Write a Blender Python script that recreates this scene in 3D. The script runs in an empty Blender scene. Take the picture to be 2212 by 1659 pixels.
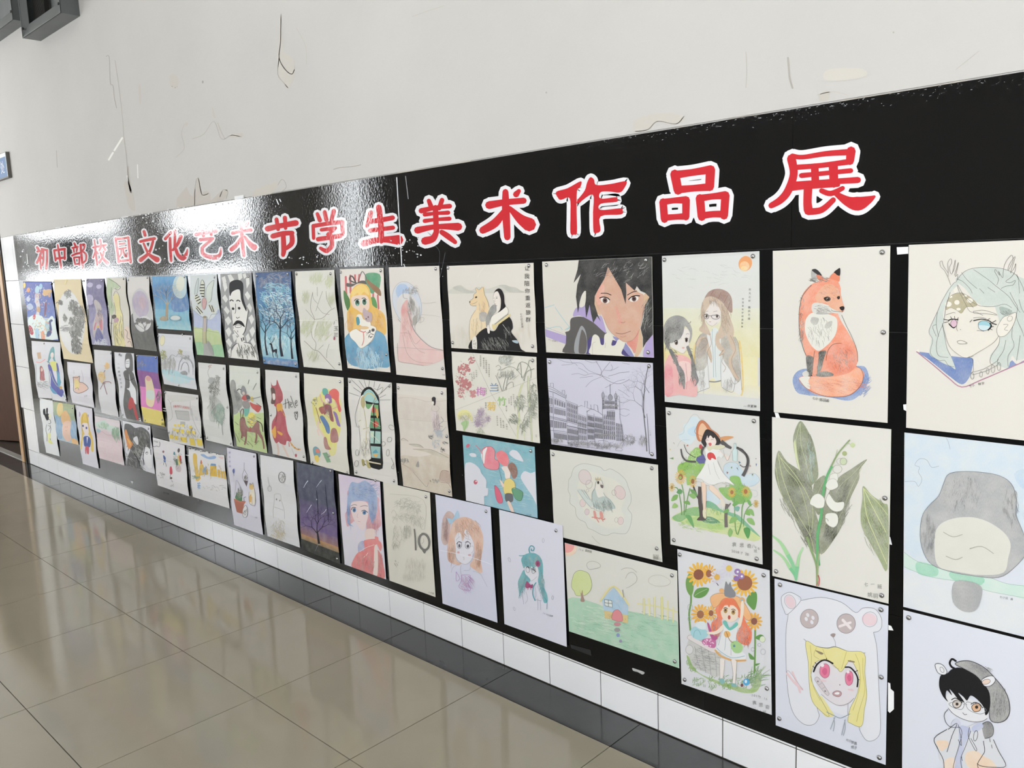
import bpy, bmesh, math, random
import numpy as np
from mathutils import Vector, Matrix
from mathutils.geometry import tessellate_polygon
SC = bpy.context.scene
COL = SC.collection
# ------------------------------------------------------------------ camera
# metres: x runs along the exhibition wall (plane y=0), z up, the corridor is y<0
RC = np.array([[0.72653, 0.68618, -0.03619], [0.07236, -0.12877, -0.98903], [-0.68331, 0.71594, -0.14321]])
RC = np.array([r / np.linalg.norm(r) for r in RC])
CAM = np.array([0.0, -2.17459, 1.5702]); FPX = 1774.92; CX, CY = 1106.0, 829.5
cd = bpy.data.cameras.new('camera'); cam = bpy.data.objects.new('camera', cd); COL.objects.link(cam)
cd.sensor_fit = 'HORIZONTAL'; cd.sensor_width = 36.0; cd.lens = FPX / 2212 * 36.0
cd.clip_start = 0.02; cd.clip_end = 200
M = Matrix(((RC[0][0], -RC[1][0], -RC[2][0], CAM[0]), (RC[0][1], -RC[1][1], -RC[2][1], CAM[1]),
            (RC[0][2], -RC[1][2], -RC[2][2], CAM[2]), (0, 0, 0, 1)))
cam.matrix_world = M
SC.camera = cam
# ------------------------------------------------------------------ daylight
SKY = 23.0
wd = bpy.data.worlds.new('overcast sky'); SC.world = wd; wd.use_nodes = True
bg = wd.node_tree.nodes['Background']; bg.inputs[0].default_value = (0.93, 0.97, 1.0, 1); bg.inputs[1].default_value = SKY
SC.view_settings.view_transform = 'Standard'; SC.view_settings.look = 'None'
SC.view_settings.gamma = 1; SC.view_settings.use_curve_mapping = False
SC.view_settings.exposure = 0.0
SC.cycles.max_bounces = 10; SC.cycles.diffuse_bounces = 6; SC.cycles.glossy_bounces = 4
SC.cycles.sample_clamp_indirect = 6.0
def portal(name, x0, x1, z0, z1, y):
    l = bpy.data.lights.new(name, 'AREA'); l.shape = 'RECTANGLE'; l.size = x1 - x0; l.size_y = z1 - z0
    l.cycles.is_portal = True
    o = bpy.data.objects.new(name, l); COL.objects.link(o)
    o.location = ((x0 + x1) / 2, y, (z0 + z1) / 2); o.rotation_euler = (math.radians(90), 0, 0)
# ------------------------------------------------------------------ helpers
def lin(c):
    c = c / 255.0
    return c / 12.92 if c <= 0.04045 else ((c + 0.055) / 1.055) ** 2.4
def hexc(h):
    if len(h) == 3: h = ''.join(a * 2 for a in h)
    return tuple(lin(int(h[i:i + 2], 16)) for i in (0, 2, 4))
def nd(nt, t, **k):
    n = nt.nodes.new(t)
    for a, b in k.items(): setattr(n, a, b)
    return n
def mat(name, col, rough=0.6, metal=0.0, noise=0.0, nscale=8.0, bump=0.0, bscale=40.0, spec=0.5, col2=None, stretch=None):
    m = bpy.data.materials.new(name); m.use_nodes = True; nt = m.node_tree; b = nt.nodes['Principled BSDF']
    c = hexc(col) if isinstance(col, str) else col
    b.inputs['Base Color'].default_value = (*c, 1); b.inputs['Roughness'].default_value = rough
    b.inputs['Metallic'].default_value = metal; b.inputs['Specular IOR Level'].default_value = spec
    tc = nd(nt, 'ShaderNodeTexCoord'); mp = nd(nt, 'ShaderNodeMapping'); nt.links.new(tc.outputs['Object'], mp.inputs[0])
    if stretch: mp.inputs['Scale'].default_value = stretch
    if noise > 0 or col2:
        n = nd(nt, 'ShaderNodeTexNoise'); n.inputs['Scale'].default_value = nscale; n.inputs['Detail'].default_value = 6
        nt.links.new(mp.outputs[0], n.inputs['Vector'])
        r = nd(nt, 'ShaderNodeValToRGB'); r.color_ramp.elements[0].position = 0.35; r.color_ramp.elements[1].position = 0.65
        c2 = hexc(col2) if col2 else tuple(max(0, x * (1 - noise)) for x in c)
        r.color_ramp.elements[0].color = (*c2, 1); r.color_ramp.elements[1].color = (*c, 1)
        nt.links.new(n.outputs[0], r.inputs[0]); nt.links.new(r.outputs[0], b.inputs['Base Color'])
    if bump > 0:
        n = nd(nt, 'ShaderNodeTexNoise'); n.inputs['Scale'].default_value = bscale; n.inputs['Detail'].default_value = 4
        nt.links.new(mp.outputs[0], n.inputs['Vector'])
        bp = nd(nt, 'ShaderNodeBump'); bp.inputs['Strength'].default_value = bump; bp.inputs['Distance'].default_value = 0.01
        nt.links.new(n.outputs[0], bp.inputs['Height']); nt.links.new(bp.outputs[0], b.inputs['Normal'])
    return m
def link(name, me, m=None, parent=None, loc=None):
    o = bpy.data.objects.new(name, me); COL.objects.link(o)
    if m is not None and me is not None: me.materials.append(m)
    if parent is not None: o.parent = parent
    if loc is not None: o.location = loc
    return o
def tag(o, label=None, cat=None, group=None, kind=None):
    if label: o['label'] = label
    if cat: o['category'] = cat
    if group: o['group'] = group
    if kind: o['kind'] = kind
    return o
def boxes(bl, bevel=0.0):
    """one mesh out of boxes (x0,x1,y0,y1,z0,z1)"""
    bm = bmesh.new()
    for x0, x1, y0, y1, z0, z1 in bl:
        bmesh.ops.create_cube(bm, size=1, matrix=Matrix.Translation(((x0 + x1) / 2, (y0 + y1) / 2, (z0 + z1) / 2)) @ Matrix.Diagonal((x1 - x0, y1 - y0, z1 - z0, 1)))
    if bevel: bmesh.ops.bevel(bm, geom=bm.edges[:], offset=bevel, segments=1, affect='EDGES', profile=0.5)
    me = bpy.data.meshes.new('mesh'); bm.to_mesh(me); bm.free(); return me
def pydata(v, f):
    me = bpy.data.meshes.new('mesh'); me.from_pydata([tuple(p) for p in v], [], f); me.update(); return me
def wall_at(u, v, y=0.0):
    """point of the wall plane (at depth y) that the photo shows at pixel u, v"""
    d = RC.T @ np.array([(u - CX) / FPX, (v - CY) / FPX, 1.0]); t = (y - CAM[1]) / d[1]
    p = CAM + t * d; return float(p[0]), float(p[2])
# ------------------------------------------------------------------ the room
W = 4.0            # corridor width
HC = 4.2           # ceiling height
XL, XR = -24.0, 7.0
BX0, BZ0, BZ1 = -7.64, 0.14, 1.952      # exhibition board
DX1, DX0, DH = -8.0, -9.6, 2.15         # doorway at the left end
plaster = mat('painted plaster', 'cdcac6', 0.75, noise=0.05, nscale=1.3, bump=0.25, bscale=14)
white_tile = mat('white glazed tile', 'f4f4f6', 0.16, noise=0.03, nscale=3)
grout = mat('dark tile grout', '4a463f', 0.9)
floor_tile = mat('polished beige floor tile', 'a49c8b', 0.09, noise=0.09, nscale=2.2, bump=0.02, bscale=3)
band_tile = mat('polished black floor tile', '393a3a', 0.10, noise=0.15, nscale=5)
ceil_m = mat('white ceiling paint', 'eeedea', 0.8, noise=0.03)
frame_m = mat('white window frame', 'dddddd', 0.5)
# exhibition wall: plaster above, tiled below
cuts = []
def wallbox(n, bl, m): return tag(link(n, boxes(bl), m), kind='structure')
wallR = wallbox('wall_right', [(DX1, XR, 0, .25, 0, BZ1 + .005), (DX1, XR, -.004, .25, BZ1 + .005, HC),
                       (DX0, DX1, 0, .25, DH, HC), (XL, DX0, 0, .25, 0, HC)], plaster)
# opposite wall with its windows, the last two unseen and added to light the wall (x0, x1, z0, z1)
WIN = [(-20.8, -16.0, 1.1, 2.95), (-13.7, -11.0, 1.15, 3.3), (-8.9, -8.3, 1.2, 2.9), (-5.0, -0.6, 2.8, 3.3), (1.2, 3.2, .6, 2.4)]
bl = []; x = XL
for a, b, c, d in WIN:
    bl += [(x, a, -W - .25, -W, 0, HC), (a, b, -W - .25, -W, 0, c), (a, b, -W - .25, -W, d, HC)]; x = b
bl += [(x, XR, -W - .25, -W, 0, HC)]
wallbox('wall_left', bl, plaster)
wallbox('wall_back', [(XR, XR + .2, -W - .25, .25, 0, HC)], plaster)
wallbox('wall_front', [(XL - .2, XL, -W - .25, .25, 0, HC)], plaster)
wallbox('ceiling', [(XL - .2, XR + .2, -W - .25, .25, HC, HC + .15)], ceil_m)
pane_m = bpy.data.materials.new('window glass'); pane_m.use_nodes = True; nt = pane_m.node_tree
for n in list(nt.nodes):
    if n.type == 'BSDF_PRINCIPLED': nt.nodes.remove(n)
tr = nd(nt, 'ShaderNodeBsdfTransparent'); gl = nd(nt, 'ShaderNodeBsdfGlossy'); gl.inputs['Roughness'].default_value = 0.02
mx = nd(nt, 'ShaderNodeMixShader'); mx.inputs[0].default_value = 0.06
nt.links.new(tr.outputs[0], mx.inputs[1]); nt.links.new(gl.outputs[0], mx.inputs[2])
nt.links.new(mx.outputs[0], [n for n in nt.nodes if n.type == 'OUTPUT_MATERIAL'][0].inputs[0])
panel_m = mat('grey reflection panel', '4a4f52', 0.8)  # grey panels added to shape the dark areas of the window reflections
for i, (a, b, c, d) in enumerate(WIN):
    y0, y1 = -W - .16, -W - .09
    t = .05; nsh = max(1, round((b - a) / 1.35)); w = (b - a) / nsh
    fr = [(a, b, y0, y1, c, c + t), (a, b, y0, y1, d - t, d)]
    for k in range(nsh + 1): fr.append((min(max(a + k * w - t / 2, a), b - t), min(max(a + k * w - t / 2, a), b - t) + t, y0, y1, c, d))
    wn = tag(link('window_%d' % (i + 1), boxes(fr), frame_m), kind='structure')
    for k in range(nsh):
        link('pane', boxes([(a + k * w + .03, a + (k + 1) * w - .03, -W - .13, -W - .125, c + t, d - t)]), pane_m, wn)
    portal('window_portal', a, b, c, d, -W - .3)
    if i == 0: link('reflection_panel', boxes([(a + .5, b - .5, -W - .085, -W - .06, 1.78, 2.52)]), panel_m, wn)
    if i == 1:
        link('reflection_panel', boxes([(a + .12, a + 1.12, -W - .085, -W - .06, 1.72, 2.3)]), panel_m, wn)
        link('reflection_panel', boxes([(a + 1.32, b - .35, -W - .085, -W - .06, 1.72, 2.3)]), panel_m, wn)
# floor slab, then its tiles one by one
fl = wallbox('floor', [(XL - .2, XR + .2, -W - .25, .9, -.12, -.008)], grout)
T, X0 = 0.6, -5.7192
YB = -0.1815
random.seed(3)
tile_me = boxes([(0.0016, T - .0016, 0.0016, T - .0016, -.008, 0)]); tile_me.materials.append(floor_tile)
band_me = boxes([(0.0016, T - .0016, 0.0016, -YB - .009, -.008, 0)]); band_me.materials.append(band_tile)
k0, k1 = -14, 16
for k in range(k0, k1):
    x = X0 + k * T
    link('tile', band_me, None, fl, (x, YB, 0))
    for j in range(7):
        if x > -12.8 and j < 7 and (YB - (j + 1) * T) > -W - .35:
            link('tile', tile_me, None, fl, (x, YB - (j + 1) * T, random.uniform(-.0003, .0003)))
far = []
x = X0 + k0 * T - T
while x > XL:
    for j in range(6): far.append((x + .001, x + T - .001, YB - (j + 1) * T + .001, YB - j * T - .001, -.008, 0))
    x -= T
fo = link('far_tiles', boxes(far), floor_tile, fl); fo['kind'] = 'stuff'
# wall tiles: two rows under the board and the two columns left of it
TW, TX0, TZ = 0.24038, -6.9780, [0, .130, .4955, .861, 1.2262, 1.5918, 1.957]
def wtile(x0, x1, z0, z1):
    g = .0018
    link('tile', boxes([(x0 + g, x1 - g, -.006, 0, z0 + g, z1 - g)], .0012), white_tile, wallR)
gr = link('grout_bed', boxes([(DX1, XR, -.003, 0, 0, .5), (DX1, BX0 + .15, -.003, 0, .5, 1.957)]), grout, wallR)
for k in range(-4, 34):
    x0 = TX0 + k * TW - .0; x1 = x0 + TW; x0 = max(x0, DX1 + .002)
    if x1 - x0 < .02: continue
    wtile(x0, x1, 0.002, TZ[1])
    wtile(x0, x1, TZ[1], TZ[2])
for k in (-5, -4, -3):
    x0 = max(TX0 + k * TW, DX1 + .002); x1 = TX0 + (k + 1) * TW
    if x1 - x0 < .02: continue
    for j in range(2, 6): wtile(x0, x1, TZ[j], TZ[j + 1])
# doorway: wooden casing, reveal, dark floor inside, half open brown door
wood_l = mat('light varnished wood', 'c39a6e', 0.45, noise=0.15, nscale=12, stretch=(8, 8, 1))
wood_d = mat('dark brown door leaf', '4a2a10', 0.7, noise=0.2, nscale=9, stretch=(6, 6, 1))
edge_d = mat('dark door edge', '2c2320', 0.6)
dr = bpy.data.objects.new('door_1', None); COL.objects.link(dr); dr.location = (DX0, 0, 0); tag(dr, kind='structure')
link('casing', boxes([(1.49, 1.568, -.022, .02, 0, DH + .03), (0, .08, -.022, .02, 0, DH + .03), (0.08, 1.49, -.022, .02, DH - .05, DH + .03)], .003), wood_l, dr)
link('casing_edge', boxes([(1.57, 1.596, -.014, .02, 0, DH + .055), (0, 1.57, -.014, .02, DH + .032, DH + .055)]), edge_d, dr)
link('reveal', boxes([(1.47, 1.49, .02, .25, 0, DH), (0.08, .1, .02, .25, 0, DH)]), edge_d, dr)
ang = math.atan2(.123, .295)
lf = link('door_leaf', boxes([(0, 1.5, -.02, .02, .01, DH - .06)], .003), wood_d, dr, (.1, .0, 0)); lf.rotation_euler = (0, 0, ang)
lf.location = (-.05, -.085 + .13, 0)
hd = link('door_handle', boxes([(1.3, 1.42, -.07, -.055, 1.0, 1.02), (1.3, 1.315, -.07, -.02, 1.0, 1.02)], .003), mat('door handle steel', '8a8a8a', 0.3, 1), dr)
hd.parent = lf
link('threshold', boxes([(.05, 1.57, -.012, .05, -.006, .006)], .002), mat('grey stone threshold', '9b9892', 0.4, noise=.1), dr)
dark_m = mat('dark room beyond', '2b2018', 0.8)
rb = wallbox('wall_beyond', [(DX0 - .6, DX1 + .6, 1.6, 1.7, 0, 2.6), (DX0 - .7, DX0 - .6, .25, 1.7, 0, 2.6), (DX1 + .5, DX1 + .6, .25, 1.7, 0, 2.6), (DX0 - .7, DX1 + .6, .25, 1.7, 2.6, 2.7)], dark_m)
link('dark_floor', boxes([(DX0 - .6, DX1 + .5, .04, 1.6, -.01, -.001)]), mat('dark stone floor', '3a332c', .3, noise=.3, nscale=20), rb)
# ------------------------------------------------------------------ exhibition board: glossy black film in sheets
def film(name, rough, bump, bscale, col='08090a'):
    m = mat(name, col, rough, spec=0.5); nt = m.node_tree; b = nt.nodes['Principled BSDF']
    tc = nd(nt, 'ShaderNodeTexCoord')
    n = nd(nt, 'ShaderNodeTexNoise'); n.inputs['Scale'].default_value = bscale; n.inputs['Detail'].default_value = 3
    n2 = nd(nt, 'ShaderNodeTexNoise'); n2.inputs['Scale'].default_value = 5; n2.inputs['Detail'].default_value = 2
    nt.links.new(tc.outputs['Object'], n.inputs['Vector']); nt.links.new(tc.outputs['Object'], n2.inputs['Vector'])
    mm = nd(nt, 'ShaderNodeMath', operation='MULTIPLY_ADD'); mm.inputs[1].default_value = 1.4
    nt.links.new(n2.outputs[0], mm.inputs[0]); nt.links.new(n.outputs[0], mm.inputs[2])
    bp = nd(nt, 'ShaderNodeBump'); bp.inputs['Strength'].default_value = bump; bp.inputs['Distance'].default_value = 0.004
    nt.links.new(mm.outputs[0], bp.inputs['Height']); nt.links.new(bp.outputs[0], b.inputs['Normal'])
    return m
film_g = film('glossy black film', 0.035, 0.085, 90)
film_s = film('satin black film', 0.16, 0.06, 60); film_s.node_tree.nodes['Principled BSDF'].inputs['Specular IOR Level'].default_value = .3
board = bpy.data.objects.new('exhibition_board', None); COL.objects.link(board); board.location = (BX0, -.006, BZ0)
tag(board, 'long glossy black exhibition board along the wall with red title lettering', 'board')
XB1 = 0.35
ZS = 1.588
seams = [BX0, wall_at(214, 540)[0], wall_at(291, 520)[0], wall_at(364, 500)[0], wall_at(866, 470)[0], -1.0, XB1]
for a, b in zip(seams, seams[1:]):
    link('sheet', boxes([(a - BX0 + .0004, b - BX0 - .0004, -.003, 0, ZS - BZ0 + .0004, BZ1 - BZ0)], 0), film_g, board)
s2 = [BX0, -6.15, -4.85, -3.62, -2.48, -1.27, XB1]; zz = [BZ0, .62, 1.05, 1.367, ZS]
for a, b in zip(s2, s2[1:]):
    for c, d in zip(zz, zz[1:]):
        link('sheet', boxes([(a - BX0 + .0004, b - BX0 - .0004, -.003, 0, c - BZ0 + .0004, d - BZ0 - .0004)], 0), film_s, board)
# ------------------------------------------------------------------ flat artwork: outlines and strokes laid on paper as thin inked shapes
ink = bpy.data.materials.new('pencil and watercolour'); ink.use_nodes = True
nt = ink.node_tree; b = nt.nodes['Principled BSDF']; b.inputs['Roughness'].default_value = 0.7; b.inputs['Specular IOR Level'].default_value = 0.25
at = nd(nt, 'ShaderNodeAttribute', attribute_name='Ink'); tc = nd(nt, 'ShaderNodeTexCoord')
mp = nd(nt, 'ShaderNodeMapping'); mp.inputs['Rotation'].default_value = (0, 0.6, 0); mp.inputs['Scale'].default_value = (900, 1, 170)
n1 = nd(nt, 'ShaderNodeTexNoise'); n1.inputs['Scale'].default_value = 1.0; n1.inputs['Detail'].default_value = 2
n2 = nd(nt, 'ShaderNodeTexNoise'); n2.inputs['Scale'].default_value = 26; n2.inputs['Detail'].default_value = 5
nt.links.new(tc.outputs['Object'], mp.inputs[0]); nt.links.new(mp.outputs[0], n1.inputs['Vector']); nt.links.new(tc.outputs['Object'], n2.inputs['Vector'])
add = nd(nt, 'ShaderNodeMath', operation='ADD'); nt.links.new(n1.outputs[0], add.inputs[0]); nt.links.new(n2.outputs[0], add.inputs[1])
rng = nd(nt, 'ShaderNodeMapRange'); rng.inputs['From Min'].default_value = 0.75; rng.inputs['From Max'].default_value = 1.3
rng.inputs['To Min'].default_value = 0; rng.inputs['To Max'].default_value = 1
nt.links.new(add.outputs[0], rng.inputs['Value'])
ml = nd(nt, 'ShaderNodeMath', operation='MULTIPLY'); nt.links.new(rng.outputs[0], ml.inputs[0]); nt.links.new(at.outputs['Alpha'], ml.inputs[1])
mixc = nd(nt, 'ShaderNodeMix', data_type='RGBA'); mixc.inputs[7].default_value = (*hexc('e8e6dc'), 1)
nt.links.new(ml.outputs[0], mixc.inputs[0]); nt.links.new(at.outputs['Color'], mixc.inputs[6]); nt.links.new(mixc.outputs[2], b.inputs['Base Color'])
vinyl = film('red and white vinyl', 0.06, 0.07, 90, 'ffffff'); nt = vinyl.node_tree
at = nd(nt, 'ShaderNodeAttribute', attribute_name='Ink'); nt.links.new(at.outputs['Color'], nt.nodes['Principled BSDF'].inputs['Base Color'])

def catmull(P, closed, n=5):
    P = [np.array(p, float) for p in P]
    if len(P) < 3: return P
    out = []; m = len(P); rngk = range(m) if closed else range(m - 1)
    for i in rngk:
        if closed: a, b_, c, d = P[(i - 1) % m], P[i], P[(i + 1) % m], P[(i + 2) % m]
        else: a, b_, c, d = P[max(i - 1, 0)], P[i], P[i + 1], P[min(i + 2, m - 1)]
        for k in range(n):
            t = k / n
            out.append(0.5 * (2 * b_ + (c - a) * t + (2 * a - 5 * b_ + 4 * c - d) * t * t + (3 * b_ - a - 3 * c + d) * t ** 3))
    if not closed: out.append(P[-1])
    return out
class Ink:
    """collects shapes in picture pixels; every shape lies a hair above the one before"""
    def __init__(s): s.v = []; s.c = []; s.f = []; s.k = 0; s.T = (0, 0, 1.0)
    def pt(s, x, y): return (s.T[0] + x * s.T[2], s.T[1] + y * s.T[2])
    def poly(s, P, c):
        if len(P) < 3: return
        tri = tessellate_polygon([[Vector((p[0], p[1], 0)) for p in P]]); o = len(s.v)
        for p in P: s.v.append((p[0], p[1], s.k)); s.c.append(c)
        s.f += [(o + a, o + b_, o + d) for a, b_, d in tri]; s.k += 1
    def stroke(s, P, ws, c, cap=True):
        P = [np.array(p, float) for p in P]; Q = [P[0]]; Wd = [ws[0]]
        for p, w in zip(P[1:], ws[1:]):
            if np.linalg.norm(p - Q[-1]) > 1e-6: Q.append(p); Wd.append(w)
        if len(Q) < 2: return
        o = len(s.v); n = len(Q)
        for i in range(n):
            d = Q[min(i + 1, n - 1)] - Q[max(i - 1, 0)]; L = np.linalg.norm(d); d = d / L if L > 1e-9 else np.array([1., 0])
            q = np.array([-d[1], d[0]]) * Wd[i] / 2
            for e in (Q[i] + q, Q[i] - q): s.v.append((e[0], e[1], s.k)); s.c.append(c)
            if i: a = o + 2 * i; s.f.append((a - 2, a - 1, a + 1, a))
        s.k += 1
        if cap:
            for e, w in ((Q[0], Wd[0]), (Q[-1], Wd[-1])): s.disc(e[0], e[1], w / 2, w / 2, c, 8)
    def disc(s, x, y, rx, ry, c, n=20, rot=0):
        cs, sn = math.cos(rot), math.sin(rot); o = len(s.v)
        for i in range(n):
            a = 2 * math.pi * i / n; X, Y = rx * math.cos(a), ry * math.sin(a)
            s.v.append((x + X * cs - Y * sn, y + X * sn + Y * cs, s.k)); s.c.append(c)
        s.f.append(tuple(range(o, o + n))); s.k += 1
def col4(t):
    g = 0.0
    if ':' in t: t, gg = t.split(':'); g = int(gg) / 9.0
    return (*hexc(t), g)
_glyph = {}
def glyph(ch):
    if ch not in _glyph:
        cu = bpy.data.curves.new('t', 'FONT'); cu.body = ch; cu.resolution_u = 3
        o = bpy.data.objects.new('t', cu); COL.objects.link(o); bpy.context.view_layer.update()
        me = o.to_mesh(); me.calc_loop_triangles()
        V = [(v.co.x, v.co.y) for v in me.vertices]; F = [tuple(t.vertices) for t in me.loop_triangles]
        adv = 0.6 if ord(ch) < 256 else 1.0
        o.to_mesh_clear(); bpy.data.objects.remove(o); bpy.data.curves.remove(cu); _glyph[ch] = (V, F, adv)
    return _glyph[ch]
def run_ops(lines, start=None):
    """one line per shape; returns {child name: Ink}"""
    groups = {}; cur = Ink(); groups['picture'] = cur; kk = 0
    mac = {}
    for ln in lines:
        tk = ln.replace(';', '').split()
        if not tk: continue
        op, a = tk[0], tk[1:]
        if op == '@': cur.T = (float(a[0]), float(a[1]), float(a[2])); continue
        if op == 'N':
            T_, k_ = cur.T, cur.k; nm = a[0]
            if nm not in groups: groups[nm] = Ink()
            cur = groups[nm]; cur.T = T_; cur.k = max(k_, cur.k); continue
        if op == 'x':     # x color size x y dx dy text : handwriting or print, dx dy = step between letters
            c = col4(a[0]); S, x, y, dx, dy = map(float, a[1:6]); sc = cur.T[2]
            for ch in ' '.join(a[6:]):
                if ch != ' ':
                    V, F, adv = glyph(ch); o = len(cur.v); X, Y = cur.pt(x, y)
                    for vx, vy in V: cur.v.append((X + vx * S * sc, Y - vy * S * sc, cur.k)); cur.c.append(c)
                    cur.f += [(o + p, o + q, o + r) for p, q, r in F]
                x += dx; y += dy
            cur.k += 1; continue
        c = col4(a[0]) if op != 'g' else None
        if op in 'pq':
            P = [cur.pt(float(a[i]), float(a[i + 1])) for i in range(1, len(a) - 1, 2)]
            cur.poly(catmull(P, True, 4) if op == 'p' else P, c)
        elif op in 'slc':   # smooth stroke / straight stroke / closed smooth stroke
            w = float(a[1]) * cur.T[2]
            P = [cur.pt(float(a[i]), float(a[i + 1])) for i in range(2, len(a) - 1, 2)]
            if op == 's': P = catmull(P, False, 4)
            if op == 'c': P = catmull(P, True, 4); P.append(P[0])
            cur.stroke(P, [w] * len(P), c, cap=w > 2.5)
        elif op == 't':
            w0, w1 = float(a[1]) * cur.T[2], float(a[2]) * cur.T[2]
            P = catmull([cur.pt(float(a[i]), float(a[i + 1])) for i in range(3, len(a) - 1, 2)], False, 4); n = len(P)
            cur.stroke(P, [w0 + (w1 - w0) * i / (n - 1) for i in range(n)], c, cap=False)
        elif op == 'v':
            Q = catmull([(*cur.pt(float(a[i + 1]), float(a[i + 2])), float(a[i]) * cur.T[2]) for i in range(1, len(a) - 2, 3)], False, 5)
            cur.stroke([q[:2] for q in Q], [q[2] for q in Q], c)
        elif op in 'eo':
            off = 1 if op == 'o' else 0
            v = list(map(float, a[1 + off:])); X, Y = cur.pt(v[0], v[1]); rx, ry = v[2] * cur.T[2], v[3] * cur.T[2]
            rot = math.radians(v[4]) if len(v) > 4 else 0
            if op == 'e': cur.disc(X, Y, rx, ry, c, 24, rot)
            else:
                w = float(a[1]) * cur.T[2]; cs, sn = math.cos(rot), math.sin(rot); P = []
                for i in range(25):
                    t = 2 * math.pi * i / 24; p, q = rx * math.cos(t), ry * math.sin(t); P.append((X + p * cs - q * sn, Y + p * sn + q * cs))
                cur.stroke(P, [w] * 25, c, cap=False)
        elif op == 'b':   # scatter of short strokes: color seed n cx cy rx ry len w angle jitter
            v = list(map(float, a[1:])); rd = random.Random(int(v[0])); c0 = c if ':' in a[0] else (*c[:3], .55)
            for _ in range(int(v[1])):
                r = math.sqrt(rd.random()); t = rd.random() * 6.283
                x, y = v[2] + v[4] * r * math.cos(t), v[3] + v[5] * r * math.sin(t)
                an = math.radians(v[8] + rd.uniform(-v[9], v[9])); L = v[6] * rd.uniform(.6, 1.2)
                x1, y1 = x + L * math.cos(an), y + L * math.sin(an); bx = rd.uniform(-.15, .15) * L
                P = [cur.pt(x, y), cur.pt((x + x1) / 2 - bx * math.sin(an), (y + y1) / 2 + bx * math.cos(an)), cur.pt(x1, y1)]
                w = v[7] * cur.T[2]; cur.stroke(P, [w, w, w * .4], c0, cap=False)
        elif op == 'm':   # many blots: color seed n cx cy rx ry r0 r1
            v = list(map(float, a[1:])); rd = random.Random(int(v[0]))
            for _ in range(int(v[1])):
                r = math.sqrt(rd.random()); t = rd.random() * 6.283; q = rd.uniform(v[6], v[7]) * cur.T[2]
                X, Y = cur.pt(v[2] + v[4] * r * math.cos(t), v[3] + v[5] * r * math.sin(t))
                cur.disc(X, Y, q, q * rd.uniform(.6, 1.2), c, 8, rd.random() * 3)
        elif op == 'B':   # bare tree: color seed x y angle length width depth spread
            v = list(map(float, a[1:])); rd = random.Random(int(v[0]))
            def br(x, y, an, L, w, dp, sp):
                x1, y1 = x + L * math.cos(an), y + L * math.sin(an)
                cur.stroke([cur.pt(x, y), cur.pt((x + x1) / 2 + rd.uniform(-.06, .06) * L, (y + y1) / 2), cur.pt(x1, y1)],
                           [w * cur.T[2], w * .8 * cur.T[2], w * .6 * cur.T[2]], c, cap=False)
                if dp > 0:
                    for q in (-1, 1) if dp > 1 or rd.random() < .8 else (rd.choice((-1, 1)),):
                        br(x1, y1, an + q * sp * rd.uniform(.5, 1.2), L * rd.uniform(.62, .85), w * .6, dp - 1, sp)
            br(v[1], v[2], math.radians(v[3]), v[4], v[5], int(v[6]), math.radians(v[7]))
        elif op == 'W':   # windows in a receding facade: color w fill nx ny x0 y0 x1 y1 x2 y2 x3 y3 (tl tr br bl)
            w = float(a[1]); cf = col4(a[2]); nx, ny = int(a[3]), int(a[4]); q = list(map(float, a[5:13]))
            def bl(s, t_): return cur.pt(*[(q[i] * (1 - s) + q[2 + i] * s) * (1 - t_) + (q[6 + i] * (1 - s) + q[4 + i] * s) * t_ for i in (0, 1)])
            for j in range(ny):
                for i in range(nx):
                    R_ = [bl((i + u) / nx, (j + v_) / ny) for u, v_ in ((.25, .15), (.75, .15), (.75, .85), (.25, .85))]
                    cur.poly(R_, cf); cur.stroke(R_ + [R_[0]], [w * cur.T[2]] * 5, c, cap=False)
                cur.stroke([bl(0, j / ny), bl(1, j / ny)], [w * cur.T[2]] * 2, c, cap=False)
        elif op == 'F':   # flower: petals col, centre col, x y r n petal_w [ry/rx]
            c2 = col4(a[1]); x, y, r, n, pw = map(float, a[2:7]); asp = float(a[7]) if len(a) > 7 else 1.25
            for i in range(int(n)):
                t = 2 * math.pi * i / n; X, Y = cur.pt(x + .68 * r * math.cos(t) , y + .68 * r * asp * math.sin(t))
                cur.disc(X, Y, .36 * r * cur.T[2], pw * cur.T[2], c, 8, math.atan2(math.sin(t) * asp, math.cos(t)))
            X, Y = cur.pt(x, y); cur.disc(X, Y, .38 * r * cur.T[2], .38 * r * asp * cur.T[2], c2, 14)
        elif op == 'g':   # wash over the whole width: color0 color1 t0 t1 [s0 s1]
            c0, c1 = col4(a[0]), col4(a[1]); t0, t1 = float(a[2]), float(a[3]); s0, s1 = (float(a[4]), float(a[5])) if len(a) > 4 else (0, 1)
            n = 12
            o = len(cur.v)
            for i in range(n + 1):
                q = i / n; cc = tuple(p + (r - p) * q for p, r in zip(c0, c1))
                for ss in (s0, s1): cur.v.append(('st', ss, t0 + (t1 - t0) * q, cur.k)); cur.c.append(cc)
                if i: e = o + 2 * i; cur.f.append((e - 2, e - 1, e + 1, e))
            cur.k += 1
    out = {}
    for n, g in groups.items():
        if not g.f: continue
        if n in AUTO and all(v[0] != 'st' for v in g.v): out.update(split_ink(AUTO[n], g))
        else: out[n] = g
    return out
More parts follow.
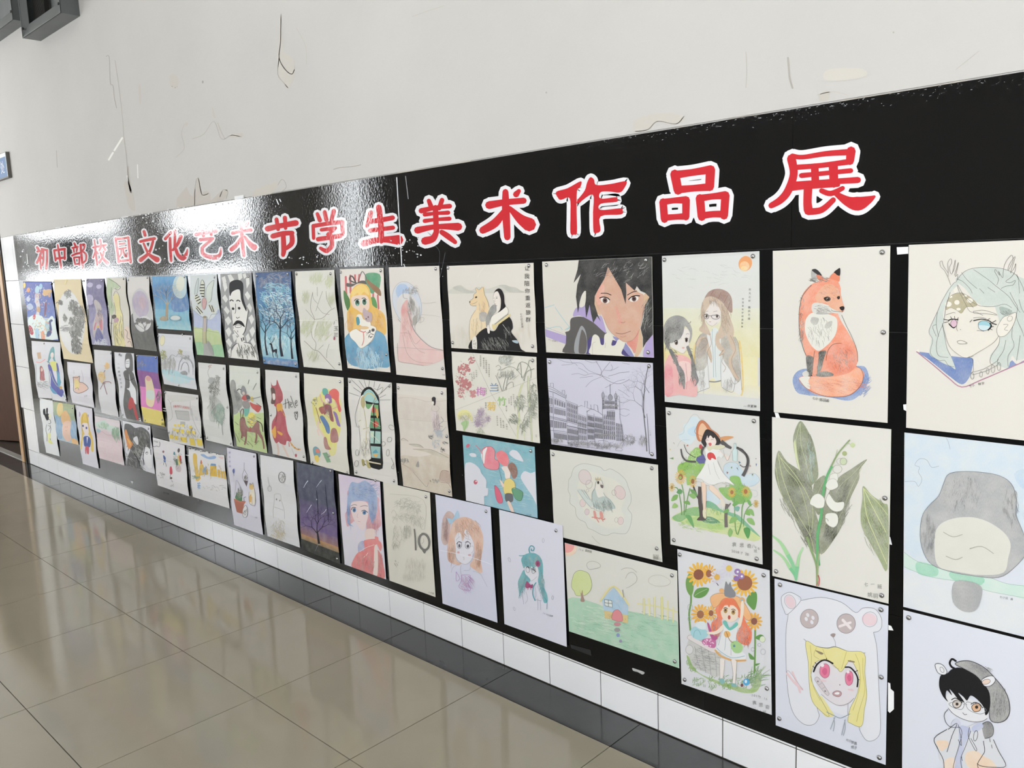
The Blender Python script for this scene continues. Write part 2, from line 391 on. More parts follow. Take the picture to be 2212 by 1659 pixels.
AUTO = {'clouds': 'cloud', 'bubbles': 'bubble', 'petals': 'petal', 'desks': 'desk', 'flowers': 'flower', 'bells': 'bell_flower', 'butterflies': 'butterfly',
        'birds': 'bird', 'islands': 'island', 'cats': 'cat', 'kite': 'kite', 'stars': 'star', 'figures': 'figure', 'antlers': 'antler', 'blades': 'blade',
        'leaves': 'leaf', 'trees': 'tree', 'sunflowers': 'sunflower', 'signature': 'signature', 'writing': 'writing', 'verses': 'verse', 'hills': 'hill',
        'chrysanthemum': 'chrysanthemum', 'branches': 'branch', 'scribble': 'scribble', 'scene': 'scene', 'witch': 'witch', 'sketch': 'sketch',
        'blossom': 'blossom', 'lamp': 'lamp', 'crags': 'crag', 'strokes': 'stroke', 'background': 'background', 'wash': 'wash', 'lady': 'lady', 'bands': 'band', 'face': 'face', 'bird': 'bird', 'rays': 'ray'}
def split_ink(name, g):
    """far-apart drawn things become parts of their own"""
    ks = {}
    for i, v in enumerate(g.v): ks.setdefault(v[2], []).append(i)
    lay = sorted(ks); bb = []
    for k in lay:
        X = [g.v[i][0] for i in ks[k]]; Y = [g.v[i][1] for i in ks[k]]; bb.append([min(X), min(Y), max(X), max(Y)])
    A0 = min(b[0] for b in bb); A1 = max(b[2] for b in bb); B0 = min(b[1] for b in bb); B1 = max(b[3] for b in bb)
    m = 0.02 * max(A1 - A0, B1 - B0) + .8; cl = []
    for i, b in enumerate(bb):
        cur = [[i], b[:]]; keep = []
        for c in cl:
            q = c[1]
            if q[0] - m < cur[1][2] and cur[1][0] < q[2] + m and q[1] - m < cur[1][3] and cur[1][1] < q[3] + m:
                cur = [cur[0] + c[0], [min(q[0], cur[1][0]), min(q[1], cur[1][1]), max(q[2], cur[1][2]), max(q[3], cur[1][3])]]
            else: keep.append(c)
        cl = keep + [cur]
    res = {}
    for j, c in enumerate(cl):
        n = Ink(); n.k = g.k; mp_ = {}; layers = {lay[i] for i in c[0]}
        for i, v in enumerate(g.v):
            if v[2] in layers: mp_[i] = len(n.v); n.v.append(v); n.c.append(g.c[i])
        n.f = [tuple(mp_[i] for i in f) for f in g.f if f[0] in mp_]
        res[name + '#%d' % j] = n
    return res
def homography(src):
    """pixels of the four paper corners (tl tr br bl) -> unit square"""
    A = []; dst = [(0, 0), (1, 0), (1, 1), (0, 1)]
    for (x, y), (u, v) in zip(src, dst):
        A += [[x, y, 1, 0, 0, 0, -u * x, -u * y], [0, 0, 0, x, y, 1, -v * x, -v * y]]
    h = np.linalg.solve(np.array(A, float), np.array([c for d in dst for c in d], float))
    return np.append(h, 1).reshape(3, 3)
NC = 14
def curl_f(kind, amp):
    """how far the sheet stands off the board at fraction t from its top"""
    def f(t):
        if kind == 0: return 0.0
        i = min(int(t * NC), NC - 1); a, b_ = i / NC, (i + 1) / NC
        def F(q):
            if kind == 1: return amp * (0.6 * math.sin(math.pi * q) ** 2 * (1 - .4 * q) + 0.55 * max(0, q - .55) ** 1.5 * 2)
            if kind == 2: return amp * (0.9 * math.sin(2 * math.pi * min(q, .96)) ** 2)
            return amp * math.sin(math.pi * q) ** 2
        return F(a) + (F(b_) - F(a)) * (t - a) / (b_ - a)
    return f
def finish_ink(g, to3d, H, cutn, origin, name, m, parent, eps, gain=1.0):
    V = []
    for v in g.v:
        if v[0] == 'st': V.append((v[1], v[2], v[3]))
        else:
            q = H @ np.array([v[0], v[1], 1.0]); V.append((min(max(q[0] / q[2], .002), .998), min(max(q[1] / q[2], .002), .998), v[2]))
    me = pydata(V, g.f); at = me.color_attributes.new('Ink', 'FLOAT_COLOR', 'POINT')
    C4 = np.array(g.c, dtype=np.float32); pale = (C4[:, :3].max(axis=1) > .06)[:, None] * .07
    C4[:, :3] = C4[:, :3] * (1 - pale) + np.array(hexc('e2e1dc'), dtype=np.float32) * pale
    at.data.foreach_set('color', np.minimum(C4 * np.array([gain, gain, gain, 1.0], dtype=np.float32), 1.0).ravel())
    if cutn:
        bm = bmesh.new(); bm.from_mesh(me)
        for i in range(1, cutn):
            bmesh.ops.bisect_plane(bm, geom=bm.verts[:] + bm.edges[:] + bm.faces[:], plane_co=(0, i / cutn, 0), plane_no=(0, 1, 0))
        bm.to_mesh(me); bm.free()
    n = len(me.vertices); co = np.empty(n * 3, dtype=np.float32); me.vertices.foreach_get('co', co); co = co.reshape(-1, 3)
    out = np.array([to3d(float(a), float(b_), .00025 + eps * float(k)) for a, b_, k in co], dtype=np.float64) - np.array(origin)
    me.vertices.foreach_set('co', out.astype(np.float32).ravel()); me.update()
    return link(name, me, m, parent)
# ------------------------------------------------------------------ tacks
steel = mat('tack steel', 'b9b9bb', 0.22, 1.0, noise=.2, nscale=60)
def tack_mesh():
    pr = [(0, -.0062), (.0028, -.0058), (.0050, -.0046), (.0064, -.0027), (.0068, -.0012), (.0068, -.0004), (.0012, -.0002), (.0007, .0045), (0, .005)]
    V = []; F = []; n = 14
    for r, y in pr:
        for i in range(n): a = 2 * math.pi * i / n; V.append((r * math.cos(a), y, r * math.sin(a)))
    for j in range(len(pr) - 1):
        for i in range(n): F.append((j * n + i, j * n + (i + 1) % n, (j + 1) * n + (i + 1) % n, (j + 1) * n + i))
    me = pydata(V, F); me.materials.append(steel)
    me.polygons.foreach_set('use_smooth', [True] * len(me.polygons)); return me
TACK = tack_mesh()
CORN = {'tl': 'upper left corner', 'tr': 'upper right corner', 'bl': 'lower left corner', 'br': 'lower right corner', 'rm': 'right edge',
        'bm': 'bottom edge', 'tm': 'top edge', 'lm': 'left edge', 'tr2': 'top edge near the right'}
def tack_at(p, label):
    o = link('thumbtack', TACK, None, None, p); tag(o, label, 'thumbtack', 'silver thumbtacks holding the drawings')
def paper(head, lines):
    name, corners, curl, level, color, label, short, tacks = [h.strip() for h in head.split('|')]
    c = list(map(float, corners.split())); src = [(c[i], c[i + 1]) for i in range(0, 8, 2)]
    kind, amp = int(curl.split()[0]), float(curl.split()[1]) / 1000 * .8
    y0 = -.0115 - .0022 * float(level)
    P = [wall_at(u, v, y0) for u, v in src]; f = curl_f(kind, amp); H = homography(src)
    # projective map unit square -> wall, so that the drawing keeps its straight lines
    G = np.linalg.inv(homography(P))
    def to3d(s, t, d=0.0):
        q = G @ np.array([s, t, 1.0]); return (q[0] / q[2], y0 - f(t) - d, q[1] / q[2])
    org = to3d(.5, 0)
    ns, ntt = 4, (NC if kind else 1); V = []; F = []
    for side, dd in ((0, 0), (1, -.0004)):
        for j in range(ntt + 1):
            for i in range(ns + 1): V.append(np.array(to3d(i / ns, j / ntt, dd)) - np.array(org))
    n1 = (ns + 1) * (ntt + 1)
    for j in range(ntt):
        for i in range(ns):
            a = j * (ns + 1) + i; F.append((a, a + ns + 1, a + ns + 2, a + 1)); F.append((n1 + a, n1 + a + 1, n1 + a + ns + 2, n1 + a + ns + 1))
    rim = [i for i in range(ns + 1)] + [j * (ns + 1) + ns for j in range(1, ntt + 1)] + [ntt * (ns + 1) + i for i in range(ns - 1, -1, -1)] + [j * (ns + 1) for j in range(ntt - 1, 0, -1)]
    for a, b_ in zip(rim, rim[1:] + rim[:1]): F.append((a, b_, n1 + b_, n1 + a))
    me = pydata(V, F); at = me.color_attributes.new('Ink', 'FLOAT_COLOR', 'POINT')
    cc = col4(color); kp = .925 + .2 * min(1, max(0, (1150 - c[0]) / 700)); cc = (min(.86, cc[0] * kp), min(.86, cc[1] * kp), min(.86, cc[2] * kp * 1.04), cc[3]); at.data.foreach_set('color', np.array([cc] * len(V), dtype=np.float32).ravel())  # sheet and ink colours lifted towards the left, making up for weaker light
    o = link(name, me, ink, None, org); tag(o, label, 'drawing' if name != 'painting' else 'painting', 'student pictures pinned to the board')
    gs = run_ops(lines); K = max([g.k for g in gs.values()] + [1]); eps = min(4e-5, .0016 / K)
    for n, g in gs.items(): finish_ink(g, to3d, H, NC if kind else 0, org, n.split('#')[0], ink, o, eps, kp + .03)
    for tkn in tacks.split():
        if tkn == '-': continue
        if '@' in tkn:
            nm, xy = tkn.split('@'); u, v = map(float, xy.split(',')); q = H @ np.array([u, v, 1.0]); s, t = q[0] / q[2], q[1] / q[2]
        else:
            nm = tkn; s, t = {'tl': (.06, .035), 'tr': (.94, .035), 'bl': (.06, .965), 'br': (.94, .965), 'rm': (.95, .5), 'bm': (.5, .965), 'tm': (.5, .03), 'lm': (.05, .5), 'tr2': (.8, .03)}[tkn]
        p = to3d(s, t, .0006); tack_at(p, 'silver thumbtack at the %s of the %s' % (CORN[nm], short))
# ------------------------------------------------------------------ title lettering, each character a part of the board
TITLE = """
# @ 40 440 .11754 22
v 45 340 800 45 370 845;v 36 345 880 38 430 862;v 45 430 865 45 385 990 48 340 1085;v 36 395 930 34 410 1200;v 30 410 960 30 435 1010;v 36 425 830 40 520 855;v 38 525 850 38 525 1050 42 510 1195;v 34 460 870 34 455 1050 36 440 1130
# @ 40 440 .11754 22
v 36 655 865 38 682 1045;v 42 655 858 45 850 832;v 40 846 830 38 850 1020;v 40 682 1010 44 852 990;v 32 720 755 42 750 950 38 786 1185
# @ 40 440 .11754 22
v 36 1025 725 42 1045 770;v 36 990 812 40 1090 792;v 28 1015 835 26 1022 890;v 30 1078 825 26 1068 880;v 36 985 955 40 1060 920 36 1135 905;v 30 1020 1000 30 1042 1120;v 30 1020 990 30 1125 980;v 30 1120 980 30 1118 1130;v 34 1038 1112 34 1120 1105;v 40 1140 750 42 1160 950 38 1182 1175;v 34 1145 755 34 1212 748 32 1205 830 30 1168 868;v 30 1168 868 36 1240 930 36 1238 1040 36 1185 1088
# @ 40 440 .11754 22
v 38 1372 805 38 1450 785;v 34 1395 670 40 1420 900 34 1447 1140;v 30 1415 870 28 1375 990;v 26 1440 880 30 1462 920;v 38 1503 662 40 1515 745;v 40 1470 785 42 1600 758;v 34 1515 805 34 1485 860;v 32 1560 795 38 1600 850;v 34 1565 880 36 1540 990 46 1485 1080;v 28 1505 900 46 1560 1010 62 1640 1095
# @ 40 440 .11754 22
v 46 1785 635 44 1815 860 46 1842 1075;v 44 1785 645 42 1900 640 46 2018 622;v 44 2018 625 44 2040 850 46 2062 1075;v 44 1840 1055 44 2055 1035;v 32 1855 742 34 1950 728;v 32 1855 832 34 1972 812;v 30 1893 830 30 1885 920 32 1852 980;v 28 1928 815 30 1940 930 34 1985 975 26 1998 905
# @ 280 440 .12658 28
v 48 245 470 54 265 540;v 50 185 645 50 300 618 55 425 595;v 44 400 640 50 335 830 75 190 960;v 36 240 680 50 330 860 95 470 955
# @ 280 440 .12658 28
v 46 705 490 55 610 600;v 46 690 590 50 695 780 44 710 975;v 44 775 460 46 770 770;v 60 875 560 55 820 690 45 740 790;v 55 790 780 64 830 880 84 915 930 50 970 850 20 988 775
# @ 280 440 .12658 28
v 58 1135 525 56 1300 495 62 1470 465;v 50 1242 405 50 1260 550;v 48 1405 395 48 1392 530;v 56 1205 615 58 1410 595;v 52 1400 615 52 1250 740;v 56 1240 750 62 1250 850 68 1350 905 84 1480 915 50 1545 860 18 1556 765
# @ 280 440 .12658 28
v 60 1760 500 50 1900 470 62 2070 450;v 52 1903 335 60 1920 600 52 1950 890;v 44 2022 325 46 1990 380;v 40 1905 580 66 1830 700 76 1740 780;v 36 1960 560 76 2060 690 104 2130 745
# @ 420 380 .22604 24
v 56 700 505 50 830 475 58 970 450;v 40 785 415 38 800 510;v 42 865 400 34 872 500;v 50 750 575 48 850 550 44 935 545;v 44 930 550 48 932 640 38 880 692;v 46 850 570 50 855 700 40 848 755
# @ 420 380 .22604 24
v 34 1175 362 42 1200 425;v 38 1245 345 40 1262 420;v 42 1332 335 36 1310 425;v 34 1135 475 34 1140 595;v 40 1142 478 40 1280 455 44 1412 440;v 40 1412 445 36 1420 560;v 36 1215 515 38 1345 500;v 36 1335 510 34 1275 560;v 40 1300 560 44 1315 660 44 1265 715 30 1205 690;v 44 1182 605 44 1290 590 46 1395 572
# @ 420 380 .22604 26
v 44 1685 350 44 1668 430 34 1648 480;v 48 1690 435 48 1800 418 46 1895 400;v 54 1762 300 56 1780 460 56 1785 620;v 44 1680 522 42 1790 508 42 1898 495;v 64 1620 645 56 1720 618 60 1830 608 96 1950 612
# @ 860 340 .27125 30
v 34 245 345 40 268 405;v 38 350 340 36 328 405;v 44 185 425 34 300 400 38 412 388;v 44 298 400 44 305 600;v 34 212 455 28 300 446 34 400 440;v 34 212 506 28 300 495 34 410 488;v 56 155 580 40 300 552 64 480 552;v 40 310 580 54 280 645 64 215 665;v 40 348 595 46 400 630 34 455 675
# @ 860 340 .27125 30
v 64 725 380 50 850 358 50 1000 345;v 48 855 275 62 858 420 52 870 635;v 34 962 268 50 940 294;v 40 850 420 68 775 520 58 675 580;v 36 890 405 76 975 490 110 1045 535
# @ 860 340 .27125 30
p 1455 190 1450 240 1425 268 1422 430 1425 595 1400 615 1372 600 1372 460 1366 325 1300 338 1275 325 1258 275 1350 245;p 1530 158 1560 175 1580 220 1700 210 1818 190 1795 255 1760 280 1680 272 1612 278 1613 328 1730 317 1747 335 1738 355 1613 370 1613 418 1770 405 1788 420 1775 455 1613 470 1612 580 1580 602 1556 588 1552 440 1550 295 1440 362 1428 342 1485 265 1505 200
# @ 1380 280 .25316 36
v 80 308 380 74 335 520;v 70 315 385 60 460 365 74 615 340;v 80 612 345 76 605 488;v 66 340 512 58 470 500 68 600 490;v 66 208 618 64 220 765;v 56 210 618 50 300 605 66 402 600;v 66 404 600 62 402 745;v 56 222 752 50 310 745 60 400 740;v 72 522 585 70 538 745;v 62 525 585 54 630 570 72 740 560;v 72 740 562 68 728 735;v 60 540 735 56 630 722 62 728 722
# @ 1380 280 .25316 40
v 76 1302 248 68 1322 380 68 1275 520 62 1210 600 50 1130 648;v 44 1310 225 40 1400 235 46 1600 205 56 1800 192;v 78 1812 182 70 1802 268;v 46 1345 322 44 1560 305 50 1790 275;v 44 1388 392 40 1560 375 42 1810 350;v 52 1320 470 46 1560 450 54 1870 430;v 66 1502 320 66 1508 470;v 78 1660 310 74 1665 460;v 46 1310 500 40 1420 490 40 1700 470;v 74 1445 500 72 1440 620 80 1448 690;v 60 1445 700 54 1560 685 46 1660 600;v 44 1560 522 48 1640 545 40 1740 500;v 40 1680 545 84 1780 610 120 1870 632 70 1960 600 24 2010 572
"""
def titles():
    for blk in TITLE.strip().split('# ')[1:]:
        hd_, body = blk.strip().split('\n', 1); a = hd_.split(); ow = float(a[4])
        lines = [s for s in body.strip().split(';')]
        pre = ['@ %s %s %s' % (a[1], a[2], a[3])]; wl = []; rl = []
        for s in lines:
            tk = s.split()
            if tk[0] == 'v':
                w2 = [tk[i] if (i - 1) % 3 else str(float(tk[i]) + 2 * ow) for i in range(1, len(tk))]
                wl.append('v f0eef2 ' + ' '.join(w2)); rl.append('v cf2f38 ' + ' '.join(tk[1:]))
            else:
                wl += ['p f0eef2 ' + ' '.join(tk[1:]), 'c f0eef2 %g ' % (2 * ow) + ' '.join(tk[1:])]; rl.append('p cf2f38 ' + ' '.join(tk[1:]))
        gs = run_ops(pre + wl + rl); g = gs['picture']
        V = []; xs = []
        for x, y, k in g.v:
            X, Z = wall_at(x, y, -.0092); V.append((X, -.00925 - k * 1.2e-5, Z))
        me = pydata([(p[0] - BX0, p[1] + .006, p[2] - BZ0) for p in V], g.f); at_ = me.color_attributes.new('Ink', 'FLOAT_COLOR', 'POINT')
        at_.data.foreach_set('color', np.array(g.c, dtype=np.float32).ravel())
        link('title_character', me, vinyl, board)
titles()
# ------------------------------------------------------------------ metal boxes high on the wall, door sign
tin = mat('grey sheet metal', '6e7273', 0.38, 0.55, noise=.1, nscale=6)
tin_in = mat('dark fan grille', '1d1a16', 0.7)
def wall_hood(name, x0, x1, z0, z1, d, label):
    o = bpy.data.objects.new(name, None); COL.objects.link(o); o.location = (x0, 0, z0); tag(o, label, 'vent', 'metal fan boxes high on the wall')
    w, h = x1 - x0, z1 - z0; t = .006
    link('shell', boxes([(0, w, -d, -.004, 0, t), (0, w, -d, -.004, h - t, h), (0, t, -d, -.004, t, h - t), (w - t, w, -d, -.004, t, h - t)]), tin, o)
    link('back_panel', boxes([(t, w - t, -.02, -.008, t, h - t)]), tin, o)
    # mitred front rim, sloping inwards
    q = .085; O = [(0, 0), (w, 0), (w, h), (0, h)]; I = [(q * .8, q), (w - q * .8, q), (w - q * .8, h - q), (q * .8, h - q)]
    for i in range(4):
        j = (i + 1) % 4
        V = [(O[i][0], -d, O[i][1]), (O[j][0], -d, O[j][1]), (I[j][0], -d + .03, I[j][1]), (I[i][0], -d + .03, I[i][1])]
        V += [(a, b_ + .004, c) for a, b_, c in V]
        g = .002
        link('rim_panel', pydata(V, [(0, 1, 2, 3), (7, 6, 5, 4), (0, 4, 5, 1), (1, 5, 6, 2), (2, 6, 7, 3), (3, 7, 4, 0)]), tin, o)
    link('grille', boxes([(.075 + i * .011, .078 + i * .011, -.055, -.02, q, h - q) for i in range(int((w * .30) / .011))]), tin_in, o)
    link('fan_opening', boxes([(.07, w * .42, -.025, -.021, q * .9, h - q)]), tin_in, o)
    for (sx, sz) in ((.012, q * .62), (w - .03, q * .62)):
        link('rivet', boxes([(sx, sx + .02, -d - .003, -d + .004, sz, sz + .012)]), tin_in, o)
wall_hood('fan_box', -6.52, -5.77, 3.245, 3.95, .12, 'grey sheet-metal fan box with mitred rim, the right one at the top left')
wall_hood('fan_box', -7.75, -6.74, 3.42, 3.98, .10, 'grey sheet-metal fan box cut off by the left picture edge')
sg = bpy.data.objects.new('door_sign', None); COL.objects.link(sg); sg.location = (-8.5, 0, 2.405); tag(sg, 'blue office door sign with white lettering above the doorway', 'sign')
link('sign_box', boxes([(0, 1.0, -.03, -.002, 0, .2)], .002), mat('brushed grey sign edge', '6a6763', .4, .4), sg)
blue = mat('blue sign face', '5f84b4', .3); white_p = mat('white sign print', 'f2f4f8', .4)
link('sign_face', boxes([(0.01, .992, -.0315, -.030, .012, .165)]), blue, sg)
link('white_border', boxes([(0.01, .992, -.0315, -.030, .165, .195), (.986, .994, -.032, -.030, .01, .195)]), white_p, sg)
V_, F_ = [], []
for i, ch in enumerate('教学处'):
    v, f, _a = glyph(ch); o = len(V_)
    V_ += [(.60 + i * .115 + p[0] * .105, -.0322, .05 + p[1] * .105) for p in v]; F_ += [tuple(o + k for k in q) for q in f]
link('lettering', pydata(V_, F_), white_p, sg)
# ------------------------------------------------------------------ peeled paint, scratches and smears of the plaster, and leftovers of tape, chips and a painted seam highlight on the board
def decal(name, lines, y, m, parent=None, label=None, cat=None, group=None, eps=2e-5):
    g = run_ops(lines)['picture']; V = []
    for x, yy, k in g.v:
        X, Z = wall_at(x, yy, y); V.append((X, y - k * eps, Z))
    me = pydata(V, g.f); at_ = me.color_attributes.new('Ink', 'FLOAT_COLOR', 'POINT')
    at_.data.foreach_set('color', np.array(g.c, dtype=np.float32).ravel())
    o = link(name, me, m, parent)
    if label: tag(o, label, cat, group)
    return o
MARKS = """
p cbc4bb 603 70 606 30 610 70 612 110 628 122 636 140 634 170 622 190 612 176 602 160 600 120
s b5aea4 1.5 607 30 606 90 603 125 616 150 630 160 636 150
s a8a197 1.5 603 125 600 160 612 178 622 190
s a39c92 1.3 229 122 236 124 238 178 244 185 247 212 252 234
s b8b1a6 1.2 248 130 252 155 257 190 264 250 268 300 272 330 278 400
s b8b1a6 3 276 360 279 390 283 415
p c9c2b9 366 165 378 160 386 175 380 190 369 186
m 8a857c 2 3 375 188 8 2 1 1.6
e 9a948b 438 177 2 3
l f6f4ee 4 264 298 247 325
l f6f4ee 4 244 330 235 345
s f4f2ee 3 275 380 280 405 283 416
s f4f2ee 2 297 355 298 385
s b4ada3 1.2 415 300 440 290 462 262 478 300 500 292 522 296
s beb7ad 1.3 398 268 392 290 398 320 380 340
s b9b2a8 1.6 1611 112 1613 150 1611 190
s a8a299 4 1702 125 1704 150 1706 170 1712 190
p d0cac1 1790 150 1860 148 1870 165 1810 175 1780 170
s bab3a9 1.3 2065 150 2090 130 2115 110
s c2bbb1 1.4 1765 205 1800 198 1830 205
p cdc6bd 1370 262 1400 248 1450 244 1478 255 1460 268 1420 262 1400 280 1372 284
s a49d92 1.5 1372 284 1400 280 1420 262 1460 268 1478 250
q c6bdb4 381 449 382 429 395 412 403 403 410 420 416 424 424 400 429 381 433 400 435 416 447 412 454 418 455 434 475 415 492 408 488 425 480 434 440 441
p c8c0b7 398 268 403 264 407 268 402 272
p c8c0b7 268 398 276 392 284 410 292 450 286 455 276 440
p c8c0b7 500 290 522 288 524 294 498 297
p c8c0b7 458 230 462 240 466 255 460 250
s b8b1a6 1.5 470 265 478 285 486 300
p c8c0b7 299 188 304 186 305 215 302 226
s a8a197 1.3 122 325 123 350 124 362
p c6bfb5 1770 205 1790 196 1790 215 1772 218
p cdc6bc 545 430 552 410 590 395 600 400 580 425 560 440
s aaa398 1.5 600 400 608 388 615 392 618 405 606 416
s b0a99e 1.3 420 445 422 400 428 385 436 420 450 418
s b0a99e 1.3 475 425 482 410 492 414 488 430
s 9b948a 1.5 720 366 735 362 760 360 780 356
s a29b90 2 1300 306 1340 302 1380 292
s a29b90 2 1560 262 1600 252 1660 246 1700 238
p beb7aa 860 372 900 366 960 358 1010 346 1010 352 950 364 870 379
p bfb8ab 1450 278 1500 270 1600 256 1660 244 1660 249 1600 262 1500 277 1450 284
p bfb8ab 1820 216 1900 204 2000 188 2080 173 2080 178 2000 194 1900 210 1820 222
e aba498 1930 70 2 2
e aba498 1180 200 2 2
s c3bcb2 1.5 890 36 920 25 960 12
s c3bcb2 1.3 640 60 660 100 662 140
"""
def soften(ln):
    tk = ln.split(); c = tk[1]
    if c[0] != 'f': tk[1] = ''.join('%02x' % int(int(c[i:i + 2], 16) * .72 + w * .28) for i, w in ((0, 0xd2), (2, 0xcf), (4, 0xca)))
    return ' '.join(tk)
for q in MARKS.strip().split('\n'): decal('paint_mark', [soften(q)], -.0046, ink, wallR)
scr = [('white torn paper shred left of the antlered elf drawing near its top', ['q f1f1f2 1937 534 1962 533 1962 548 1938 550'], 'tape'),
       ('small torn paper shred left of the antlered elf drawing near its foot', ['q f1f1f2 1951 874 1959 873 1958 888 1952 885'], 'tape'),
       ('white paper scrap between the fox drawing and the lily leaves', ['q f1f1f2 1673 891 1681 892 1686 904 1677 905'], 'tape'),
       ('small white flap sticking out beside the lily leaves drawing', ['q e8e8ea 1917 1160 1923 1160 1927 1177 1917 1175'], 'tape'),
       ('small torn flap right of the bear hood drawing near its top', ['q f1f1f2 1919 1350 1925 1352 1930 1362 1919 1361'], 'tape'),
       ('large torn white paper strip right of the bear hood drawing', ['q f1f1f2 1918 1474 1923 1476 1924 1488 1931 1494 1931 1532 1922 1540 1918 1536'], 'tape'),
       ('crumpled silver tape remnant below the house drawing', ['p b9b9b9 1366 1443 1376 1446 1392 1452 1388 1457 1378 1452 1368 1449'], 'tape'),
       ('grey tape smear below the house drawing at its left', ['q 2c2c2c 1232 1392 1276 1404 1278 1417 1234 1400'], 'tape'),
       ('tiny white paper scrap under the black winged drawing', ['q d8d8da 282 1039 288 1040 286 1046'], 'tape'),
       ('short strip of clear tape right of the colour band drawing', ['q d5d5d8 352 881 359 882 359 884 352 883', 'q d5d5d8 352 886 359 887 359 889 352 888'], 'tape'),
       ('short strip of clear tape between the doodle and castle drawings', ['q d5d5d8 401 982 408 983 408 985 401 984'], 'tape'),
       ('grey tape remnant below the doodle of children', ['q 55565a 352 1063 364 1066 364 1069 352 1066'], 'tape'),
       ('white label scrap at the top edge of the board above the title', ['q f4f4f6 506 424 526 421 527 428 507 432'], 'tape')]
for lb, ls, ct in scr: decal('tape_scrap', ls, -.0098, ink, None, lb, ct, 'leftover paper and tape scraps on the board')

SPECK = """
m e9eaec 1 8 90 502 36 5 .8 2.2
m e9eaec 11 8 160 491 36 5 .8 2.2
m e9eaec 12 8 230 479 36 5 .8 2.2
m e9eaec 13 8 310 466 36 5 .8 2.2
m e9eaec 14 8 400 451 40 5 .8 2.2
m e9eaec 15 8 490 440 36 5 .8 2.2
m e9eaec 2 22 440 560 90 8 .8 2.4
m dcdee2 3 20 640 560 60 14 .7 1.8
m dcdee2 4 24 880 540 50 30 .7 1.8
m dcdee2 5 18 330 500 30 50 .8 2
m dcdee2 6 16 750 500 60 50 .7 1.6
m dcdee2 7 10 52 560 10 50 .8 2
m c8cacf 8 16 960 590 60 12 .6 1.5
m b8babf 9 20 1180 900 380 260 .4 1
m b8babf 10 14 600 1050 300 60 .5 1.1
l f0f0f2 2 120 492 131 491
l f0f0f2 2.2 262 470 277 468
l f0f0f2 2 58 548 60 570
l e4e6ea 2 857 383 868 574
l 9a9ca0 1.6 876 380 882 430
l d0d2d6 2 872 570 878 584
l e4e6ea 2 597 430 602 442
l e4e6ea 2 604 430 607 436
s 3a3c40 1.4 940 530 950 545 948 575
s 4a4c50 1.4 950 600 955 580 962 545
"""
sp = decal('film_chips_and_glint', SPECK.strip().split('\n'), -.0096, ink, None, eps=1e-6); sp.parent = board; sp.matrix_parent_inverse = board.matrix_basis.inverted(); sp['kind'] = 'stuff'  # pale chips of the film, plus a highlight painted along one seam
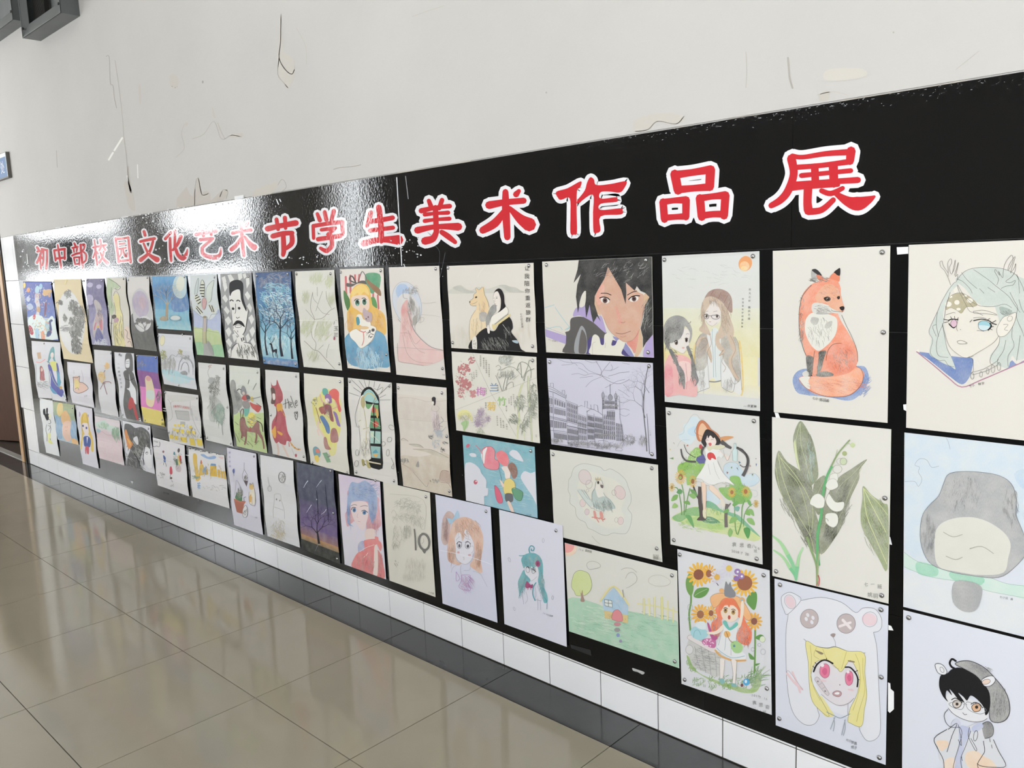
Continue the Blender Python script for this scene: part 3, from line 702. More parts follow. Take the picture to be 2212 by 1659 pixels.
P = """
## drawing | 1669.2 542 1923.2 530.9 1917.2 913.6 1671.5 890.3 | 0 0 | 0 | e6e2d6 | red fox sitting on a blue patch, drawn in coloured pencil on cream paper | fox drawing | tr@1906,545 rm@1908.5,718
@ 1640 520 .25859
N ground
p 7390c8:4 280 1180 300 1110 370 1070 500 1075 700 1060 860 1045 905 1090 915 1160 880 1240 800 1320 720 1335 600 1310 420 1290 320 1270
b 5d7ab8 1 90 400 1200 110 90 70 4 10 12
b 5d7ab8 2 60 850 1220 50 100 60 4 -40 15
N fox
p ef8a64:3 480 345 600 305 650 330 680 390 682 450 700 520 712 560 700 595 660 610 690 680 740 760 790 850 820 920 825 1000 815 1050 870 1090 872 1150 840 1220 760 1290 640 1305 500 1290 400 1240 330 1160 370 1130 470 1130 440 1120 450 980 400 980 370 880 345 780 335 640 345 500 380 420 430 370
p e8e4da 335 1150 400 1132 440 1150 430 1200 420 1240 370 1210
p f2a077:4 430 1140 560 1140 700 1120 830 1060 865 1120 850 1200 760 1280 620 1300 480 1270 420 1200
b d9714f 3 60 620 1200 220 60 90 3 15 10
p ec7f5c:3 560 1000 575 920 620 865 690 855 760 880 810 950 815 1030 770 1090 700 1120 620 1110 570 1060
b 8e5a48 4 26 680 980 90 80 60 3 60 40
b c8603f 5 70 690 980 110 100 50 3 75 30
p e6e3da:2 400 640 450 600 560 610 640 640 655 700 640 780 600 840 560 880 500 920 450 890 410 830 385 760 385 690
b 8d8a83 6 60 500 740 100 120 50 3 75 25
p b3b0aa:5 440 640 500 650 480 700 440 690
p b3b0aa:5 560 690 610 670 600 720 550 730
p dcd9d2:2 440 580 445 530 480 515 540 525 610 550 690 590 660 608 600 600 540 612 470 610
b 77746f 7 40 510 570 60 32 50 3 10 25
p a9a6a2:4 500 590 560 600 620 602 560 615 480 612
p e9a27c:3 490 430 560 360 640 380 675 440 700 520 712 560 680 590 600 560 560 520 500 520 470 480
b c9785a 8 40 580 430 90 60 40 3 20 25
p 3b302c 540 480 570 466 596 478 592 500 560 505
e 5b4033 575 487 16 16
e 1c1816 577 489 9 9
e e9e6e0 570 483 3 3
p 3b302c 650 470 672 462 676 480 662 490
p 2e2a29 672 558 700 546 714 558 708 576 690 582
s 3a3431 3 605 575 620 588 690 592 700 585
p 3c3a3a 440 245 470 235 500 255 525 290 500 290 470 270
p a8a7a6:3 438 250 465 270 490 300 475 330 455 345 440 310
p e07b56 480 285 525 295 540 318 500 330
p 36302f 625 265 660 235 678 232 676 290 650 285
p e88561 590 310 625 268 655 290 674 295 670 340 640 330
s 4a4340 4 440 370 400 410 365 460 345 520 336 600 335 700 345 800 370 900 395 960
s 4a4340 3 690 620 730 710 770 790 800 860 820 930 824 1010
s 4a4340 3 560 1000 575 920 620 865 690 855
s 6a4a40 3 335 1160 400 1235 520 1290 640 1305 760 1288 840 1220 872 1140 850 1070 810 1050
b 4a4340 9 46 356 640 22 240 34 3 100 25
b 4a4340 10 40 520 330 90 20 36 3 200 30
p 4b4846:4 395 965 455 975 450 1050 440 1120 390 1130 365 1110 400 1080
p d8d5cf:3 362 1105 395 1085 420 1110 400 1135 370 1130
p 44413f:4 500 930 560 920 540 990 520 1070 490 1120 485 1060 495 990
p 46413e:4 500 1100 560 1090 620 1110 610 1130 520 1135 475 1125
p e98a68:3 455 990 495 930 490 1040 450 1120
b 2d2a28 11 26 425 1050 18 60 50 3 95 10
s 6a5048 3 465 920 455 1000 445 1110
N signature
x 3a3a3a 26 445 1325 25 3 七小
x 3a3a3a 30 505 1340 27 5 陈
x 3a3a3a 30 532 1343 27 5 羽希
## drawing | 1963.2 529 2297 515 2290 960 1957.3 923.9 | 0 0 | 0 | e6e1d5 | line drawing of a pale-haired antlered elf in a blue collar | antlered elf drawing | -
@ 1640 520 .25859
N collar
p 5c7ab6:2 1320 928 1500 950 1700 975 1785 985 1780 1060 1750 1150 1692 1200 1600 1140 1500 1060 1400 980
q ece7da 1310 920 1330 905 1340 935
p 5c7ab6:2 2070 1060 2110 1000 2150 1030 2212 1000 2230 1010 2090 1060
s b07a92 9 1313 925 1450 1035 1580 1145 1693 1222 1850 1165 2050 1080 2212 1010
N head
p e6e0d4 1560 560 1600 460 1900 520 2020 620 2040 800 1900 900 1735 978 1640 930 1570 850
p c5cfc8:3 1640 330 1700 270 1780 232 1900 220 2040 235 2150 290 2300 420 2300 980 2212 985 2150 1000 2110 960 2080 1060 2020 1050 1950 1020 1930 960 2000 860 2010 700 1980 590 1960 548 1880 548 1800 500 1720 400
p c8d1ca:3 1635 345 1580 400 1530 500 1490 590 1440 700 1420 770 1440 820 1420 940 1480 990 1530 1020 1600 1050 1640 1070 1600 960 1560 850 1545 700 1540 590 1600 430 1660 370
q ece7da:0 1620 410 1650 380 1660 420 1640 440
p b1a683:2 1560 575 1565 520 1600 460 1680 435 1760 470 1820 530 1790 550 1730 555 1690 605 1650 580 1600 560
e ece7da 1580 530 28 22
e ece7da 1652 515 22 20
e ece7da 1760 500 26 20
e ece7da 1665 572 18 12
e ece7da 1720 460 16 10
e ece7da 1600 468 14 10
c 7f7a6a 2.5 1560 575 1565 520 1600 460 1680 435 1760 470 1820 530 1790 550 1730 555 1690 605 1650 580 1600 560
s 66645f 3 1640 350 1700 270 1780 232 1900 222 2040 235 2150 290 2170 380 2175 440
s 66645f 3 1635 345 1590 400 1530 500 1490 590 1430 720 1420 770 1450 830 1430 940 1500 1000 1550 1000 1580 1040 1630 1055
s 66645f 3 1690 265 1740 330 1820 400
s 66645f 3 1790 240 1850 280 1920 330 1980 380 2080 460 2130 530 2180 600
s 66645f 3 1650 320 1700 340 1760 400 1780 440
s 66645f 3 1660 370 1700 440 1760 500 1850 545 1960 550 2050 530 2110 560
s 66645f 3 1840 400 1880 440
s 66645f 3 1910 390 1970 430
s 66645f 3 1655 370 1670 420 1720 520 1760 590 1820 600 1870 625
s 66645f 3 1690 430 1740 500 1790 560
s 66645f 3 1595 430 1560 560 1540 680 1500 780 1480 880 1500 960 1580 975
s 66645f 3 1530 700 1550 800 1570 900 1600 960
s 66645f 3 1480 800 1450 720 1480 700
s 66645f 3 1490 590 1480 700 1500 800
s 66645f 3 2010 800 2000 870 1940 960 1930 1020 1960 1040
s 66645f 3 2060 830 2040 920 1990 1000 2010 1040
s 66645f 3 2120 700 2110 800 2130 880 2080 960 2080 1050
s 66645f 3 2180 790 2170 880 2150 1000
s 66645f 3 2095 430 2130 500 2160 560 2150 640 2200 760 2212 800
s 66645f 3 2150 280 2200 380 2212 420
s 66645f 3 2170 490 2190 560 2212 600
p 9fb0a8:2 2010 550 2090 570 2110 600 2050 620 2020 600
b 5a5a58 3 14 2050 590 40 22 60 2.5 30 15
p e8e2d6 2000 700 2040 640 2090 620 2145 600 2140 660 2110 730 2060 790 2005 800 1985 750
c 66645f 3 2000 700 2040 640 2090 620 2145 600 2140 660 2110 730 2060 790 2005 800 1985 750
o 66645f 3 2095 650 20 24 40
s 66645f 3 2040 700 2080 700 2050 740 2080 750
s 66645f 2.5 1530 690 1560 800 1590 880 1650 940 1735 978 1850 920 1960 850 2005 790
s 66645f 2.5 1735 978 1780 985 1790 1080 1770 1110
s 66645f 2.5 1750 970 1790 965
N antlers
s 7a7770 3 1600 370 1580 310 1550 250 1520 220 1510 180 1530 170 1540 210 1580 270
s 7a7770 3 1580 300 1580 240 1575 190 1600 150 1610 180 1590 230 1610 280 1630 200 1640 160 1635 220 1615 270
s 7a7770 3 1630 290 1650 230 1665 180 1655 240 1640 300 1660 280 1655 330
s 7a7770 3 1985 370 2000 320 1970 260 1975 240 2010 290 2000 255 2035 310 2040 250 2060 180 2110 120 2120 170 2080 250 2090 200 2140 130 2120 200 2100 270
s 7a7770 3 2100 270 2130 230 2145 190 2140 250 2110 300 2060 340 2100 350 2140 330 2120 370 2060 380 2020 400
N face
s 222120 9 1580 668 1610 655 1665 660
s 222120 8 1585 690 1600 710 1625 728 1645 712
s 222120 5 1590 665 1540 655;
s 222120 4 1585 675 1545 685
s 222120 4 1610 655 1600 632
s 222120 4 1635 655 1632 630
s 222120 4 1655 660 1665 640
p dcb8c8 1605 670 1640 660 1655 680 1650 710 1620 720 1600 700
o 4a4446 3 1627 690 26 32
p 9ccbd6 1840 680 1880 668 1930 690 1925 730 1880 752 1840 735 1832 705
p cfe0e4 1836 705 1928 715 1920 740 1880 752 1845 738
c 3a3a3c 3 1840 680 1880 668 1930 690 1925 730 1880 752 1840 735 1832 705
s 222120 8 1790 668 1860 655 1920 668 1950 690 1985 700
s 222120 12 1930 690 1940 715 1915 745
s 222120 5 1940 690 1980 665;
s 222120 5 1935 720 1960 715;
s 222120 4 1930 735 1950 745;
s 222120 4 1780 660 1760 680
s 222120 4 1910 660 1930 648
s 6a6865 3 1560 620 1620 600 1640 605
s 6a6865 3 1790 645 1850 640 1900 650
s 6a6865 3 1790 590 1860 580 1920 590 1990 620 1900 610 1800 605 1790 590
s 6a6865 3 1665 640 1650 720 1660 755
s 6a6865 3 1820 750 1880 755
s 5a5855 3 1655 840 1690 832 1740 855 1700 862 1665 858 1655 840
e 6a6865 1683 742 3 3
N necklace
s 77756f 3 1775 1100 1880 1070 1980 1010 2000 990
s 77756f 3 1780 1120 1890 1090 1990 1040
o 77756f 3 1782 1130 14 26
o 77756f 3 1855 1115 12 24
o 77756f 3 1910 1090 12 24
o 77756f 3 1955 1070 15 34
o 77756f 3 2005 1050 14 34
N signature
x 4a4a4a 24 1755 1222 24 -6 七小
x 4a4a4a 26 1830 1205 28 -4 林宇
## drawing | 1667.7 900.7 1925.2 927.3 1919.3 1304.1 1668.4 1243.8 | 0 0 | 0 | e6e3d8 | dark green striped leaves with white bell flowers on cream paper | lily leaves drawing | rm@1912,1076 br@1905,1286 bl@1677,1234
@ 1640 880 .25859
N leaves
p 808a66:3 345 112 420 220 455 300 480 420 495 560 470 620 430 650 380 600 330 520 300 400 285 300 290 220
q d5dca8:2 300 260 320 420 350 560 340 560 300 400 288 300
p 7c8462:3 160 360 230 450 330 520 400 580 440 650 450 800 500 1000 430 1100 350 1000 280 900 200 760 150 640 130 520
p 85896c:3 900 432 840 520 835 600 770 740 720 880 700 950 640 1080 520 1230 490 1100 500 950 560 760 650 600 760 520
p 7c8364:3 550 570 470 620 450 680 440 780 500 900 560 700
p 6f7758:3 300 940 400 1120 480 1230 490 1060 360 960
p 767c5e:3 490 1230 640 1080 710 940 715 860 640 900 540 1050
b 4c5438 1 80 390 380 60 200 120 3.5 85 6
b 8fb0a8 2 24 420 420 35 160 100 4 86 5
b 4f5540 3 130 290 720 120 230 120 3.5 62 8
b 4f5540 4 80 700 740 90 160 110 3.5 118 9
b 3e4430 5 50 390 1050 50 80 70 3.5 62 8
b 3e4430 6 50 610 1020 50 80 70 3.5 122 8
t d2d7a4 5 3 160 380 190 560 260 760 340 920 430 1080 470 1240
t d2d7a4 5 3 180 420 300 560 400 720 450 860 440 1050
t d2d7a4 4 3 170 400 230 520 330 640 400 860 430 1080
t d2d7a4 4 2 140 500 180 700 260 860 330 960
t cfd4a6 4 2 345 130 350 300 400 480 440 620
t cfd4a6 4 2 345 130 310 280 330 450
t c9ceaa 4 2 890 440 780 560 690 640 640 720
t c9ceaa 4 2 860 500 760 700 700 860 600 1040
t c9ceaa 3 2 560 580 500 700 470 800
p 93a070:3 870 655 940 730 1040 800 1080 860 1072 1350 1000 1260 920 1120 860 1000 850 880 865 760
b 5f6b3c 7 110 960 950 100 220 110 3.5 66 8
t dfe4a8 5 4 872 670 900 900 980 1100 1070 1310
t dfe4a8 5 4 875 680 960 850 1060 1040
t dfe4a8 4 3 880 680 1000 800 1075 900
N stem
t 8aa06a 10 14 760 270 680 360 640 420 600 500
t 5cae6c 20 26 610 490 560 600 530 760 520 900 490 1060 490 1240 500 1320
t 86a066 22 14 400 1080 440 1200 480 1320 485 1490
t 9aa878 14 10 500 1200 490 1350 490 1490
t c8414a 9 5 495 1400 505 1440 500 1490
t c8414a 6 4 480 1490 495 1450
s a8b888 4 640 410 655 350
s a8b888 3 720 320 740 300 770 310
N blades
t a6d69c 14 34 110 1070 180 1130 240 1230
t 8acc98 34 20 240 1230 290 1330 310 1440
t a6d69c 12 28 120 1190 200 1250 260 1340
t 74c48c 28 16 260 1340 300 1400 310 1445
t a8d8a0 10 30 368 1168 335 1240 320 1330
t 7cc894 30 18 320 1330 312 1400 308 1445
N bells
e c8d4a0 783 314 20 20
e a9b67c 715 384 20 20
o a9ad98 3 680 450 30 26
e ccd6b4 705 450 26 26
o 9aa088 3 705 450 28 28
o a9ad98 3 655 515 38 34
p e9e8df 590 590 600 560 650 550 660 600 640 620 600 620
c b5b5a6 3 590 590 600 560 650 550 660 600 640 620 600 620
p e9e8df 560 640 590 600 640 600 660 660 600 690 565 670
c b5b5a6 3 560 640 590 600 640 600 660 660 600 690 565 670
p ebeae1 425 800 450 740 500 720 545 760 540 830 490 840 460 825
c a9a99a 3 425 800 450 740 500 720 545 760 540 830 490 840 460 825
p ebeae1 560 790 570 740 590 725 640 790 710 790 700 850 650 870 600 850
c a9a99a 3 560 790 570 740 590 725 640 790 710 790 700 850 650 870 600 850
p ebeae1 555 930 560 890 620 880 655 900 660 960 630 1000 590 990 560 960
c a9a99a 3 555 930 560 890 620 880 655 900 660 960 630 1000 590 990 560 960
s 8a8a7c 4 550 930 570 930 580 950
N signature
x 8c8c88 36 876 1490 52 6 七
x 8c8c88 36 932 1488 52 6 一
x 8c8c88 40 988 1510 52 6 班
x 9c9c98 44 905 1580 46 10 姚玥
## drawing | 1953.7 934.3 2290 972 2290 1395 1951.1 1310.7 | 0 0 | 0 | dfe3e8 | plain rounded grey stone resting on a green branch under a pale blue wash | grey stone drawing | -
@ 1640 880 .25859
N sky
p cddcea:4 1210 215 2300 300 2300 900 2212 930 2212 1300 1700 1300 1215 1180
p dde1e8:4 1215 1380 1600 1420 2000 1480 2300 1560 2300 1900 1215 1650
p bcd2e8:5 2130 560 2220 520 2300 640 2200 680
s 8a8d92 2.5 1215 620 1300 620 1330 660 1360 600 1330 540 1340 500 1300 480 1340 430 1400 440 1440 500 1500 490
s 8a8d92 2.5 1560 250 1580 290 1595 350
N branch
p c9e3da:4 1210 1210 1330 1290 1500 1330 1700 1370 1870 1400 2060 1470 2300 1500 2300 1620 2100 1570 1900 1530 1700 1460 1450 1420 1300 1370 1210 1330
p 98d3b9:3 1320 1290 1480 1330 1480 1410 1330 1390
p 98d3b9:3 1610 1370 1870 1420 1830 1490 1620 1440
s 8aa79c 2.5 1210 1210 1330 1290 1500 1330 1700 1370 1870 1400 2060 1470 2212 1490
s 8aa79c 2.5 1210 1330 1300 1370 1450 1420 1700 1460 1900 1530 2100 1570 2212 1590
N stone
p a9aaad:3 1580 560 1680 535 1850 540 2010 570 2110 640 2150 760 2150 900 2212 1060 2240 1200 2140 1330 2000 1420 1750 1400 1560 1360 1420 1290 1350 1120 1360 920 1420 820 1500 740 1540 640
p dcdad0:2 1480 1020 1580 940 1750 915 1900 950 2040 1040 2100 1140 2080 1260 2040 1380 1850 1400 1640 1370 1500 1330 1465 1200
b 86878b 1 90 1700 700 160 140 60 4 100 20
b 8d8e92 2 60 1420 1040 50 170 70 4 95 12
b 86878b 3 40 2100 800 60 160 60 4 80 15
c 6e7074 3 1580 560 1680 535 1850 540 2010 570 2110 640 2150 760 2150 900 2212 1060 2240 1200 2140 1330 2000 1420 1750 1400 1560 1360 1420 1290 1350 1120 1360 920 1420 820 1500 740 1540 640
s a5a59c 5 1540 1040 1620 1080 1700 1060
s a5a59c 5 1760 1180 1860 1160 1960 1220
s a5a59c 5 1560 1240 1640 1270 1700 1250
p a2a3a6:3 1630 1460 1750 1450 1860 1500 1850 1620 1800 1700 1700 1700 1620 1620
N signature
x 77797c 22 2010 1590 24 5 七小班
x 77797c 22 2100 1608 24 5 画
## drawing | 1951.1 1317.5 2290 1402 2290 1850 1948 1740 | 0 0 | 0 | e2e4ea | chibi boy with black hair, glasses and a big grey beret on white paper | beret boy drawing | tl@1963.5,1334
@ 1612 1209 .27125
N beret
p 8f8f92:4 1665 830 1720 805 1800 810 1900 860 1990 950 2060 1040 2095 1130 2098 1220 2060 1280 1990 1295 1940 1260 1930 1080 1850 940 1740 870
b 6b6b70 1 80 2020 1120 60 130 70 4 95 14
b 78787c 2 50 1820 870 110 40 60 4 30 14
c 3a3a3c 5 1665 830 1720 805 1800 810 1900 860 1990 950 2060 1040 2095 1130 2098 1220 2060 1280 1990 1295 1940 1260 1930 1080 1850 940 1740 870
p 77777b:3 1890 1300 1940 1290 1970 1340 1960 1400 1900 1420 1850 1400 1840 1360
c 3a3a3c 4 1890 1300 1940 1290 1970 1340 1960 1400 1900 1420 1850 1400 1840 1360
N face
p e6e6ea 1590 1100 1650 1060 1900 1160 1930 1240 1880 1285 1780 1290 1700 1260 1630 1210
s 3a3a3c 4 1610 1180 1650 1225 1720 1265 1800 1288 1880 1285 1920 1262
p 1d1c1e 1600 905 1640 870 1700 858 1760 880 1850 940 1930 1040 1945 1140 1930 1215 1905 1235 1895 1180 1850 1120 1790 1080 1760 1120 1730 1090 1690 1060 1740 1135 1690 1110 1650 1060 1620 1030 1640 1080 1600 1040 1590 1090 1610 1130 1570 1090 1540 1020 1540 950 1560 910
s 1d1c1e 16 1670 805 1640 790 1622 820 1635 850 1660 865
p e8e8ec 1505 840 1530 825 1570 840 1600 890 1580 915 1530 900
c 3a3a3c 4 1505 840 1530 825 1570 840 1600 890 1580 915 1530 900
o 3a3a3c 3 1560 875 14 24 -30
p e8e8ec 1875 960 1920 930 1965 925 1985 960 1950 1000 1900 1005
c 3a3a3c 4 1875 960 1920 930 1965 925 1985 960 1950 1000 1900 1005
e e8cfc0 1910 970 32 18 -15
o 3a3a3c 3 1912 970 34 19 -15
p d8ccc2 1650 1120 1690 1110 1715 1140 1700 1170 1670 1178 1650 1150
c 2c2c2e 5 1650 1130 1690 1115 1715 1140 1700 1170 1670 1178 1648 1160
e 3a2e28 1680 1148 12 12
p e0b48e 1800 1160 1840 1140 1870 1165 1860 1200 1820 1208 1800 1185
c 2c2c2e 5 1800 1160 1840 1140 1870 1165 1860 1200 1820 1208 1800 1185
e 3a2e28 1836 1172 13 13
s 222 7 1635 1115 1665 1100 1700 1115 1722 1140
s 222 7 1790 1150 1820 1135 1860 1148 1885 1180
c 77787c 4 1620 1140 1640 1170 1700 1190 1728 1180 1730 1130
c 77787c 4 1760 1130 1770 1190 1850 1225 1900 1215 1900 1180
s 77787c 4 1730 1150 1745 1145 1760 1155
s 3a3a3c 4 1725 1215 1740 1232 1760 1228
N clothes
p dcdde2 1500 1420 1600 1350 1680 1300 1750 1330 1860 1300 1900 1420 1970 1430 2070 1640 2070 1800 1600 1800 1570 1640 1540 1580 1530 1500
p b9c0e0:3 1700 1330 1760 1330 1790 1360 1740 1480 1720 1600 1730 1800 1640 1800 1650 1640 1690 1500
p b9c0e0:3 1800 1330 1860 1295 1890 1320 1870 1350 1810 1370
p c9cde2:3 1640 1290 1680 1265 1710 1300 1690 1340 1640 1330
p efd0b4:4 1515 1440 1600 1440 1610 1480 1560 1520 1530 1490
p efd0b4:4 1750 1540 1830 1520 1890 1560 1960 1600 1990 1660 1860 1680 1760 1640
p f0d8c4:4 1580 1600 1660 1580 1650 1700 1600 1760
s 3a3a3c 5 1600 1350 1500 1420 1530 1510 1570 1590 1580 1700
s 3a3a3c 5 1610 1350 1680 1300 1640 1400 1600 1530
s 3a3a3c 5 1970 1430 2010 1520 2068 1640 1960 1650 1870 1640 1840 1620
s 3a3a3c 5 1890 1440 1900 1520 1880 1560 1845 1620 1850 1660
s 3a3a3c 4 1700 1330 1720 1380 1690 1500 1660 1600 1640 1720
s 3a3a3c 4 1790 1360 1750 1480 1710 1580 1720 1660
s 3a3a3c 4 1610 1190 1580 1230 1590 1290 1630 1330 1700 1330
s 3a3a3c 4 1780 1330 1770 1400 1800 1470 1830 1520 1835 1500 1790 1420
s 3a3a3c 4 1690 1310 1710 1410 1715 1480 1690 1430
o 3a3a3c 4 1828 1400 16 42 10
l 3a3a3c 4 1940 1420 1945 1450
l 3a3a3c 4 1955 1470 1960 1500
l 3a3a3c 4 1715 1560 1722 1600
e 77777b 1930 1300 12 12
## drawing | 1673 1249.7 1919.1 1308.8 1913.1 1652.5 1675.7 1566.5 | 0 0 | 0 | e1e3ea | wide-eyed blonde girl in a white bear hood with button eyes | bear hood drawing | tl@1685.5,1263 tr@1903.5,1317 rm@1904,1462.5 bl@1684,1552 br@1900,1636
@ 1612 1209 .27125
N hood
p e6e7ee 330 440 300 400 280 340 285 290 340 260 400 280 435 325 600 300 760 340 870 420 930 385 1020 390 1070 450 1080 520 1060 570 1010 580 1040 700 1050 880 1060 1100 1070 1350 1030 1430 960 1440 910 1370 900 1300 600 1180 580 1260 540 1310 460 1310 380 1230 340 1100 320 900 315 600
c 77787c 3.5 330 435 300 400 280 340 285 290 340 260 400 280 435 325
s 77787c 3.5 435 325 600 300 760 340 870 420 930 385 1020 390 1070 450 1080 520 1060 565 1012 580
s 77787c 3.5 335 435 315 600 320 900 340 1100 380 1230 460 1310 540 1310 580 1250 570 1200 560 1160
s 77787c 3.5 1015 580 1040 700 1050 880 1060 1100 1070 1350 1030 1430 960 1440 910 1370 900 1330
e e9cfd6 350 335 36 52 -25
o 9a8f94 3 350 335 42 58 -25
e ecd3da 980 475 60 50 20
o 9a8f94 3 985 475 58 60 20
e c3b5b5 503 470 72 74
o 8a7f80 4 503 470 72 76
e e4e2e8 490 440 12 17 -20
e e4e2e8 532 462 12 17 -20
e e4e2e8 478 472 12 17 -20
e e4e2e8 523 497 12 17 -20
e c3b5b5 796 508 74 76
o 8a7f80 4 796 508 74 78
l f0e6e6 22 770 480 830 545
l f0e6e6 20 745 530 830 500
p a08f8c 670 598 690 586 712 592 700 618 685 614
s 77787c 3 690 615 708 650 712 690
s e8cbd0 18 325 905 390 985 445 1030
s e8cbd0 16 368 895 400 970 430 1055
s a98f94 2.5 322 900 345 890 455 1040
s 77787c 3.5 458 630 530 680 640 702 712 692 830 735 950 742
N girl
p e3dde2 545 800 650 760 900 830 895 1020 820 1140 740 1165 640 1110 560 1000
p e9de8c:2 475 650 560 690 650 705 715 695 810 728 940 745 945 900 960 1080 940 1200 930 1300 900 1330 830 1300 810 1280 830 1180 880 1080 900 980 890 900 830 800 760 890 720 860 660 810 580 800 530 860 520 960 590 1100 650 1210 655 1250 590 1200 530 1130 505 1020 495 820
p e9de8c:2 590 1080 640 1140 670 1190 700 1240 640 1250 600 1200
c 8f8a50 3 475 650 560 690 650 705 715 695 810 728 940 745 945 900 960 1080 940 1200 930 1300 900 1330 830 1300 810 1280 830 1180 880 1080 900 980 890 900 830 800 760 890 720 860 660 810 580 800 530 860 520 960 590 1100 650 1210 655 1250 590 1200 530 1130 505 1020 495 820
s b9ae55 3 510 680 520 780 515 900 540 1020 590 1120
s b9ae55 3 560 700 540 760 580 790
s b9ae55 3 610 710 640 780 700 850 740 870
s b9ae55 3 800 730 780 800 760 870
s b9ae55 3 870 750 900 830 910 960 890 1080 850 1200
s b9ae55 3 930 780 930 900 945 1040 900 1200 880 1290
p 8a7a60 550 720 610 740 612 752 590 752
p 8a7a60 812 800 860 808 862 818 820 812
s 232022 13 538 890 560 840 600 805 640 800 690 825
s 232022 5 545 860 530 845;
s 232022 5 560 830 548 815;
s 232022 5 640 798 640 782;
s 232022 12 790 855 830 858 870 900 890 950 885 1010
s 232022 5 885 950 905 955
s 232022 5 870 890 890 880
p e4799c 585 890 600 840 640 828 665 860 660 920 630 942 600 925
p d65a86 605 890 620 862 642 868 645 900 625 918
c 7c5264 3 585 890 600 840 640 828 665 860 660 920 630 942 600 925
e f3e9ee 608 840 13 14
p e4799c 790 920 810 885 840 892 852 930 845 980 820 1000 795 980
p d65a86 805 935 820 912 836 925 838 955 818 968
c 7c5264 3 790 920 810 885 840 892 852 930 845 980 820 1000 795 980
e f3e9ee 812 892 12 12
p d6ccd0 548 945 580 940 655 1050 660 1070 640 1075 560 975
c 9a9094 3 548 945 580 940 655 1050 660 1070 640 1075 560 975
e 8b8084 572 968 7 7
e 8b8084 630 1045 7 7
l 9a9094 2.5 580 995 605 980
l 9a9094 2.5 605 1028 630 1010
e 9a8a90 747 995 5 5
p c39a9e 690 1060 720 1042 755 1050 758 1075 735 1090 700 1080
p f1eef2 706 1060 730 1052 745 1060 735 1072 710 1070
c 7d6468 3 690 1060 720 1042 755 1050 758 1075 735 1090 700 1080
s 8a8086 3 600 1070 660 1120 740 1160 820 1140 860 1100
l 8a8086 3 812 1145 810 1230
s 7f98a2 5 640 1210 700 1240 750 1260 800 1240 830 1225
s 9fa9b0 6 710 1250 690 1300 672 1350
s 9fa9b0 6 700 1255 705 1310 695 1365
s 9fa9b0 6 790 1270 775 1340 762 1395
s 9fa9b0 6 785 1275 790 1340 775 1400
e e8cbd0 615 962 26 8 10
e e8cbd0 835 1035 26 8 10
N signature
x 55565a 24 795 1442 24 8 七小
x 55565a 26 835 1462 24 8 张逸
x 55565a 26 835 1500 24 6 班子
## drawing | 1463.1 1186 1662.5 1232.1 1667.1 1544.5 1472.1 1477 | 0 0 | 0 | e2e2e2 | orange-haired girl in a white sailor dress framed by sunflowers and a wicker basket | sunflower basket drawing | tl@1469,1198 tr@1650,1242.5 bl@1479.5,1468 br@1657,1487
@ 1200 1209 .27125
N grass
p 8fb45c:4 1045 760 1080 800 1120 880 1200 930 1350 980 1500 1020 1560 1020 1600 900 1640 960 1600 1050 1500 1060 1400 1030 1250 970 1130 900 1070 860
b 5f9440 1 120 1330 985 250 60 34 5 -60 60
b 6fa048 2 60 1090 830 50 80 34 5 -70 60
b 4f8a3c 3 50 1570 950 60 70 90 5 -40 50
N flowers
s 6c9a48 14 1075 200 1080 330 1065 430 1075 560
s 6c9a48 14 1590 540 1590 700 1585 900
p 6f9f4a 1040 160 1080 90 1095 160 1100 230 1080 290 1045 240
p 5c9440 1100 290 1130 230 1220 225 1200 280 1150 305
s b9d0a0 3 1110 285 1150 260 1210 232
p 5c9440 1520 320 1560 260 1600 260 1605 330 1585 400 1545 370
p 5c9440 1590 620 1630 595 1660 610 1630 640
p 5c9440 1590 790 1540 740 1550 790
p 5c9440 1590 830 1630 825 1600 845
F f0b93a 8a4a30 1140 118 92 15 11 1.1
F eeb23a 9a5a3a 1222 110 62 13 8 1.3
F f0b93a 8a4a30 1508 185 104 17 11 1.05
e 9c5a38 1508 185 60 60
e 8a4a2c 1140 118 40 42
F eeb23a a0653c 1155 435 74 14 10 1.15
F eeb23a 9a5a3a 1240 425 50 12 7 1.3
F ecae3c 8a4a38 1583 490 66 13 9 1.1
F dcd8e6 e2c25a 1383 68 66 13 9 1.0
F dcd8e6 e0b04a 1288 138 58 12 8 1.1
e 9a7ab8 1450 95 26 24
e 9a7ab8 1480 130 26 24
e 8d6ab0 1440 150 22 22
e eee 1452 96 9 9
e eee 1485 132 9 9
N basket
p c8c8c6:3 1075 620 1160 650 1300 720 1320 760 1320 880 1290 930 1180 890 1100 850 1060 760 1040 720
b 77777a 4 170 1190 780 110 100 40 2.5 12 10
s 8a8a8c 3 1110 690 1130 800 1160 880
s 8a8a8c 3 1160 690 1180 800 1200 900
s 8a8a8c 3 1220 720 1230 820 1240 920
s 8a8a8c 3 1270 740 1280 830 1285 930
p e6dede 1050 620 1085 600 1180 660 1290 690 1310 730 1260 740 1180 700 1090 650
c a09090 2.5 1050 620 1085 600 1180 660 1290 690 1310 730 1260 740 1180 700 1090 650
e dedddd 1068 715 30 36
o 9a9a9a 3 1068 715 30 36
p a6d4dc 1075 570 1100 535 1140 540 1200 560 1215 600 1160 640 1100 620
s 6fa4b0 3 1100 620 1110 570 1140 560 1160 600
p c86aa0 1170 640 1220 625 1275 640 1270 700 1210 690 1175 670
m efd0e2 6 16 1222 662 45 30 4 8
p b8508c 1210 510 1225 510 1260 600 1290 600 1280 640 1240 620
p e2ebee 1115 520 1150 490 1190 500 1200 550 1150 550
N girl
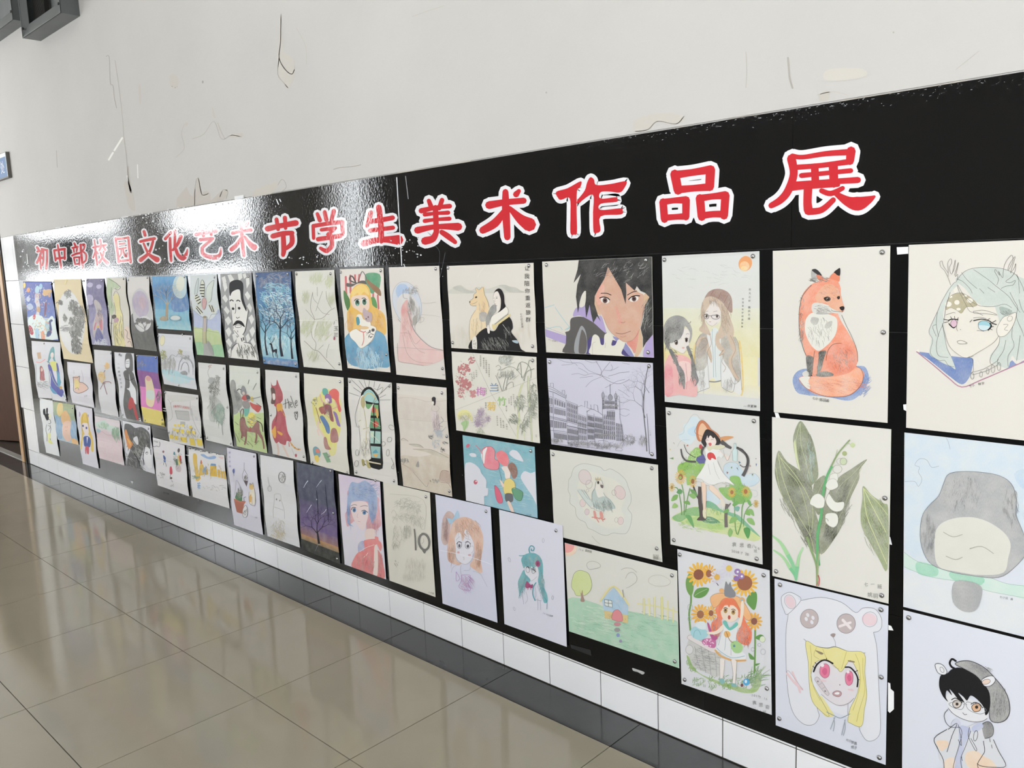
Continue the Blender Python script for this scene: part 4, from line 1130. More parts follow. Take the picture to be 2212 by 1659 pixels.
p ef6f3e:2 1300 350 1340 310 1410 300 1460 330 1490 400 1520 500 1560 560 1560 640 1530 680 1470 660 1440 600 1480 520 1450 450 1330 470 1330 540 1280 600 1245 570 1245 500 1290 460 1275 400
b b9432a 7 60 1500 590 50 80 50 4 95 20
b b9432a 8 40 1290 520 36 70 50 4 100 20
p f0dcc8 1330 370 1440 370 1455 450 1420 490 1370 490 1325 450
p e8703c:1 1310 345 1350 318 1420 312 1460 340 1470 420 1440 380 1400 352 1385 378 1360 350 1325 400 1300 430
p f0b070:2 1235 320 1250 285 1310 265 1400 280 1480 310 1550 420 1560 470 1520 475 1470 390 1420 310 1340 310 1300 360 1260 380
c c08a50 3 1235 320 1250 285 1310 265 1400 280 1480 310 1550 420 1560 470 1520 475 1470 390 1420 310 1340 310 1300 360 1260 380
e eab070 1487 322 24 24
e 8fc0d0 1487 322 10 10
e eab070 1325 245 20 18
p 85868c 1345 270 1350 210 1360 170 1378 200 1395 175 1405 220 1435 260 1430 295 1390 300 1355 290
e b0863c 1356 405 15 19
e b0863c 1418 418 15 19
e 4a2e20 1356 400 7 9
e 4a2e20 1418 413 7 9
s 3a2a24 5 1340 388 1356 380 1374 390
s 3a2a24 5 1402 396 1420 392 1436 404
e c84a3a 1385 458 11 17
p f2e2d0 1480 340 1500 335 1500 420 1480 520 1450 550 1440 520 1470 460
p f2e2d0 1210 575 1280 565 1340 510 1350 540 1290 590 1220 590
p e8eaec 1340 500 1390 560 1450 500 1450 560 1440 640 1480 720 1520 760 1500 800 1400 790 1290 720 1280 700 1310 620 1340 560
s 9aa0a4 3 1320 600 1300 680
s 9aa0a4 3 1360 600 1350 720
s 9aa0a4 3 1400 640 1400 760
s 9aa0a4 3 1440 620 1460 720
s 8fb8c8 5 1285 700 1330 740 1410 780 1510 765
s dda860 14 1275 720 1320 765 1410 800 1515 800
p 6cc0b4 1335 500 1360 485 1390 540 1440 495 1455 520 1400 560 1370 550
p e8b060 1350 570 1385 570 1395 600 1370 620 1345 600
p a6d08c 1400 660 1440 645 1490 680 1480 735 1430 740 1400 700
e 5f8a9a 1425 685 9 11
s a0703c 5 1360 570 1390 640 1420 660
p f0e8e2 1310 790 1350 800 1345 870 1335 950 1310 950 1310 870
p f0e8e2 1400 800 1445 810 1440 900 1435 990 1410 990 1415 900
s 8a8080 2.5 1310 790 1310 870 1312 950
s 8a8080 2.5 1350 800 1345 870 1335 950
s 8a8080 2.5 1400 800 1415 900 1410 990
s 8a8080 2.5 1445 810 1440 900 1435 990
p 86b8b8 1305 950 1335 945 1350 975 1320 985
p 86b8b8 1400 985 1435 985 1445 1010 1410 1010
e 4aa8dc 1522 972 26 28
e e0f0f8 1518 968 10 14
e 7a4048 1487 998 11 14
o a8aab0 3 1075 380 20 28
o a8aab0 3 1070 470 14 18
e dfe8c8 1650 632 22 24
o a8aab0 3 1650 632 22 24
o a8aab0 3 1573 713 13 15
o a8aab0 3 1655 732 19 22
o a8aab0 3 1625 677 12 12
s 2a2a2a 4 1285 185 1300 205
N signature
x 9a9a9c 26 1562 1086 18 3 2019
x 9a9a9c 26 1625 1104 38 3 7
x 9a9a9c 26 1660 1112 16 4 16
x 8a8a8c 36 1568 1150 52 18 袁思奇
x 8a8a8c 28 1575 1198 26 8 八16班
## drawing | 1219.8 1172.3 1462.6 1232.9 1467.2 1443.6 1229.3 1363.6 | 0 0 | 1 | e3e1d6 | childlike drawing of a blue house, round tree and fence on a green meadow | house drawing | tr@1452,1243 br@1458,1428.5
@ 1200 1209 .27125
N meadow
p a3cfb2:3 95 312 300 340 450 400 580 410 720 435 850 470 990 520 990 870 108 572
b 84ba9a 1 130 540 560 420 160 90 5 14 10
b bcdcc2 2 60 300 480 200 120 80 5 14 10
N sun
e f2a8a0 95 -110 62 60
e f0c8a8:6 100 -100 74 70
e f2a6a2 95 -112 56 56
N tree
p d0dc94:2 130 180 150 110 190 85 240 95 270 120 290 190 280 240 240 280 170 285 150 250 130 220
c 8d966a 3 130 180 150 110 190 85 240 95 270 120 290 190 280 240 240 280 170 285 150 250 130 220
p a88a7c 190 235 205 270 215 240 222 290 232 332 200 330 205 290
N house
q a9c8e0:2 372 320 465 220 580 365 576 440 385 402
b 8fb4d4 3 50 480 340 80 60 40 4 70 20
q dcc488 385 402 576 442 576 505 395 462
b a88a4a 4 60 480 455 90 28 16 3 10 80
s e6dc9a 13 360 328 465 210 585 358
p de8a90 456 430 470 405 500 398 528 430 532 490 456 475
c b06068 3 456 430 470 405 500 398 528 430 532 490 456 475
q dfe6e2 392 315 450 325 455 378 395 365
l 555a60 4 392 315 450 325 455 378 395 365 392 315
l 555a60 4 422 320 425 372
l 555a60 4 393 340 452 350
e c88a92 495 512 28 16
e 9a9a98 493 558 24 16
e 8a9ac8 500 600 14 15
e 9a90b0 520 647 12 12
N fence
s e0dca6 11 655 350 760 362 870 385 968 415
l e4e0a8 13 705 308 706 430
l e4e0a8 13 745 310 750 440
l e4e0a8 13 790 296 792 450
l e8e29a 15 848 296 850 470
l e4e0a8 11 896 330 893 480
l e4e0a8 11 940 380 938 495
s b0ac80 2 700 308 700 425
s b0ac80 2 784 300 786 445
s b0ac80 2 842 300 844 465
N clouds
c aaa99f 3 250 40 270 15 310 12 350 30 360 55 320 70 270 75
s aaa99f 3 560 150 580 110 620 100 650 140 640 180 590 215 565 225
s aaa99f 3 540 235 550 300
s 8a8a84 4 535 240 545 300
s aaa99f 3 525 80 560 65 610 70 650 100
s c4c2b6 3 745 150 780 125 850 125 915 165 900 200 850 210 790 205 745 180 745 150
N signature
x 7a7a76 18 185 -78 15 4 八16
x 6a6a66 22 236 -66 18 5 袁思奇
## drawing | 1437.8 879.5 1640.1 899.5 1647.4 1219.4 1448.5 1175.9 | 0 0 | 0 | e2e0d8 | girl with a straw hat and bottle leaping over sunflowers and green trees | leaping girl drawing | tl@1446,892.5 tr@1629,909.5 bl@1456,1166.5 br@1635,1207
@ 1400 950 .16275
N clouds
p d3e2ea:3 420 -10 400 -60 470 -130 470 -200 530 -230 570 -300 640 -310 680 -270 740 -240 720 -180 760 -100 640 -20 560 60 480 30
p bcdcf0:3 520 -120 600 -180 660 -160 650 -60 560 -60
s 9ab0bc 3 400 -60 470 -90 480 -160 530 -240 590 -330 650 -330 690 -280 745 -270
s 9ab0bc 3 390 90 440 10 550 0
p c6dae6:3 1000 430 1010 340 1080 300 1180 310 1250 400 1300 460 1420 450 1480 540 1350 620 1200 560 1050 520
s 8fa8b4 3 1000 430 1010 340 1080 300 1180 310 1200 370
s 8fa8b4 3 1340 450 1420 450 1480 530 1420 600 1340 620
s a0b8c4 3 1360 660 1440 680 1450 740 1400 760
p c8dcea:4 770 680 900 690 980 780 900 860 780 800
N hills
p c9d78c:3 305 1050 420 960 600 890 780 900 950 920 1130 980 1260 1060 1380 1170 1495 1300 1400 1345 1200 1300 1000 1250 800 1210 640 1160 450 1100
p 6cb088:2 640 920 760 820 820 815 900 860 980 930 1180 990 1300 1090 1490 1290 1360 1200 1150 1040 900 930 760 900
p 7cb46a:3 320 1030 450 960 560 900 690 910 690 1010 560 1010 420 1090
p a8cf70:3 500 1100 640 1020 900 1060 1050 1180 800 1180
p 3f8a5c:2 690 1050 800 1015 900 1050 960 1100 880 1110 760 1100
b 9abf60 1 100 800 1130 420 90 70 6 15 8
b 6fae5c 2 50 850 930 160 60 40 5 80 20
N trees
p 8cbf4c:2 390 380 420 320 500 290 540 220 580 150 640 100 700 130 720 280 760 320 700 420 600 560 520 600 500 480 420 460
b 5f9a34 3 130 560 390 150 160 30 6 -60 60
b a8d468 4 60 620 240 90 110 30 6 -60 60
p 7fb84a:2 940 640 1080 620 1090 490 1210 490 1250 590 1340 640 1380 740 1300 830 1180 800 1080 800 1000 740
b 5a9438 5 120 1160 690 170 110 30 6 -60 60
p 6fa844:2 1110 740 1180 720 1290 790 1250 850 1130 830
t 4a3c3a 46 60 690 620 690 800 710 950 715 1040
t 4a3c3a 22 30 600 600 640 720 690 800
p 4a3c3a 650 1060 700 1010 750 1020 770 1060 700 1070
t 6a625e 40 44 1050 850 1035 1000 1040 1160
t 6a625e 14 22 1100 840 1050 900;
N sunflowers
s 6a9a54 12 450 590 480 760 480 1000
s 6a9a54 12 560 640 520 800 500 960
s 6a9a54 12 350 630 400 660 440 860 450 1000
s 6a9a54 12 1145 770 1150 900 1160 1150 1180 1250
s 6a9a54 14 1290 800 1250 900 1240 1100 1190 1260
s 6a9a54 10 1390 850 1330 900 1280 1000 1270 1150
p 7fb05c 310 810 340 740 400 730 380 790
p 5f9a5c 380 700 420 650 460 680 430 720
p 6fa05a 560 660 620 670 660 740 610 740
p 9ac070 320 900 350 840 400 870 380 900
p 7fb05c 470 820 540 810 560 860 500 850
p 8ab86a 540 730 600 710 640 760 600 780
p 6aa864 500 1000 570 1010 600 1100 610 1170 550 1090
p 8ab86a 1080 1110 1110 1030 1170 1020 1180 1070
p 6faa58 1000 960 1050 910 1080 940 1040 970
p 4f9a4c 1270 1180 1320 1160 1360 1200 1330 1310 1290 1250
p 8ab86a 1310 1050 1380 1040 1420 1130 1350 1110
p 7ab0a0 1140 910 1190 880 1220 900 1190 950
p 8ab86a 1060 1240 1090 1170 1125 1220 1090 1290
p 7fb05c 1290 950 1330 920 1360 1000 1300 990
p 8ab86a 1340 920 1390 930 1410 1010 1360 980
p 6faa58 1120 860 1170 810 1210 840 1150 880
p 6faa58 1320 800 1360 810 1370 880 1330 850
F e8c050 a0602c 435 492 78 20 5 1.4
e a8c060 432 500 18 22
F e4b850 9a6030 595 550 56 16 5 1.6
F e0c060 b08a40 318 630 44 12 5 1.5
F e8b84c a86a38 1115 695 58 16 5 1.25
F e8b84c b06a34 1298 685 64 16 5 1.3
F dcb850 b8903c 1435 848 42 12 5 1.4
N girl
p c9794e 640 -80 650 -180 690 -250 740 -255 800 -200 840 -140 900 -100 940 -60 940 0 900 20 800 -60 740 -40 700 20 660 0
p eab88c:2 670 -100 690 -190 730 -220 780 -160 800 -100 740 -80 720 0 690 -10
p d89a64 960 -30 1050 -50 1140 -40 1080 -10 980 20
c 9c5c38 4 640 -80 650 -180 690 -250 740 -255 800 -200 840 -140 900 -100 940 -60 940 0
p 3f3b3c 740 -80 780 -140 850 -120 900 -80 960 0 960 50 900 80 890 30 860 -30 800 -60 770 0 780 60 760 100 730 60 710 20
p f0e0d8 765 0 780 -60 820 -80 880 -40 910 20 890 70 840 90 790 60
p 3f3b3c 760 -70 820 -100 880 -50 870 -20 830 -60 800 -20 790 -60 770 0
s 4a4040 4 775 10 790 0 805 8
s 4a4040 4 840 0 855 -8 875 0
p d86a6a 805 45 840 40 845 70 820 80
t 4c4849 60 30 970 20 1050 80 1110 110
t 4c4849 30 44 1180 100 1290 180 1330 270 1310 380 1260 480
s 3f3b3c 9 1180 100 1260 130 1320 230 1320 330 1270 360 1220 330
t 4c4849 20 26 440 120 460 220 520 280 640 290
s 3f3b3c 7 480 60 520 160 600 220 640 230
t 4c4849 40 20 740 90 715 160 730 220
p ecebe8 760 130 830 90 900 110 960 140 1000 200 980 240 940 220 920 270 1000 440 1150 600 1040 570 900 600 780 590 690 520 640 510 700 420 760 300
s 9a9692 3 760 150 770 280 700 420 640 500 700 520 800 585 900 595 1030 560 1150 605
s 9a9692 3 930 280 1000 430 1150 600
s 9a9692 3 800 320 830 460
s 9a9692 3 870 300 900 420 950 520
s b5b0a0 4 620 540 640 510 720 530 770 600 870 600 1000 560 1100 590
s a09c90 3 630 560 700 560 720 620 640 610
s a09c90 3 870 610 950 570 1050 590
p dcd8b8:2 780 100 840 80 900 70 1000 70 1020 100 920 130 860 120 820 150
p d8383c 790 190 830 165 880 190 905 260 850 240 830 270 795 240
s 902428 3 830 170 840 260
q 5a5c98 650 230 740 190 770 260 750 310 680 315 640 270
s 3c3e70 4 650 230 700 260 760 250
p f0dfd4 930 160 1000 180 1060 270 1110 120 1150 80 1130 60 1090 110 1040 220 1020 220 960 150
s 9a8a84 3 1000 130 1020 210 1060 275 1110 150
q cfe2e2 1145 50 1170 50 1170 110 1190 140 1185 280 1130 280 1120 150 1145 110
l 7f9a9c 4 1145 45 1170 45 1172 110 1190 140 1185 285 1130 280 1120 150 1145 110 1145 45
p eed2bc 710 560 770 600 770 760 770 940 740 960 730 800 715 650
p f0d8c4 820 600 880 620 950 700 1010 820 990 880 960 800 880 720 820 660
p e6e0c0 730 930 770 930 775 1040 735 1020
s 8a7a60 3 735 1020 775 1040 770 960
p e8dfd0 960 790 1010 800 1030 870 990 890
s a09084 3 710 560 715 700 735 900
s a09084 3 770 600 775 750 765 920
s a09084 3 820 610 820 660 900 730 960 790
q 7a9a64 285 245 340 230 340 260
q d8c888 285 120 310 115 295 140
q 4f7a94 1205 280 1235 300 1210 315
q b05a4a 1045 420 1070 430 1050 455
q 5f6f9a 1430 315 1450 315 1440 355
q a87a64 1350 330 1375 350 1350 355
q 6a7a5a 1380 450 1400 450 1385 480
q 7a6a6a 1430 240 1445 250 1430 258
q 6a8a5a 1100 370 1120 350 1115 380
q 555a60 1175 365 1190 370 1205 410
e c83c40 700 90 20 32
q c05848 510 80 530 60 540 80
q 66686c 335 30 350 40 355 60
N signature
x 8a8a88 62 1115 1410 100 10 袁思奇
x 8a8a88 50 1380 1430 40 14 八16
x 8a8a88 46 1405 1490 30 4 班
x 8a8a88 48 1110 1490 26 6 2019
x 8a8a88 48 1235 1520 26 6 7
x 8a8a88 48 1290 1530 26 6 28
## drawing | 1429.8 553 1640.4 542.4 1642 888.1 1435.8 867.8 | 0 0 | 0 | dcdcd6 | two girls drawn in pencil against yellow, one in a knitted beanie with glasses | two girls drawing | tl@1436,561.5 tr@1627,553.5
@ 1400 540 .16275
N wash
g dcdddb:1 dcdcd6:1 0.02 0.35
g dedecb:3 e2d89a:4 0.35 0.66
g e2d08a:4 e8d8a0:4 0.66 0.84 0.0 0.5
g e6dc9e:4 ebe2b4:4 0.66 0.84 0.5 0.98
g e6ddb0:5 e0ddd0:4 0.84 0.92
p e8cc78:4 600 1290 660 1240 700 1500 620 1560
p e4c468:4 1200 1240 1240 1300 1270 1700 1260 1900 1220 1880
p e2c878:4 200 1250 260 1500 230 1500
b c8c8c8 21 30 800 350 500 180 120 7 8 20
N sun
e eda064 1290 180 88 102 20
e f3b878:4 1280 215 66 66
e f6d08c:4 1275 245 46 32
N beanie_girl
p e4e3e1 660 1230 700 1140 830 1080 960 1090 1110 1150 1180 1240 1230 1480 1240 1900 1130 1870 980 1830 960 1700 820 1720 810 1830 690 1870 640 1700
p a9a39c:5 640 1240 700 1120 780 1120 790 1500 700 1600 630 1560
p aaa298:5 980 1100 1110 1130 1190 1240 1210 1500 1230 1700 1180 1750 1090 1600 980 1400
p dfe4e2 850 1060 930 1060 960 1300 970 1690 870 1700 850 1300
s 9fb2b8 6 855 1050 850 1180 865 1400 870 1690
s 9fb2b8 6 920 1080 890 1300 900 1690
p e8e0da 770 800 860 700 960 760 970 900 940 960 870 1005 800 980 750 900
p cdb59e:2 700 780 750 640 850 600 960 640 1040 760 1090 900 1140 1060 1120 1160 1060 1110 1000 1160 940 1180 910 1140 960 1000 980 880 940 760 860 680 800 760 745 860 750 940 800 1040 830 1130 760 1110 690 1080 680 1040 720 980 705 880
b a08468 1 90 1020 900 60 200 110 4 75 10
b a08468 2 50 730 850 30 170 80 4 95 12
p a07c70:2 750 640 800 560 880 520 970 520 1060 560 1110 640 1120 760 1115 830 1070 810 1010 720 950 660 860 620 790 620
b 7f5c52 3 44 950 640 140 90 80 5 70 14
s 7f5c52 4 870 540 830 610
s 7f5c52 4 970 560 930 650
s 7f5c52 4 1060 600 1010 700
s 7f5c52 4 1085 700 1060 790
v cdb59e:2 74 660 1240 70 740 1180 56 800 1330 40 830 1420 14 840 1490
e a3958a:4 720 1300 60 150 20
v cdb59e:2 56 930 1120 60 920 1220 60 960 1300 40 1000 1340 20 950 1400
v cdb59e:2 70 1080 1130 66 1120 1250 50 1150 1360 46 1090 1460 44 1120 1600 40 1190 1700
s a08468 5 1090 1130 1140 1230 1160 1330 1110 1450 1130 1570 1200 1700
s a08468 5 1000 1330 950 1400 1010 1380 980 1480 1030 1560 1000 1620
s a08468 5 820 1110 840 1250 790 1350 830 1460
s a08468 5 690 1200 760 1170 790 1240 700 1330
s 8f8378 5 1210 1740 1150 1780 1110 1730 1100 1690
s 7d7a78 5 700 1120 640 1240 620 1500 650 1860 690 1875 810 1830
s 7d7a78 5 980 1820 1040 1860 1130 1880 1160 1700
s 7d7a78 5 1150 1150 1200 1250 1220 1500 1245 1860
s 9a9896 4 780 1400 800 1600 815 1830
s 9a9896 4 970 1400 965 1600 975 1810
b 8f8b88 4 50 720 1700 50 150 60 4 95 10
b 9f9b98 5 50 1060 1780 60 80 60 4 95 10
s 8a8886 16 815 1745 890 1750 965 1735
c 5a5452 7 752 855 800 868 800 905 770 912 750 895
c 5a5452 7 848 868 940 868 942 905 900 918 855 905
s 5a5452 6 800 880 820 872 848 880
e 4a3c38 778 880 14 20
e 4a3c38 918 880 15 20
s 4a3c38 5 755 860 780 848 800 862
s 4a3c38 5 885 868 915 856 940 868
s 8a7068 4 770 818 800 808
s 8a7068 4 870 820 920 808
s a87068 5 812 952 838 952
s b09a90 3 770 940 800 985 860 1010 920 960
N braided_girl
p eba8a8:3 260 1430 300 1390 480 1400 590 1500 640 1700 650 1930 540 1940 410 1920 220 1920 220 1550
p e58a94:4 222 1560 300 1530 330 1640 330 1900 225 1915
p f0c8c4:4 400 1500 560 1500 580 1700 430 1750
s b86a74 4 500 1500 520 1700 510 1850
p e9e2dc 280 1200 340 1100 500 1040 560 1120 545 1250 500 1330 460 1370 380 1330 300 1280
p 8e8c8c:3 200 1100 215 1000 270 910 370 868 470 890 540 960 580 1040 585 1130 560 1220 540 1220 560 1120 540 1060 490 1010 470 1100 420 1180 330 1230 290 1240 280 1330 240 1280 210 1200
b 4f4d4e 6 150 360 1020 120 130 110 4 110 16
b 3f3d3e 7 40 260 1160 40 120 90 4 95 10
s 5a5858 5 530 975 560 965 570 945
e 5a4640 378 1230 22 30
e 1e1a1a 380 1228 12 16
e f0ecea 372 1218 6 7
e 5a4640 512 1195 18 30
e 1e1a1a 514 1195 11 16
s 3a3432 6 350 1220 375 1195 400 1210
s 3a3432 6 490 1180 512 1165 535 1180
s 6a6462 4 505 1120 530 1108 548 1118
e d8a8a0 470 1298 18 11
s a89a94 3 300 1290 380 1340 460 1372 520 1330 545 1260
v 77757a:1 44 300 1330 50 330 1390 50 360 1450 40 390 1520 30 410 1580
v 77757a:2 60 410 1560 70 450 1650 50 470 1750 16 480 1840
v 77757a:1 40 530 1290 44 560 1370 34 590 1450 50 600 1550 60 620 1650 30 660 1730 12 630 1800
N hair_detail
v 6a686b:1 40 300 1330 46 330 1390 46 360 1450 38 390 1520
b 2f2d2e 8 40 345 1420 30 90 40 5 30 14
b 4a4848 9 50 440 1660 40 100 90 5 80 10
b 4a4848 10 40 600 1600 34 130 90 5 75 10
b 2f2d2e 11 20 555 1370 20 70 36 5 30 14
N poem
x 6a6a6a 30 1340 535 -2 50 阳光正好
x 6a6a6a 36 1328 775 -1 50 微风不燥
x 6a6a6a 28 1250 660 -1.5 46 你我皆有梦相遇微笑
N signature
x 55565a 22 1270 2080 20 2 八小
x 2f2f31 40 1320 2085 42 3 许夏琳
"""
